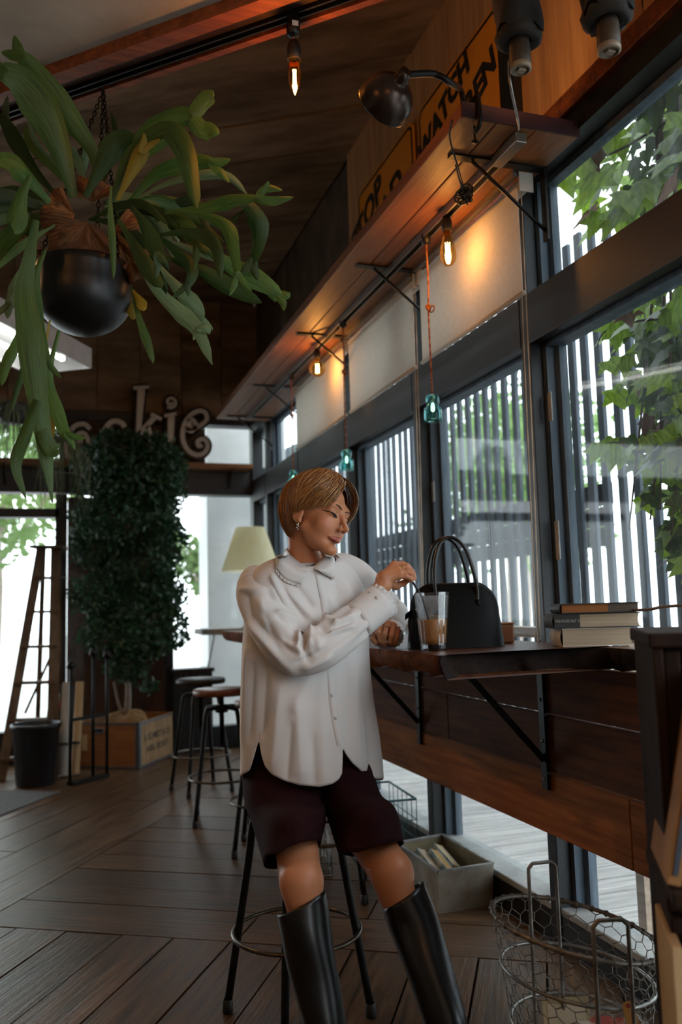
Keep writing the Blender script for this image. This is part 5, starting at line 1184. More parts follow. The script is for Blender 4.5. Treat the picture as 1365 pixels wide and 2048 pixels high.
# ------------------------------------------------------------------ wooden step ladder
mat('ladder_wood', '4a3a2a', '75604a', rough=.7, scale=6, stretch=(2, 2, .5))
ld = thing('step_ladder', 'old wooden step ladder standing by the back window', 'ladder', (-.1, 6.5, 0))
DL = 6.45
def lp(x, y, d=DL): return at(x, y, d)
tl, tr2 = lp(82, 1097), lp(112, 1097); bl_ = onz(-22, 1537, 0); bl_ = np.array([-.36, 6.40, 0]); br_ = np.array([-.03, 6.32, 0])
MB().bar(tl, bl_, .065, .03, up=(0, 1, 0)).build('rail', 'ladder_wood', ld); MB().bar(tr2, br_, .075, .03, up=(0, 1, 0)).build('rail', 'ladder_wood', ld)
for k in range(6):
    f = .14+k*.155; p, q = tl+(bl_-tl)*f, tr2+(br_-tr2)*f; MB().box((p+q)/2, (np.linalg.norm(q-p)+.04, .08, .02), np.array([nrm(q-p), HF, HZ]).T).build('step', 'ladder_wood', ld)
MB().box((tl+tr2)/2+HZ*.01, (.24, .14, .022), np.array([nrm(tr2-tl), HF, HZ]).T).build('top_cap', 'ladder_wood', ld)
for p, dx in ((tl, -.02), (tr2, .04)): MB().bar(p+HF*.06, np.array([p[0]+dx, 6.95, 0.0]), .035, .022, up=(0, 1, 0)).build('back_leg', 'ladder_wood', ld)
MB().bar(tl+(bl_-tl)*.75+HF*.25, tr2+(br_-tr2)*.4+HF*.14, .02, .012, up=(0, 1, 0)).build('brace', 'ladder_wood', ld)
# ------------------------------------------------------------------ black bin and the things beside it
mat('bin_black', '0c0d0f', '15161a', rough=.45, scale=8)
bn = thing('waste_bin', 'black ribbed waste bin standing on the floor by the ladder', 'bin', (-.13, 6.14, 0))
b = MB(); A = np.zeros((9, 48, 3))
for j, (r, z) in enumerate(((.12, 0), (.125, .02), (.15, .36), (.16, .37), (.163, .385), (.163, .40), (.15, .40), (.145, .36), (.12, .03))):
    for i in range(48):
        a = 2*math.pi*i/48; rr3 = r*(1+(.012*math.sin(16*a) if 1 <= j <= 2 else 0)); A[j, i] = (-.13+rr3*math.cos(a), 6.14+rr3*math.sin(a), z)
b.garr(A, cu=True).build('tub', 'bin_black', bn); MB().lathe([(.001, .004), (.12, .004)], (-.13, 6.14, 0), 24).build('base', 'bin_black', bn)
mat('white_paper', 'a8a49c', 'bdb8ae', rough=.8, scale=5)
for k, (x0, x1, m, lab) in enumerate(((100, 122, 'white_paper', 'rolled white paper leaning beside the black bin'), (112, 134, 'board_cream', 'rolled tan paper leaning beside the white one'))):
    t = thing('paper_roll', lab, 'paper roll', onz(x0-2, 1540, 0)); p0 = np.array([.04+.085*k, 6.34+.02*k, 0.012]); p1 = p0+np.array([.03, .10, .62]); MB().tube([p0, p1], .035-.006*k, 14, caps=False).build('roll', m, t); MB().tube([p0+np.array([0,0,.2]), p0+np.array([0,0,.2])+(p1-p0)*.03], .037-.006*k, 14, caps=False).build('band', 'cover_grey', t)
st = thing('iron_stand', 'black iron rod stand with tall uprights before the ladder', 'stand', (.06, 6.15, 0))
for x, y, h_ in ((.085, 6.0, .75), (.235, 6.16, .82), (.33, 6.22, .80)):
    p = MB().tube([(x, y, .006), (x, y, h_)], .011, 8).build('upright', 'black_iron', st); MB().lathe([(.011, 0), (.03, .012), (.024, .045), (.001, .06)], (x, y, h_), 12).build('finial', 'black_iron', p)
MB().bar((.085, 6.0, .012), (.33, 6.22, .012), .06, .018).build('foot_bar', 'black_iron', st); MB().bar((.085, 6.0, .42), (.33, 6.22, .42), .02, .02).build('cross_bar', 'black_iron', st)
bp_ = thing('display_board', 'black folded display panel leaning on the brown back wall', 'board', (.02, 6.7, 0))
Mp = np.array(Matrix.Rotation(-.5, 3, 'Z')@Matrix.Rotation(-.22, 3, 'X')); cc = np.array([.02, 6.72, .30]); MB().box(cc, (.22, .02, .58), Mp).build('panel', 'bin_black', bp_, .002); MB().box(cc+Mp@np.array([.02, -.012, .15]), (.08, .002, .06), Mp).build('sticker', 'tag_red', bp_); MB().box(cc+Mp@np.array([-.05, -.012, .19]), (.06, .002, .09), Mp).build('sticker', 'white_paper', bp_)
sk_ = thing('cardboard_carton', 'brown cardboard carton beside the black bin', 'carton', (-.72, 6.62, 0)); MB().box((-.72, 6.62, .14), (.26, .3, .28), np.array(Matrix.Rotation(.4, 3, 'Z'))).build('carton', 'wall_brown', sk_, .004)
for s in (-1, 1): MB().box((-.72+s*.10, 6.62+s*.05, .30), (.08, .28, .005), np.array(Matrix.Rotation(.4, 3, 'Z')@Matrix.Rotation(s*.5, 3, 'Y'))).build('flap', 'wall_brown', sk_)
mat('rug_grey', '4a4a4c', '6a6a6a', rough=.95, scale=90, bump=.5)
tag(MB().box((-.62, 5.62, .003), (.9, 1.0, .008), np.array(Matrix.Rotation(-A_, 3, 'Z'))).build('rug', 'rug_grey'), 'grey woven rug lying at the edge of the wooden floor', 'rug')
# ------------------------------------------------------------------ black cabinet, far slab with table lamp
cbn = thing('black_cabinet', 'low black boarded cabinet behind the planter crate', 'cabinet', (.92, 6.8, 0))
for k in range(6): MB().box((.90+.05*k, 6.86, .33), (.047, .018, .60)).build('board', 'bin_black', cbn, .002)
MB().box((1.025, 6.94, .33), (.29, .14, .60)).build('carcass', 'bin_black', cbn); MB().box((1.025, 6.93, .645), (.33, .18, .03)).build('top', 'seat_black', cbn, .003)
far = thing('corner_slab', 'pale live-edge wooden slab shelf in the window corner', 'shelf', (1.3, 6.65, .95))
mat('slab_pale', '7c746c', 'a49c92', rough=.5, scale=5, stretch=(1, 4, 4), bump=.3)
ed = [(1.03+.012*math.sin(i*1.7), 6.98-.02*i) if False else (1.06+.44*i/14, 6.34+.30*(1-i/14)**2+.012*math.sin(i*2.1)) for i in range(15)]
MB().prism([(1.05, 6.98)]+ed+[(1.5, 6.98)], .925, .972).build('slab', 'slab_pale', far, .006); 
for x in (1.15, 1.45): MB().bar((x, 6.97, .62), (x, 6.62, .92), .02, .01, up=(1, 0, 0)).build('strut', 'black_iron', far)
mat('shade_cream', 'f3eac0', 'f8f2d4', rough=.8, scale=50, stretch=(1, 1, .05), transl=.6)
lc = at(502, 1142, 6.45); tlmp = thing('table_lamp', 'table lamp with a cream pleated shade on the corner slab', 'lamp', (lc[0], lc[1], .973))
A = np.zeros((2, 96, 3)); r0, r1 = 58/FPX*6.45, 29/FPX*6.45
for j, (r, z) in enumerate(((r0, lc[2]), (r1, lc[2]+87/FPX*6.45))):
    for i in range(96): a = 2*math.pi*i/96; q = r*(1+.012*(i % 2)); A[j, i] = (lc[0]+q*math.cos(a), lc[1]+q*math.sin(a), z)
MB().garr(A, cu=True).build('shade', 'shade_cream', tlmp)
MB().lathe([(.001, 0), (.07, 0), (.075, .012), (.03, .03), (.012, .06), (.03, .12), (.045, .2), (.03, .28), (.009, .32), (.008, .55)], (lc[0], lc[1], .973), 20).build('base', 'brass', tlmp)
# ------------------------------------------------------------------ hanging air plants at the left
leaf_mat('air_leaf', '4f5a40', '7c8466', None, .7, .2)
def air_plant(px, py, d, label, n=110, spread=.16, length=.3, seed=1, top=None, pot=True):
    c = at(px, py, d); t = thing('air_plant', label, 'hanging plant', c, 'hanging air plants'); g = random.Random(seed); b = MB()
    for k in range(n):
        a = g.uniform(0, 2*math.pi); L_ = length*g.uniform(.5, 1.2); dr = np.array([math.cos(a), math.sin(a), 0]); up_ = g.uniform(-.3, .8)
        p = spline([c, c+dr*spread*.4+HZ*L_*.25*up_, c+dr*spread*g.uniform(.6, 1.3)+HZ*(L_*(.1*up_-.35)), c+dr*spread*g.uniform(.6, 1.5)+HZ*(-L_*g.uniform(.6, 1.2))], 8); b.tube(p, np.linspace(.0045, .0012, 8), 3)
    b.build('leaves', 'air_leaf', t)['kind'] = 'stuff'
    if pot:
        MB().lathe([(.001, -.09), (.07, -.085), (.085, -.04), (.09, .02), (.095, .03), (.08, .02), (.001, .01)], c, 18).build('pot', 'bin_black', t)
    MB().tube([c, np.array([c[0], c[1], ZC-.01])], .0025, 5).build('hanger', 'chain_iron', t)
air_plant(25, 820, 5.4, 'grey-green air plant in a dark pot hanging by the back window', seed=2, spread=.17, length=.35)
air_plant(125, 880, 5.75, 'loose stringy air plant hanging before the sign letters', n=90, seed=5, spread=.14, length=.42, pot=False)
# ------------------------------------------------------------------ ivy outside the nearest window
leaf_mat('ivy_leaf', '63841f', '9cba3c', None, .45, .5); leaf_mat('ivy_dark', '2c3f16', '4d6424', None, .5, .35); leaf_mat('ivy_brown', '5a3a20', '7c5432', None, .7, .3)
mat('vine_stem', '3a2c1e', '5a4632', rough=.8, scale=20)
def ivy_mesh(name, m, seed):
    g = random.Random(seed); pts = []
    lob = [(-150, .42), (-118, .62), (-95, .46), (-62, .86), (-38, .55), (0, 1.12), (38, .55), (62, .86), (95, .46), (118, .62), (150, .42), (180, .22)]
    vs = [(0, 0, 0)]; k = len(lob)
    for a, r in lob:
        a2 = R_(a+g.uniform(-5, 5)); r2 = r*g.uniform(.92, 1.08)*.5; x, y = r2*math.sin(a2), r2*math.cos(a2); vs.append((x, y, -.10*(x*x*4)+.10*abs(x)-.12*y*y))
    me = bpy.data.meshes.new(name); me.from_pydata(vs, [], [(0, 1+i, 1+(i+1) % k) for i in range(k)]); me.update(); me.materials.append(MATS[m])
    ul = me.uv_layers.new(name='UVMap')
    for l in me.loops: v = me.vertices[l.vertex_index].co; ul.data[l.index].uv = (v.x*.3+.5, v.y+.5)
    me.polygons.foreach_set('use_smooth', [True]*len(me.polygons)); return me
IM = [ivy_mesh('leaf', 'ivy_leaf', 1), ivy_mesh('leaf', 'ivy_leaf', 2), ivy_mesh('leaf', 'ivy_leaf', 3), ivy_mesh('leaf', 'ivy_dark', 4), ivy_mesh('leaf', 'ivy_dark', 5), ivy_mesh('leaf', 'ivy_brown', 6)]
def inside(poly, x, y):
    r = False; n = len(poly)
    for i in range(n):
        (x0, y0), (x1, y1) = poly[i], poly[(i+1) % n]
        if (y0 > y) != (y1 > y) and x < (x1-x0)*(y-y0)/(y1-y0)+x0: r = not r
    return r
PU = [(1108, 350), (1150, 290), (1240, 215), (1365, 95), (1480, 60), (1480, 330), (1365, 370), (1290, 420), (1230, 440), (1200, 495), (1175, 440), (1160, 360)]
PM = [(1185, 690), (1230, 600), (1300, 560), (1365, 530), (1480, 500), (1480, 1200), (1365, 1140), (1322, 1120), (1318, 1070), (1350, 1000), (1280, 1000), (1300, 960), (1255, 920), (1195, 905), (1200, 870), (1300, 880), (1290, 820), (1225, 790), (1250, 745), (1190, 720)]
iv = thing('ivy_vine', 'green lobed ivy hanging down outside the window nearest the books', 'ivy', onx(1360, 500, 2.0))
g = random.Random(21); cnt = 0; o3 = np.array(origin(iv))
for poly, N_, (xa, xb) in ((PU, 105, (1.82, 2.25)), (PM, 195, (1.80, 2.15))):
    k = 0
    while k < N_:
        x, y = g.uniform(1100, 1420), g.uniform(60, 1200)
        if not inside(poly, x, y): continue
        if poly is PM and x < 1300 and g.random() < .35: continue
        if poly is PU and abs(x-1285) < 45 and abs(y-300) < 50 and g.random() < .8: continue
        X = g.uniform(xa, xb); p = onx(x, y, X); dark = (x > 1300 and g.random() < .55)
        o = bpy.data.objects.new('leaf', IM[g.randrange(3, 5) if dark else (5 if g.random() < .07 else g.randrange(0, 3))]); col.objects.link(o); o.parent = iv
        n_ = nrm(np.array([-.8+g.uniform(-.5, .5), g.uniform(-.9, .3), g.uniform(.0, .9)])); dn = nrm(np.array([g.uniform(-.3, .3), g.uniform(-.5, .5), -1])); xx = nrm(np.cross(dn, n_)); yy = np.cross(n_, xx)
        s = g.uniform(.11, .175)*(1.0 if poly is PM else 1.55)
        o.matrix_local = Matrix(((xx[0]*s, yy[0]*s, n_[0]*s, p[0]-o3[0]), (xx[1]*s, yy[1]*s, n_[1]*s, p[1]-o3[1]), (xx[2]*s, yy[2]*s, n_[2]*s, p[2]-o3[2]), (0, 0, 0, 1))); k += 1
# the rest of the growth, deeper in the tangle and past the frame
k = 0; V_, F_ = [], []
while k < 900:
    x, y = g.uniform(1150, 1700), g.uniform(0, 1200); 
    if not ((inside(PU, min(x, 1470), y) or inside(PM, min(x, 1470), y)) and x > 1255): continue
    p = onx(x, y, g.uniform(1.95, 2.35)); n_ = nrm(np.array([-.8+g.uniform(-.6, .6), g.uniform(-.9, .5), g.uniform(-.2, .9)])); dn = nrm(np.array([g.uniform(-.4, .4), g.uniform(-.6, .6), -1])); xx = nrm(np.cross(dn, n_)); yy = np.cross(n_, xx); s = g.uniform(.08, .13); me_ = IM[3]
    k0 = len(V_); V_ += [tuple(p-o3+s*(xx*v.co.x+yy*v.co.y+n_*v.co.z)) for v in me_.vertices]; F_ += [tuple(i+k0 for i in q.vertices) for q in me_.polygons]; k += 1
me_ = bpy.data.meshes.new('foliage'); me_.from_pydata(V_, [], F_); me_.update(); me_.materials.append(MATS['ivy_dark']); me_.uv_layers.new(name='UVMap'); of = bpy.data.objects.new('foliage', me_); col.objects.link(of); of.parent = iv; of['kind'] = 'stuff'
b = MB()
for k in range(7):
    x = g.uniform(1290, 1440); p = [onx(x, -40, g.uniform(1.9, 2.1)), onx(x+g.uniform(-30, 30), 300, 2.0), onx(x+g.uniform(-40, 20), 650, 1.95), onx(x+g.uniform(-60, 0), 980+k*20, 1.93)]; b.tube(spline(p, 20), np.linspace(.009, .003, 20), 5)
for pts in (([(1380, 880), (1290, 905), (1235, 885), (1205, 890)]), ([(1365, 640), (1290, 640), (1215, 660), (1195, 690)]), ([(1340, 240), (1240, 300), (1160, 330), (1125, 345)])):
    b.tube(spline([onx(x, y, 1.92) for x, y in pts], 12), np.linspace(.006, .002, 12), 5)
b.build('stems', 'vine_stem', iv)['kind'] = 'stuff'
# ------------------------------------------------------------------ trees and hedge beyond the fence
leaf_mat('far_leaf', '4a6a34', '86a05c', None, .6, .4)
def far_tree(x, y, h, r, label, seed, n=2600):
    t = thing('outdoor_tree', label, 'tree', (x, y, -.22), 'trees outside'); g = random.Random(seed); b = MB(); b.tube(spline([(x, y, -.22), (x+.1, y, h*.4), (x-.05, y+.1, h*.75)], 10), np.linspace(.13, .05, 10), 8)
    for k in range(5): a = k*1.26; b.tube(spline([(x, y, h*.4), (x+r*.4*math.cos(a), y+r*.4*math.sin(a), h*.6), (x+r*.7*math.cos(a), y+r*.7*math.sin(a), h*.78)], 6), np.linspace(.05, .015, 6), 5)
    b.build('trunk', 'bark', t)
    leaf_cloud('crown', 'far_leaf', t, [((x+g.gauss(0, r*.4), y+g.gauss(0, r*.4), h*.72+g.gauss(0, h*.13)), (r*.55, r*.55, r*.45)) for _ in range(9)], n, .17, seed=seed)
far_tree(6.2, 11.0, 4.6, 1.5, 'leafy street tree beyond the slat fence behind the seated person', 4)
far_tree(8.5, 14.5, 5.2, 1.8, 'taller leafy tree far beyond the slat fence', 5)
far_tree(-.9, 12.5, 4.2, 1.5, 'leafy tree outside the back window past the ladder', 6)
far_tree(2.3, 13.5, 2.6, .7, 'small young tree outside the bright corner window', 7, 900)
# ------------------------------------------------------------------ the person: one continuous body grown from a distance field
class SDF:
    def __init__(s): s.p = []
    def cone(s, a, b, ra, rb=None, k=.01, op='u'):
        s.p.append(('c', op, k, np.asarray(a, float), np.asarray(b, float), ra, ra if rb is None else rb)); return s
    def ell(s, c, r, M=None, k=.01, op='u'):
        s.p.append(('e', op, k, np.asarray(c, float), np.asarray(r, float), np.eye(3) if M is None else np.asarray(M, float), None)); return s
    def chain(s, pts, rad, k=.004):
        for i in range(len(pts)-1): s.cone(pts[i], pts[i+1], rad[i], rad[i+1], k)
        return s
    @staticmethod
    def one(q, P):
        if q[0] == 'c':
            a, b, ra, rb = q[3:]; ab = b-a; t = np.clip(((P-a)@ab)/(ab@ab), 0, 1); return np.linalg.norm(P-a-t[:, None]*ab, axis=1)-(ra+(rb-ra)*t)
        c, r, M = q[3:6]; L = (P-c)@M; k0 = np.linalg.norm(L/r, axis=1); k1 = np.linalg.norm(L/(r*r), axis=1); return k0*(k0-1)/np.maximum(k1, 1e-9)
    def ev(s, P, sel=None):
        d = np.full(len(P), 1e3)
        for q in (s.p if sel is None else sel):
            e = SDF.one(q, P); k = q[2]
            if q[1] == 'u': h = np.maximum(k-np.abs(d-e), 0)/k; d = np.minimum(d, e)-h*h*k*.25
            else: e = -e; h = np.maximum(k-np.abs(d-e), 0)/k; d = np.maximum(d, e)+h*h*k*.25
        return d
    def mesh(s, h, B=14):
        lo = np.full(3, 1e9); hi = -lo
        for q in s.p:
            if q[1] != 'u': continue
            pts = [q[3]-q[5], q[3]+q[5], q[4]-q[6], q[4]+q[6]] if q[0] == 'c' else [q[3]-max(q[4]), q[3]+max(q[4])]
            lo = np.minimum(lo, np.min(pts, 0)); hi = np.maximum(hi, np.max(pts, 0))
        lo -= 3*h; nb = np.ceil((hi+3*h-lo)/(h*B)).astype(int); diag = h*B*.87
        I = np.stack(np.meshgrid(*[np.arange(n) for n in nb], indexing='ij'), -1).reshape(-1, 3); Cc = lo+(I+.5)*h*B
        dall = np.stack([SDF.one(q, Cc) for q in s.p], 1); uni = np.array([q[1] == 'u' for q in s.p]); dm = np.where(uni, dall, 1e3).min(1)
        keep = np.abs(np.clip(dm, -1, 1)) < diag*1.7+.012
        NB = nb*B+4; vk = []; vp = []; ek = []
        g = np.stack(np.meshgrid(*[np.arange(-1, B+1)]*3, indexing='ij'), -1).reshape(-1, 3); n2 = B+2
        for bi in np.nonzero(keep)[0]:
            base = I[bi]*B; sel = [q for q, dd, u in zip(s.p, dall[bi], uni) if (dd < dm[bi]+2.2*diag+.04 if u else abs(dd) < 2.2*diag+.03)]
            G = base+g; f = s.ev(lo+G*h, sel).reshape(n2, n2, n2)
            if f.min() > 0 or f.max() < 0: continue
            sg = f < 0
            # cell vertices for cells 0..B-1 relative offset +1
            c8 = [(i, j, k) for i in (0, 1) for j in (0, 1) for k in (0, 1)]
            S8 = np.stack([sg[1+i:1+i+B, 1+j:1+j+B, 1+k:1+k+B] for i, j, k in c8], -1) if False else np.stack([sg[i:i+B+1, j:j+B+1, k:k+B+1] for i, j, k in c8], -1)
            F8 = np.stack([f[i:i+B+1, j:j+B+1, k:k+B+1] for i, j, k in c8], -1)
            act = S8.any(-1) & ~S8.all(-1); ci = np.argwhere(act); own = (ci >= 1).all(1); ci = ci[own]
            if len(ci):
                fv = F8[ci[:, 0], ci[:, 1], ci[:, 2]]; acc = np.zeros((len(ci), 3)); cnt = np.zeros(len(ci)); cc = np.array(c8, float)
                for a in range(8):
                    for b in range(a+1, 8):
                        if np.abs(cc[a]-cc[b]).sum() != 1: continue
                        fa, fb = fv[:, a], fv[:, b]; m = (fa < 0) != (fb < 0); t = np.where(m, fa/np.where(m, fa-fb, 1), 0); acc += np.where(m[:, None], cc[a]+t[:, None]*(cc[b]-cc[a]), 0); cnt += m
                cell = base+ci-1; vk.append((cell[:, 0]*NB[1]+cell[:, 1])*NB[2]+cell[:, 2]); vp.append(lo+(cell+acc/cnt[:, None])*h)
            for ax in range(3):
                sl0 = [slice(1, B+1)]*3; sl1 = list(sl0); sl1[ax] = slice(2, B+2); e = sg[tuple(sl0)] != sg[tuple(sl1)]; ei = np.argwhere(e)
                if not len(ei): continue
                flip = sg[tuple(sl0)][ei[:, 0], ei[:, 1], ei[:, 2]]; p = base+ei; u, v = (ax+1) % 3, (ax+2) % 3; q4 = []
                for du, dv in ((1, 1), (0, 1), (0, 0), (1, 0)):
                    w_ = p.copy(); w_[:, u] -= du; w_[:, v] -= dv; q4.append((w_[:, 0]*NB[1]+w_[:, 1])*NB[2]+w_[:, 2])
                q4 = np.stack(q4, 1); q4[~flip] = q4[~flip][:, ::-1]; ek.append(q4)
        K = np.concatenate(vk); V = np.concatenate(vp); E4 = np.concatenate(ek); o = np.argsort(K); K = K[o]; V = V[o]
        ix = np.searchsorted(K, E4); ix = np.clip(ix, 0, len(K)-1); ok = (K[ix] == E4).all(1); return V, ix[ok]
# ---- head frame: turned to her left, looking down at the glass
def head_frame(yaw, pitch, roll):
    y, p, q = map(R_, (yaw, pitch, roll)); F = math.sin(y)*HR-math.cos(y)*HF; Lx = math.cos(y)*HR+math.sin(y)*HF
    F2 = F*math.cos(p)-HZ*math.sin(p); U2_ = HZ*math.cos(p)+F*math.sin(p)
    return Lx*math.cos(q)-U2_*math.sin(q), F2, U2_*math.cos(q)+Lx*math.sin(q)
HL, HFw, HU = head_frame(57, 5, 16); HC = at(632.5, 1034, 2.45); MH = np.array([HL, HFw, HU]).T
hp3 = lambda x, y, z: HC+MH@np.array([x, y, z])
B_ = SDF()
# head
B_.ell(hp3(0, -.012, .034), (.073, .092, .084), MH, .02)
B_.ell(hp3(0, .032, -.026), (.0565, .057, .075), MH, .02)
for s in (-1, 1):
    B_.cone(hp3(.046*s, .002, -.046), hp3(.010*s, .071, -.098), .015, .012, .014)
    B_.ell(hp3(.033*s, .055, -.032), (.025, .024, .026), MH, .018)
B_.ell(hp3(0, .075, -.100), (.015, .017, .015), MH, .014)
B_.cone(hp3(-.032, .070, .022), hp3(.032, .070, .022), .019, .019, .016)
for s in (-1, 1): B_.ell(hp3(.031*s, .097, .001), (.021, .014, .012), MH, .014, 's')
for s in (-1, 1): B_.ell(hp3(.031*s, .075, -.001), (.0155, .0115, .0125), MH, .006)
B_.cone(hp3(0, .084, .012), hp3(0, .108, -.032), .0065, .0075, .009); B_.ell(hp3(0, .1115, -.0375), (.0085, .009, .008), MH, .006)
for s in (-1, 1): B_.ell(hp3(.0100*s, .099, -.041), (.006, .008, .006), MH, .005)
for s in (-1, 1):
    B_.cone(hp3(0, .0955, -.0640), hp3(.024*s, .0790, -.0665), .0040, .0016, .005); B_.cone(hp3(0, .0930, -.0725), hp3(.022*s, .0785, -.0690), .0050, .0016, .006)
    B_.ell(hp3(.0735*s, -.010, -.010), (.007, .019, .031), MH, .006); B_.ell(hp3(.0715*s, -.004, -.036), (.006, .009, .010), MH, .005)
    B_.ell(hp3(.083*s, -.008, -.008), (.006, .010, .019), MH, .005, 's')
# neck and trunk
J = dict(neck=at(610, 1128, 2.475), chest=at(612, 1235, 2.475), waist=at(612, 1390, 2.47), pel=at(612, 1520, 2.46), rs=at(520, 1172, 2.385), ls=at(702, 1158, 2.575), re=at(622, 1306, 2.335), rw=at(768, 1170, 2.445), le=at(772, 1236, 2.84), lw=at(778, 1259, 2.665),
         rh=at(572, 1550, 2.44), lh=at(655, 1550, 2.47), rk=at(603, 1762, 2.07), lk=at(783, 1745, 2.11))
J['ra'] = at(655, 2080, 1.99); J['la'] = at(903, 2080, 1.95)
for k_ in ('ra', 'la'): J[k_][2] = .095
B_.cone(J['neck']-HZ*.01, hp3(0, -.042, -.035), .046, .042, .006)
B_.ell(J['chest'], (.13, .085, .13), np.array([nrm(J['ls']-J['rs']), nrm(np.cross(HZ, J['ls']-J['rs'])), HZ]).T, .05); B_.ell(J['waist'], (.11, .08, .14), np.array([HR, HF, HZ]).T, .05); B_.ell(J['pel'], (.125, .09, .09), np.array([HR, HF, HZ]).T, .05)
B_.cone(J['rs'], J['ls'], .036, .034, .04); B_.cone(J['neck']-HZ*.03, J['chest'], .06, .08, .04)
B_.cone(J['rs'], J['re'], .034, .027, .03); B_.cone(J['re'], J['rw'], .027, .0215, .02); B_.cone(J['ls'], J['le'], .032, .027, .03); B_.cone(J['le'], J['lw'], .027, .022, .02)
# legs
for h_, k_, a_ in (('rh', 'rk', 'ra'), ('lh', 'lk', 'la')):
    B_.cone(J[h_], J[k_], .068, .051, .04); c_ = J[k_]+(J[a_]-J[k_])*.35; B_.cone(J[k_], c_, .047, .034, .02); B_.cone(c_, J[a_], .034, .026, .02)
    pa = nrm(np.cross(nrm(J[a_]-J[k_]), HR)); fwd = nrm((J[k_]-J[h_])*np.array([1, 1, 0])); B_.ell(J[k_]+fwd*.014+HZ*.004, (.033, .03, .036), np.array([HR, HF, HZ]).T, .03)
    B_.cone(J[k_]+fwd*.010-HZ*.03, J[k_]+fwd*.002-HZ*.06, .034, .03, .025)
    B_.cone(J[a_]-HZ*.03, J[a_]+np.array([0, -.06, -.045]), .022, .016, .02)
# right hand on the straw: palm, four fingers, thumb behind
wr = at(766, 1158, 2.448); mc = [at(789, 1128, 2.484), at(797, 1136, 2.470), at(800.5, 1144.5, 2.456), at(800, 1153, 2.443)]
B_.cone(J['rw'], wr, .0215, .0205, .012)
for q in mc: B_.cone(wr+(q-wr)*.12, q, .0155, .0095, .012)
fing = [[mc[0], at(806, 1127.5, 2.488), at(816, 1131.5, 2.485), at(822, 1137, 2.480)], [mc[1], at(814, 1135.5, 2.474), at(825, 1143, 2.471), at(829.5, 1151, 2.467)], [mc[2], at(816, 1144, 2.459), at(827, 1151.5, 2.457), at(830, 1158, 2.456)], [mc[3], at(812, 1152.5, 2.444), at(820.5, 1156.5, 2.446), at(824, 1161.5, 2.450)]]
for f_ in fing: B_.chain(f_, [.0088, .0078, .0070, .0058], .0035)
B_.chain([at(776, 1166, 2.462), at(792, 1172, 2.480), at(808, 1166, 2.483), at(820, 1158.5, 2.474)], [.013, .0115, .0090, .0072], .006)
# left hand, loosely closed on the counter
ml = [at(764, 1247, 2.632), at(776, 1245, 2.622), at(787.5, 1250, 2.620), at(796, 1258, 2.624)]
for q in ml: B_.cone(J['lw']+(q-J['lw'])*.1, q, .017, .0105, .012)
B_.ell(at(777, 1266, 2.632), (.024, .02, .024), None, .012)
fl = [[ml[0], at(757, 1265, 2.600), at(761, 1280, 2.600), at(765, 1289, 2.610)], [ml[1], at(769.5, 1269, 2.592), at(767.5, 1284, 2.594), at(771, 1291, 2.604)], [ml[2], at(783.5, 1271, 2.594), at(780.5, 1284, 2.597), at(783, 1290, 2.607)], [ml[3], at(793.5, 1275, 2.604), at(790, 1285, 2.606), at(790.5, 1290, 2.613)]]
for f_ in fl: B_.chain(f_, [.0095, .0086, .0076, .0062], .0035)
B_.chain([at(762, 1258, 2.640), at(751, 1267, 2.622), at(747, 1278, 2.612), at(752, 1286, 2.606)], [.012, .0105, .0088, .0072], .005)
PV, PF = B_.mesh(.0024)
person = thing('person', 'person in white shirt, burgundy shorts and tall black boots perched on a stool', 'person', (HSX, HSY, 0))
me = bpy.data.meshes.new('body'); o3 = np.array([HSX, HSY, 0]); me.from_pydata((PV-o3).tolist(), [], PF.tolist()); me.update(); me.polygons.foreach_set('use_smooth', [True]*len(me.polygons))
# colouring that belongs to the skin itself: lips, cheeks, nails
Lc = (PV-HC)@MH; skin = np.tile(np.array(lin('bf825e')), (len(PV), 1))
def blend(mask, c): 
    global skin
    skin = skin*(1-mask[:, None])+np.array(lin(c))*mask[:, None]
sm = lambda x, a, b: np.clip((x-a)/(b-a), 0, 1)
lipd = np.minimum.reduce([SDF.one(('c', 'u', 0, np.array([0, .0955, -.0640]), np.array([.024*s, .079, -.0665]), .0042, .0014), Lc) for s in (-1, 1)]+[SDF.one(('c', 'u', 0, np.array([0, .0930, -.0725]), np.array([.022*s, .0785, -.0690]), .0052, .0014), Lc) for s in (-1, 1)])
blend((1-sm(lipd, .0003, .0018))*(Lc[:, 1] > .07), 'a04a48')
for s in (-1, 1): blend(.35*(1-sm(np.linalg.norm(Lc-np.array([.038*s, .07, -.03]), axis=1), .008, .03)), 'c9705a')
for f_ in fing+fl:
    e = f_[3]; blend((1-sm(np.linalg.norm(PV-e, axis=1), .004, .0065))*.6, 'e0b0a0')
ca = me.color_attributes.new('tone', 'FLOAT_COLOR', 'POINT'); ca.data.foreach_set('color', np.hstack([skin, np.ones((len(PV), 1))]).ravel())
def attr_mat(name, rough, sss=0.0, spec=.4, scale=0):
    m = bpy.data.materials.new(name); m.use_nodes = True; nt = m.node_tree; b = nt.nodes['Principled BSDF']; a = nt.nodes.new('ShaderNodeVertexColor'); a.layer_name = 'tone'; nt.links.new(a.outputs[0], b.inputs['Base Color']); b.inputs['Roughness'].default_value = rough; b.inputs['Specular IOR Level'].default_value = spec
    if sss: b.inputs['Subsurface Weight'].default_value = sss; b.inputs['Subsurface Radius'].default_value = (.012, .005, .003); b.inputs['Subsurface Scale'].default_value = 1.0
    MATS[name] = m
attr_mat('skin', .42, .12); me.materials.append(MATS['skin'])
body = bpy.data.objects.new('body', me); col.objects.link(body); body.parent = person
md = body.modifiers.new('smooth', 'SMOOTH'); md.factor = .5; md.iterations = 2
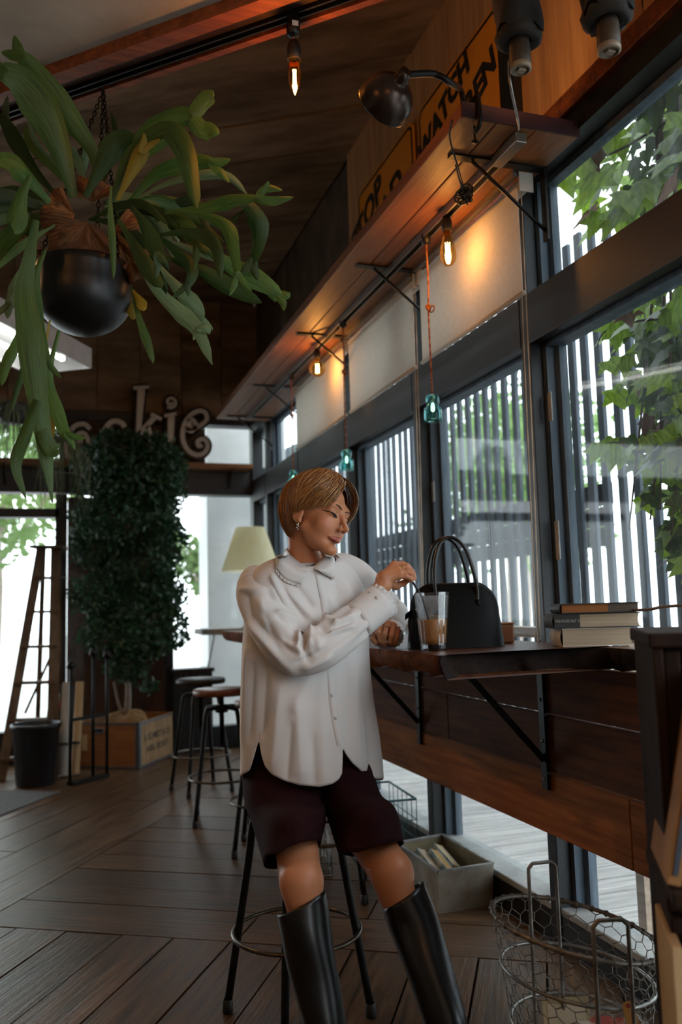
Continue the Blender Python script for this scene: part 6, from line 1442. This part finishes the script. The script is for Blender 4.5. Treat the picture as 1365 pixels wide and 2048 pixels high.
# brows, lash lines, eyes
def face_pt(x, z, lift=.0):
    p = hp3(x, .14, z)
    for _ in range(24): p = p-HFw*(float(B_.ev(p[None])[0])*.8)
    return p+HFw*lift
mat('brow', '5f4030', rough=.8); mat('lash', '120c0a', rough=.6); mat('eye_white', 'cfc4bc', rough=.2); mat('iris', '1c120c', rough=.1)
for s in (-1, 1):
    P = [face_pt(s*x, z, .0008) for x, z in ((.010, .0185), (.022, .0225), (.036, .0235), (.052, .0165))]; MB().tube(spline(P, 14), np.interp(np.linspace(0, 1, 14), [0, .3, 1], [.0016, .0026, .0009]), 6).build('eyebrow', 'brow', person)
    P = [face_pt(s*x, z, .0010) for x, z in ((.0150, -.0068), (.022, -.0046), (.032, -.0036), (.042, -.0022), (.0530, .0030))]; MB().tube(spline(P, 16), np.interp(np.linspace(0, 1, 16), [0, .5, .85, 1], [.0007, .0019, .0018, .0005]), 6).build('eyelashes', 'lash', person)
    P = [face_pt(s*x, z, .0002) for x, z in ((.0170, -.0078), (.025, -.0082), (.034, -.0076), (.043, -.0050))]; MB().tube(spline(P, 12), np.interp(np.linspace(0, 1, 12), [0, .5, 1], [.0008, .0030, .0006]), 6).build('eye', 'iris', person)
    P = [face_pt(s*x, z, .0006) for x, z in ((.018, .0045), (.027, .0070), (.036, .0065), (.045, .0025))]; MB().tube(spline(P, 12), .0005, 5).build('eyelid_crease', 'brow', person)
e0 = hp3(-.076, .002, -.048)
b = MB(); b.tube([hp3(-.076, .002, -.040), e0, hp3(-.077, .002, -.060)], .0009, 5)
for k in range(4): b.lathe([(.001, .0025), (.0026, 0), (.001, -.0025)], hp3(-.0775+.001*(k % 2), .002+.002*((k % 2)*2-1), -.052-.004*k), 6)
b.build('earring', 'silver', person)
mat('gold', 'b98a3a', rough=.2, metal=1.0)
def fring(c, ax, r, m, tw_=.0012):
    ax = nrm(ax); u = nrm(np.cross(ax, (0.2, .3, 1))); v = np.cross(ax, u); return MB().tube([c+u*r*math.cos(q)+v*r*math.sin(q) for q in np.linspace(0, 2*math.pi, 17)[:-1]], tw_, 6, closed=True).build('finger_ring', m, person)
for t_ in (.18, .42): q = mc[1]+(fing[1][1]-mc[1])*t_; fring(q, fing[1][1]-mc[1], .0094, 'gold')
fring(ml[1]+(fl[1][1]-ml[1])*.45, fl[1][1]-ml[1], .0098, 'silver')
# ------------------------------------------------------------------ hair
def hair_pt(al, be, m=1.0):
    a, b2 = R_(al), R_(be); r = np.array([.0865, .106, .104]); c = np.array([0, -.010, .034])
    d = np.array([math.sin(b2)*math.sin(a), math.sin(b2)*math.cos(a), math.cos(b2)]); q = c+d*r*m
    if be > 90: k = (be-90)/55; q = q-np.array([math.sin(a)*.012*k*k, math.cos(a)*.004*k*k, .016*k])   # nape draws in
    return q
HCOL = [np.array(lin(c)) for c in ('61401f', '8a5c30', 'a8753f', 'c4935a', '482b14')]
hv, hf, hc_ = [], [], []
def strand(ctrl, w0, rgb):
    P = np.array([hp3(*q) for q in ctrl]); P = spline(P, 9); n = len(P); T = np.gradient(P, axis=0); T /= np.linalg.norm(T, axis=1)[:, None]; k0 = len(hv); wv = w0*np.interp(np.linspace(0, 1, n), [0, .15, .65, 1], [.5, 1, .9, .08])
    for i in range(n):
        out = nrm(P[i]-HC-MH@np.array([0, -.01, .03])); s = nrm(np.cross(T[i], out)); nn = np.cross(s, T[i])
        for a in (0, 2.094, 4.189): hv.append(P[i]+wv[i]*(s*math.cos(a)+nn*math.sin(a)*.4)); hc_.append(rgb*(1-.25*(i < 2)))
    for i in range(n-1):
        for j in range(3): hf.append((k0+3*i+j, k0+3*i+(j+1) % 3, k0+3*i+3+(j+1) % 3, k0+3*i+3+j))
g = random.Random(31)
def lerp(a, b, t): return a+(b-a)*t
def group(n, fn):
    for _ in range(n):
        (a0__, b0__), (a1__, b1__), bow, lift, flick = fn(); w0 = g.uniform(.0010, .0026); rgb = .8*HCOL[g.choices(range(5), (3, 5, 5, 3, 2))[0]]+.2*HCOL[2]; m0 = g.uniform(.985, 1.045); ctrl = []
        for t in np.linspace(0, 1, 6):
            al = lerp(a0__, a1__, t**bow); be = lerp(b0__, b1__, t); m = m0+lift*math.sin(math.pi*t)+flick*max(0, t-.7)**1.5; ctrl.append(hair_pt(al, be, m))
        strand(ctrl, w0, rgb)
U = g.uniform
def hem_back(al):  # end polar angle behind the ear round to the nape
    x = abs(al); return np.interp(x, [70, 85, 100, 115, 135, 160, 180], [104, 108, 126, 142, 154, 158, 158])
group(1300, lambda: (lambda a: ((a+U(-14, 14), U(4, 22)), (a+U(-6, 6), hem_back(a)+U(-12, 4)), 1.0, U(.0, .05), U(-.1, .35)))(-U(88, 180)))
group(500, lambda: (lambda a: ((a+U(-14, 14), U(4, 22)), (a+U(-6, 6), hem_back(a)+U(-12, 4)), 1.0, U(.0, .05), U(-.1, .3)))(U(75, 180)))
group(1000, lambda: (lambda t: ((U(-30, 20), U(8, 40)), (lerp(-36, -98, t)+U(-5, 5), lerp(98, 113, t)+U(-9, 3)), .7, U(.05, .11), U(-.08, .05)))(U(0, 1)))
group(420, lambda: (lambda t: ((U(-60, 10), U(6, 30)), (lerp(-55, -100, t)+U(-5, 5), lerp(80, 106, t)+U(-14, 3)), .9, U(.05, .10), 0))(U(0, 1)))
group(460, lambda: (lambda t: ((U(4, 26), U(14, 44)), (lerp(34, 88, t)+U(-5, 5), lerp(112, 116, t)+U(-10, 4)), .6, U(.10, .22), U(-.15, .1)))(U(0, 1)))
group(60, lambda: ((U(-180, 180), U(2, 14)), (U(-180, 180), U(25, 60)), 1.0, U(.02, .10), U(0, .5)))
# cap under the strands
def cap_end(al):
    return float(np.interp(al, [-180, -135, -115, -100, -92, -80, -50, -28, -10, 14, 30, 45, 70, 95, 115, 135, 180], [140, 138, 126, 110, 98, 96, 84, 60, 45, 38, 44, 72, 96, 102, 124, 138, 140]))
cap = MB(); NA = 96; A = np.zeros((20, NA, 3))
for j in range(20):
    for i in range(NA): al = -180+360*i/NA; A[j, i] = hp3(*hair_pt(al, cap_end(al)*j/19, .965))
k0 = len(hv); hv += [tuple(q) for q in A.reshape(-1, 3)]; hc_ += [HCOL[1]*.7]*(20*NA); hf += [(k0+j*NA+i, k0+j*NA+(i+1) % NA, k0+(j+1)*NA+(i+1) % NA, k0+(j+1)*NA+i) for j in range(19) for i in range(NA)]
hm = bpy.data.meshes.new('hair'); hm.from_pydata((np.array(hv)-o3).tolist(), [], hf); hm.update(); hm.polygons.foreach_set('use_smooth', [True]*len(hm.polygons))
ca = hm.color_attributes.new('tone', 'FLOAT_COLOR', 'POINT'); ca.data.foreach_set('color', np.hstack([np.array(hc_), np.ones((len(hv), 1))]).ravel())
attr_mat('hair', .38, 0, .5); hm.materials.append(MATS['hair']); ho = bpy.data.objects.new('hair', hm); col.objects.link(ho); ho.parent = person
# ------------------------------------------------------------------ clothes
mat('shirt_cotton', 'dfdbd8', rough=.7, transl=.1, sheen=.1)
mat('shorts_cloth', '1d070c', '290b12', rough=.9, scale=90, bump=.05, spec=.15)
mat('boot_leather', '09090a', '101011', rough=.3, scale=40, bump=.02)
mat('button', 'cfcac4', rough=.3)
YR = np.array([1106, 1113, 1121, 1130, 1141, 1156, 1175, 1200, 1240, 1290, 1340, 1400, 1470, 1520, 1575, 1620], float)
XL = np.array([572, 560, 540, 521, 508, 499, 496, 493, 489, 485, 483, 482, 484, 486, 487, 488], float)
XR = np.array([652, 668, 686, 700, 712, 722, 730, 735, 737, 737, 739, 745, 756, 762, 766, 768], float)
DB = np.array([.058, .070, .085, .096, .105, .114, .122, .130, .138, .146, .154, .166, .186, .198, .208, .208])
DC = np.array([2.465, 2.466, 2.467, 2.468, 2.470, 2.472, 2.474, 2.475, 2.475, 2.472, 2.468, 2.46, 2.452, 2.448, 2.445, 2.445])
ROT = np.array([.02, .03, .05, .07, .085, .095, .10, .10, .095, .085, .075, .06, .05, .05, .05, .05])
def _i(T, y): return np.interp(y, YR, T)
RIDGES = [  # (x0,y0,x1,y1, width px, amplitude m) folds seen on the shirt front
 (596, 1405, 604, 1560, 20, .010), (560, 1380, 545, 1540, 16, .006), (530, 1330, 522, 1470, 12, -.006), (640, 1420, 648, 1570, 14, .004), (705, 1330, 722, 1540, 18, .007), (690, 1300, 696, 1480, 10, -.005), (735, 1380, 748, 1540, 12, -.005),
 (690, 1170, 712, 1260, 8, .005), (672, 1160, 700, 1290, 8, -.004), (716, 1180, 722, 1270, 6, .005), (545, 1150, 575, 1210, 7, .005), (560, 1170, 610, 1240, 7, -.004), (575, 1185, 640, 1250, 6, .003), (590, 1170, 625, 1215, 8, -.004), (650, 1190, 690, 1240, 9, .003), (497, 1300, 490, 1480, 9, .005), (507, 1330, 500, 1480, 7, -.005), (620, 1350, 590, 1420, 14, .004), (655, 1300, 640, 1420, 12, .003), (585, 1450, 575, 1560, 8, -.004), (625, 1470, 628, 1570, 8, -.004), (725, 1430, 735, 1550, 7, .004)]
def ridge(x, y, RL=None):
    d = 0.0
    for x0, y0, x1, y1, w_, a in (RL or RIDGES):
        dx, dy = x1-x0, y1-y0; L2_ = dx*dx+dy*dy; t = ((x-x0)*dx+(y-y0)*dy)/L2_; tc_ = min(1, max(0, t)); ex_ = x-(x0+tc_*dx); ey_ = y-(y0+tc_*dy); r2 = (ex_*ex_+ey_*ey_)/(w_*w_)
        if r2 < 12: r = math.sqrt(r2); e = min(1, 4*min(t+.15, 1.15-t)) if -.15 < t < 1.15 else 0; d += a*max(0, e)*(.6*math.exp(-r2)+.4*math.exp(-1.6*r))
    return d
def proj(P):
    d = P-CAM; z = d@_fw; return CX+FPX*(d@_rt)/z, CY-FPX*(d@_up)/z
def shirt_pt(th, y, lift=0.0):
    """th 0 faces the camera, +90 deg picture right"""
    l, r = _i(XL, y), _i(XR, y); cx, a = (l+r)/2, (r-l)/2; s, c = math.sin(th), math.cos(th)
    s2 = math.copysign(abs(s)**.9, s); c2 = math.copysign(abs(c)**.85, c); x = cx+a*s2; d = _i(DC, y)-_i(DB, y)*c2+_i(ROT, y)*s2
    k = max(0, (y-1180)/400); wob = (.006*math.sin(4*th+1.0+y*.004)+.004*math.sin(7*th+2+y*.01))*k
    f = float(np.interp(y, [1250, 1400], [2.3, 1.3]))*ridge(x, y)*min(1, 2*max(0, c2)) if c > 0 else 0
    p = at(x, y, d); out = nrm(at(cx, y, _i(DC, y))-p)*-1; return p+out*(wob+f+lift)
def shirt_at(x, y, lift=.0):
    l, r = _i(XL, y), _i(XR, y); cx, a = (l+r)/2, (r-l)/2; s2 = max(-.999, min(.999, (x-cx)/a)); s = math.copysign(abs(s2)**(1/.9), s2); return shirt_pt(math.asin(s), y, lift)
HEMX = [487, 500, 513, 517, 521, 529, 545, 570, 600, 640, 664, 676, 682.5, 684.5, 690, 704, 722, 742, 757, 761]
HEMY = [1553, 1540, 1487, 1482, 1510, 1532, 1549, 1561, 1570, 1573, 1567, 1558, 1545, 1496, 1508, 1527, 1541, 1551, 1557, 1556]
def hem_y(th):
    if math.cos(th) < -.05: return 1560.0
    y = 1530.0
    for _ in range(3):
        l, r = _i(XL, y), _i(XR, y); s = math.sin(th); x = (l+r)/2+(r-l)/2*math.copysign(abs(s)**.9, s); y = float(np.interp(x, HEMX, HEMY))
    return y
NT, NV = 220, 90
ths = np.concatenate([np.linspace(-math.pi/2, math.pi/2, 150, endpoint=False), np.linspace(math.pi/2, 1.5*math.pi, 70, endpoint=False)])
A = np.zeros((NV, NT, 3))
for i, th in enumerate(ths):
    hy = hem_y(th)
    for j in range(NV):
        v = j/(NV-1); y0n = 1114+19*max(0, math.cos(th))**2-10*max(0, -math.cos(th)); y = y0n+(hy-y0n)*(v**.9); A[j, i] = shirt_pt(th, y)
shirt = MB().garr(A, cu=True).build('shirt', 'shirt_cotton', person)
md = shirt.modifiers.new('thickness', 'SOLIDIFY'); md.thickness = .0016; md.offset = 1
# stitched hem edge
i0, i1 = 2, 148
MB().tube([A[-1, i] for i in range(i0, i1)], .0011, 5, caps=False).build('hem', 'shirt_cotton', shirt)
# placket with buttons
pl = spline([(634, 1137), (641, 1170), (650, 1220), (655, 1280), (660, 1340), (664, 1400), (671, 1450), (679, 1492)], 50); wp = 7.5
G = np.zeros((50, 5, 3))
for j, (x, y) in enumerate(pl):
    for i, o_ in enumerate((-1, -.9, 0, .9, 1)): G[j, i] = shirt_at(x+o_*wp, y, .0032 if abs(o_) < .95 else .0002)
MB().garr(G).build('placket', 'shirt_cotton', shirt)
for x, y in ((651, 1227), (661, 1391), (668, 1436)):
    p = shirt_at(x, y, .0045); MB().lathe([(.001, .0012), (.0048, .001), (.005, 0)], p, 12, M=np.array([HR, HZ, -HF]).T).build('button', 'button', shirt)
# sleeves
SRID = [(480, 1178, 530, 1180, 6, .007), (528, 1155, 552, 1200, 7, .010), (552, 1200, 597, 1239, 7, .010), (540, 1192, 585, 1228, 6, -.008), (554, 1222, 594, 1243, 5, .009), (594, 1243, 614, 1262, 5, .008), (556, 1232, 600, 1262, 6, -.008), (498, 1248, 552, 1308, 8, .008), (552, 1308, 591, 1350, 8, .007), (510, 1240, 560, 1300, 8, -.008),
 (528, 1224, 545, 1270, 7, -.007), (545, 1270, 594, 1311, 7, -.006), (612, 1258, 607, 1296, 6, -.018), (607, 1296, 621, 1325, 6, -.012), (624, 1250, 619, 1292, 6, .012), (600, 1256, 597, 1290, 5, .009), (630, 1244, 654, 1236, 6, .010), (654, 1236, 674, 1247, 6, .008), (640, 1256, 662, 1262, 5, -.008), (672, 1245, 706, 1230, 4, .007), (664, 1258, 704, 1243, 4, -.008), (657, 1266, 706, 1252, 4, .007), (650, 1280, 708, 1258, 5, -.007), (594, 1328, 650, 1300, 6, -.008), (650, 1300, 712, 1262, 5, -.006), (610, 1338, 660, 1314, 6, .007), (575, 1290, 605, 1300, 6, .007), (568, 1275, 600, 1282, 5, -.006), (630, 1272, 640, 1300, 7, .007), (520, 1200, 535, 1250, 9, .007), (497, 1190, 503, 1240, 7, -.006)]
def sleeve(name, ctrl, wr_, nl=110, nc=80, parent=shirt, seed=0, flatd=.85):
    """ctrl: (px,py,depth,radius px); wr_(t,phi) radial folds in fraction of the radius"""
    C = spline(ctrl, nl); P = np.array([at(x, y, d) for x, y, d, r in C]); Rr = C[:, 3]/FPX*C[:, 2]; T = np.gradient(P, axis=0); T /= np.linalg.norm(T, axis=1)[:, None]; A = np.zeros((nl, nc, 3))
    for i in range(nl):
        u = nrm(np.cross(T[i], HF)); v = np.cross(u, T[i])
        for j in range(nc):
            ph = 2*math.pi*j/nc; r = Rr[i]*(1+wr_(i/(nl-1), ph)); q = P[i]+r*(u*math.cos(ph)+v*flatd*math.sin(ph)); fc_ = nrm(CAM-q)@nrm(q-P[i]); A[i, j] = q+nrm(q-P[i])*(1.25*ridge(*proj(q), SRID)*min(1, max(0, fc_+.35)*2))
    return A
def wr_r(t, ph):
    # gathers on the inside of the elbow, long drags from the shoulder, soft pleats towards the cuff
    e = math.exp(-((t-.55)/.10)**2); inn = max(0, math.cos(ph))**1.5 if False else .5+.5*math.cos(ph)
    f = .11*e*math.sin(52*t+2.2*math.sin(ph))*inn
    f += .06*math.sin(2*ph+9*t+1)*math.sin(math.pi*t) + .045*math.sin(5*ph-14*t)*math.exp(-((t-.3)/.25)**2)
    f += .07*math.exp(-((t-.84)/.13)**2)*math.sin(7*ph+3) - .05*math.exp(-((t-.98)/.03)**2)
    return f
As = sleeve('sleeve', [(522, 1148, 2.40, 24), (510, 1164, 2.375, 32), (516, 1196, 2.345, 42), (543, 1254, 2.31, 47), (584, 1303, 2.275, 46), (634, 1300, 2.275, 42), (680, 1269, 2.32, 39), (708, 1247, 2.36, 37), (716, 1241, 2.372, 34)], wr_r)
sl = MB().garr(As, cu=True).build('sleeve', 'shirt_cotton', shirt)
# drop-shoulder seam
MB().tube([As[15, j] for j in range(80)], .0012, 5, closed=True).build('shoulder_seam', 'shirt_cotton', sl)
def cuff(c0, c1, r0, r1, name='cuff', btn=None, seed=0):
    p0, p1 = at(*c0), at(*c1); ax = nrm(p1-p0); u = nrm(np.cross(ax, HF)); 
    if np.linalg.norm(np.cross(ax, HF)) < .3: u = nrm(np.cross(ax, HZ))
    v = np.cross(u, ax); q0, q1 = r0/FPX*c0[2], r1/FPX*c1[2]; nc = 96; A = np.zeros((8, nc, 3))
    for i in range(8):
        t = i/7; r = q0+(q1-q0)*t; c = p0+(p1-p0)*t
        for j in range(nc): ph = 2*math.pi*j/nc; A[i, j] = c+(r*(1+.012*math.sin(3*ph+2*t)))*(u*math.cos(ph)+v*.82*math.sin(ph))
    o = MB().garr(A, cu=True).build(name, 'shirt_cotton', shirt); md = o.modifiers.new('thickness', 'SOLIDIFY'); md.thickness = .002
    Fz = np.zeros((5, nc, 3))
    for i in range(5):
        t = i/4
        for j in range(nc): ph = 2*math.pi*j/nc; r = q1*(1+.02*t+.05*t*math.sin(21*ph+.6*math.sin(5*ph+seed))); Fz[i, j] = p1+ax*(-.003+.014*t+.003*t*math.sin(17*ph))+r*(u*math.cos(ph)+v*.82*math.sin(ph))
    MB().garr(Fz, cu=True).build('ruffle', 'shirt_cotton', o)
    if btn is not None:
        for t, ph in btn: r = q0+(q1-q0)*t; pn = u*math.cos(ph)+v*.82*math.sin(ph); MB().lathe([(.001, .0012), (.0052, .001), (.0055, 0)], p0+(p1-p0)*t+pn*(r+.002), 12, M=np.array([ax, np.cross(nrm(pn), ax), nrm(pn)]).T).build('button', 'button', o)
cuff((711, 1245, 2.366), (763, 1203, 2.432), 38, 37, btn=[(.72, -1.25), (.72, -.7)], seed=1)
Al = sleeve('sleeve', [(664, 1140, 2.52, 32), (684, 1147, 2.55, 40), (704, 1163, 2.585, 45), (730, 1190, 2.67, 46), (762, 1216, 2.78, 40), (780, 1226, 2.80, 36), (782, 1240, 2.74, 33), (778, 1256, 2.69, 31), (777, 1260, 2.672, 29)], lambda t, ph: .09*math.exp(-((t-.6)/.15)**2)*math.sin(40*t+2*ph)+.05*math.sin(3*ph+8*t), nl=70)
MB().garr(Al, cu=True).build('sleeve', 'shirt_cotton', shirt)
cuff((778, 1262, 2.675), (775, 1270, 2.632), 31, 33, seed=2)
# collar: stand and two flaps with frilled edges
St = np.zeros((4, 60, 3))
for i in range(60):
    th = 2*math.pi*i/60; c, s = math.cos(th), math.sin(th); front = .5+.5*c
    for j in range(4): t = j/3; y = lerp(1126-14*(1-front), 1100-7*(1-front)+33*front**2.2, t); x = 613+s*(50-7*t)-2*front; St[j, i] = at(x, y, 2.462-.072*c*(1-.12*t)+.018*s)
col_st = MB().garr(St, cu=True).build('collar_stand', 'shirt_cotton', shirt)
def flap(inner, outer, nm):
    n, m = 40, 10; I_ = spline(inner, n); O_ = spline(outer, n); G = np.zeros((m, n, 3)); e3 = None
    for j in range(m):
        t = j/(m-1)
        for i in range(n):
            x, y, w_ = I_[i]+(O_[i]-I_[i])*t; p = shirt_at(x, max(y, 1112), .0); lifted = shirt_at(x, max(y, 1112), .010+.016*math.sin(math.pi*(1-t)*.5))
            if y < 1112: lifted = at(x, y, w_)
            q = at(x, y, w_) if w_ > 0 else lifted; k = min(1, max(0, (t-.0)/.45)); G[j, i] = (at(x, y, I_[i][2]) if True else q)*(1-k)+lifted*k
    o = MB().garr(G).build('collar', 'shirt_cotton', shirt); md = o.modifiers.new('thickness', 'SOLIDIFY'); md.thickness = .0018; md.offset = 1
    E_ = G[-1]; T = np.gradient(E_, axis=0); T /= np.linalg.norm(T, axis=1)[:, None]; P = spline(E_, 160); T = np.gradient(P, axis=0); T /= np.linalg.norm(T, axis=1)[:, None]; Fz = np.zeros((4, 160, 3)); D_ = spline(G[-1]-G[-3], 160)
    for j in range(4):
        t = j/3
        for i in range(160): dv = nrm(D_[i]); Fz[j, i] = P[i]+dv*(-.003+.011*t)+HF*(-.001-.0016*t*math.sin(i*.95+.8*math.sin(i*.2)))+T[i]*.002*t*math.sin(i*.6)
    MB().garr(Fz).build('collar_frill', 'shirt_cotton', o)
flap([(573, 1097, 2.455), (581, 1110, 2.428), (597, 1124, 2.400), (619, 1137, 2.388)], [(556, 1124, 0), (560, 1142, 0), (577, 1159, 0), (603, 1169, 0)], 'near')
flap([(624, 1137, 2.388), (635, 1127, 2.398), (645, 1116, 2.424), (650, 1106, 2.45)], [(643, 1147, 0), (661, 1155, 0), (664, 1142, 0), (662, 1128, 0)], 'far')
# ------------------------------------------------------------------ shorts
def closed(pts, n=40):
    P = np.array(pts, float); Q = spline(np.vstack([P[-2:], P, P[:3]]), (len(P)+4)*20+1); return Q[40:40+len(P)*20][np.linspace(0, len(P)*20-1, n).astype(int)]
def ring_e(cx, y, a, dc, bd, n=40, dx=0): return np.array([(cx-a*math.cos(2*math.pi*i/n), y+dx*math.sin(2*math.pi*i/n), dc-bd*math.sin(2*math.pi*i/n)) for i in range(n)])
def leg_cloth(rings):
    Rg = np.array([r if len(r) == 40 else closed(r) for r in rings]); n = 26; out = np.zeros((n, 40, 3))
    for i in range(40): out[:, i] = spline(Rg[:, i], n)
    W_ = np.zeros_like(out)
    for j in range(n):
        for i in range(40): x, y, d = out[j, i]; f = .004*math.sin(.55*i+.35*j)+.003*math.sin(.3*i-.6*j); W_[j, i] = at(x, y, d+f)
    return W_
so = MB()
hemR = [(531, 1734, 2.17), (534, 1712, 2.11), (553, 1707, 2.065), (580, 1692, 2.05), (612, 1683, 2.065), (637, 1681, 2.12), (638, 1692, 2.21), (604, 1716, 2.27), (560, 1736, 2.25)]
midR = [(506, 1650, 2.32), (518, 1642, 2.22), (548, 1634, 2.15), (588, 1628, 2.12), (624, 1624, 2.15), (648, 1622, 2.23), (646, 1634, 2.35), (592, 1662, 2.42), (538, 1668, 2.41)]
upR = ring_e(570, 1590, 82, 2.37, .14); topR = ring_e(580, 1490, 92, 2.45, .12)
hemL = [(675, 1699, 2.20), (690, 1703, 2.12), (716, 1704, 2.08), (742, 1696, 2.065), (772, 1687, 2.08), (804, 1682, 2.14), (802, 1692, 2.24), (760, 1708, 2.29), (702, 1712, 2.27)]
midL = [(657, 1640, 2.33), (676, 1634, 2.22), (712, 1626, 2.15), (748, 1616, 2.13), (776, 1612, 2.18), (791, 1618, 2.28), (785, 1630, 2.38), (752, 1648, 2.43), (700, 1660, 2.42)]
upL = ring_e(697, 1584, 62, 2.39, .14); topL = ring_e(672, 1490, 62, 2.46, .11)
for rg_ in ((topR, upR, midR, hemR), (topL, upL, midL, hemL)): so.garr(leg_cloth(rg_), cu=True)
pv = np.zeros((16, 40, 3))
for j in range(16):
    t = j/15; y = 1475+142*t; a = (118+4*math.sin(math.pi*t))*(1 if t < .5 else math.sqrt(max(.02, 1-((t-.5)/.5)**2))); bd = .13*(1 if t < .5 else math.sqrt(max(.02, 1-((t-.5)/.5)**2)))
    for i in range(40): x, yy, d = ring_e(618, y, a, 2.44, bd)[i]; pv[j, i] = at(x, yy, d)
so.garr(pv, cu=True)
sh_o = so.build('shorts', 'shorts_cloth', person, flip=False); md = sh_o.modifiers.new('thickness', 'SOLIDIFY'); md.thickness = .003; md.offset = 0
# ------------------------------------------------------------------ tall boots
def boot(ctrl, ankle, toe_dir, dip, seed, name='boot'):
    """ctrl: (px,py,depth,radius px) from top to ankle"""
    C = spline(ctrl, 30); P = np.array([at(x, y, d) for x, y, d, r in C]); P[-1] = ankle; P[-6:-1] = spline([P[-7], (P[-7]+ankle)/2, ankle], 7)[1:-1]; Rr = C[:, 3]/FPX*C[:, 2]; nc = 48
    T = np.gradient(P, axis=0); T /= np.linalg.norm(T, axis=1)[:, None]; A = np.zeros((30, nc, 3))
    for i in range(30):
        u = nrm(HR-T[i]*(HR@T[i])); v = np.cross(T[i], u)                    # v points to the back or front
        for j in range(nc):
            ph = 2*math.pi*j/nc; r = Rr[i]*(1+.015*math.sin(3*ph+.4*i+seed)); A[i, j] = P[i]+r*(u*math.cos(ph)+v*math.sin(ph))
            if i < 5: A[i, j] -= T[i]*dip(ph)*(1-i/5)
    tp = thing if False else None
    o = MB().garr(A, cu=True).build('boot', 'boot_leather', person); md = o.modifiers.new('thickness', 'SOLIDIFY'); md.thickness = .003; md.offset = -1
    # foot, sole and heel
    a = P[-1]; td = nrm(np.array([toe_dir[0], toe_dir[1], 0])); sd_ = np.cross(HZ, td); ft = np.zeros((14, 28, 3))
    for i in range(14):
        t = i/13; c = np.array([a[0], a[1], 0])+td*(-.055+.235*t); hw = .044*np.interp(t, [0, .1, .3, .7, .9, 1], [.45, .95, .95, .95, .7, .12]); hh = np.interp(t, [0, .1, .3, .5, .8, 1], [.09, .14, .15, .085, .045, .012]); zb = np.interp(t, [0, .35, .6, 1], [.032, .028, .008, .010])
        for j in range(28): ph = 2*math.pi*j/28; ft[i, j] = c+sd_*hw*math.cos(ph)+HZ*(zb+hh*(.5+.5*math.sin(ph)))
    m = MB().garr(ft, cu=True); m.add(ft[0], [tuple(range(28))]); m.add(ft[-1], [tuple(range(28))]); m.build('foot', 'boot_leather', o)
    MB().box(np.array([a[0], a[1], .0155])-td*.03, (.055, .05, .031), np.array([td, sd_, HZ]).T).build('heel', 'socket_black', o, bev=.004)
    MB().prism([(.0, -.03), (.12, -.036), (.165, -.02), (.175, 0), (.165, .02), (.12, .036), (0, .03)], .001, .01, M=np.array([td, sd_, HZ]).T, o=np.array([a[0], a[1], 0])).build('sole', 'socket_black', o)
boot([(603, 1803, 2.065, 51), (612, 1860, 2.05, 51.5), (628, 1945, 2.03, 48), (648, 2040, 2.0, 43), (655, 2080, 1.99, 40)], J['ra'], (-.15, -1), lambda ph: .024*math.cos(ph)+.026*max(0, -math.sin(ph))*-1 if False else (.018*math.cos(ph)-.030*max(0, -math.sin(ph))), 0)
boot([(806, 1790, 2.09, 48), (828, 1846, 2.07, 50), (856, 1930, 2.02, 47), (890, 2034, 1.965, 43), (903, 2080, 1.95, 40)], J['la'], (.25, -1), lambda ph: .010*math.cos(ph)-.004*max(0, -math.sin(ph)), 2)
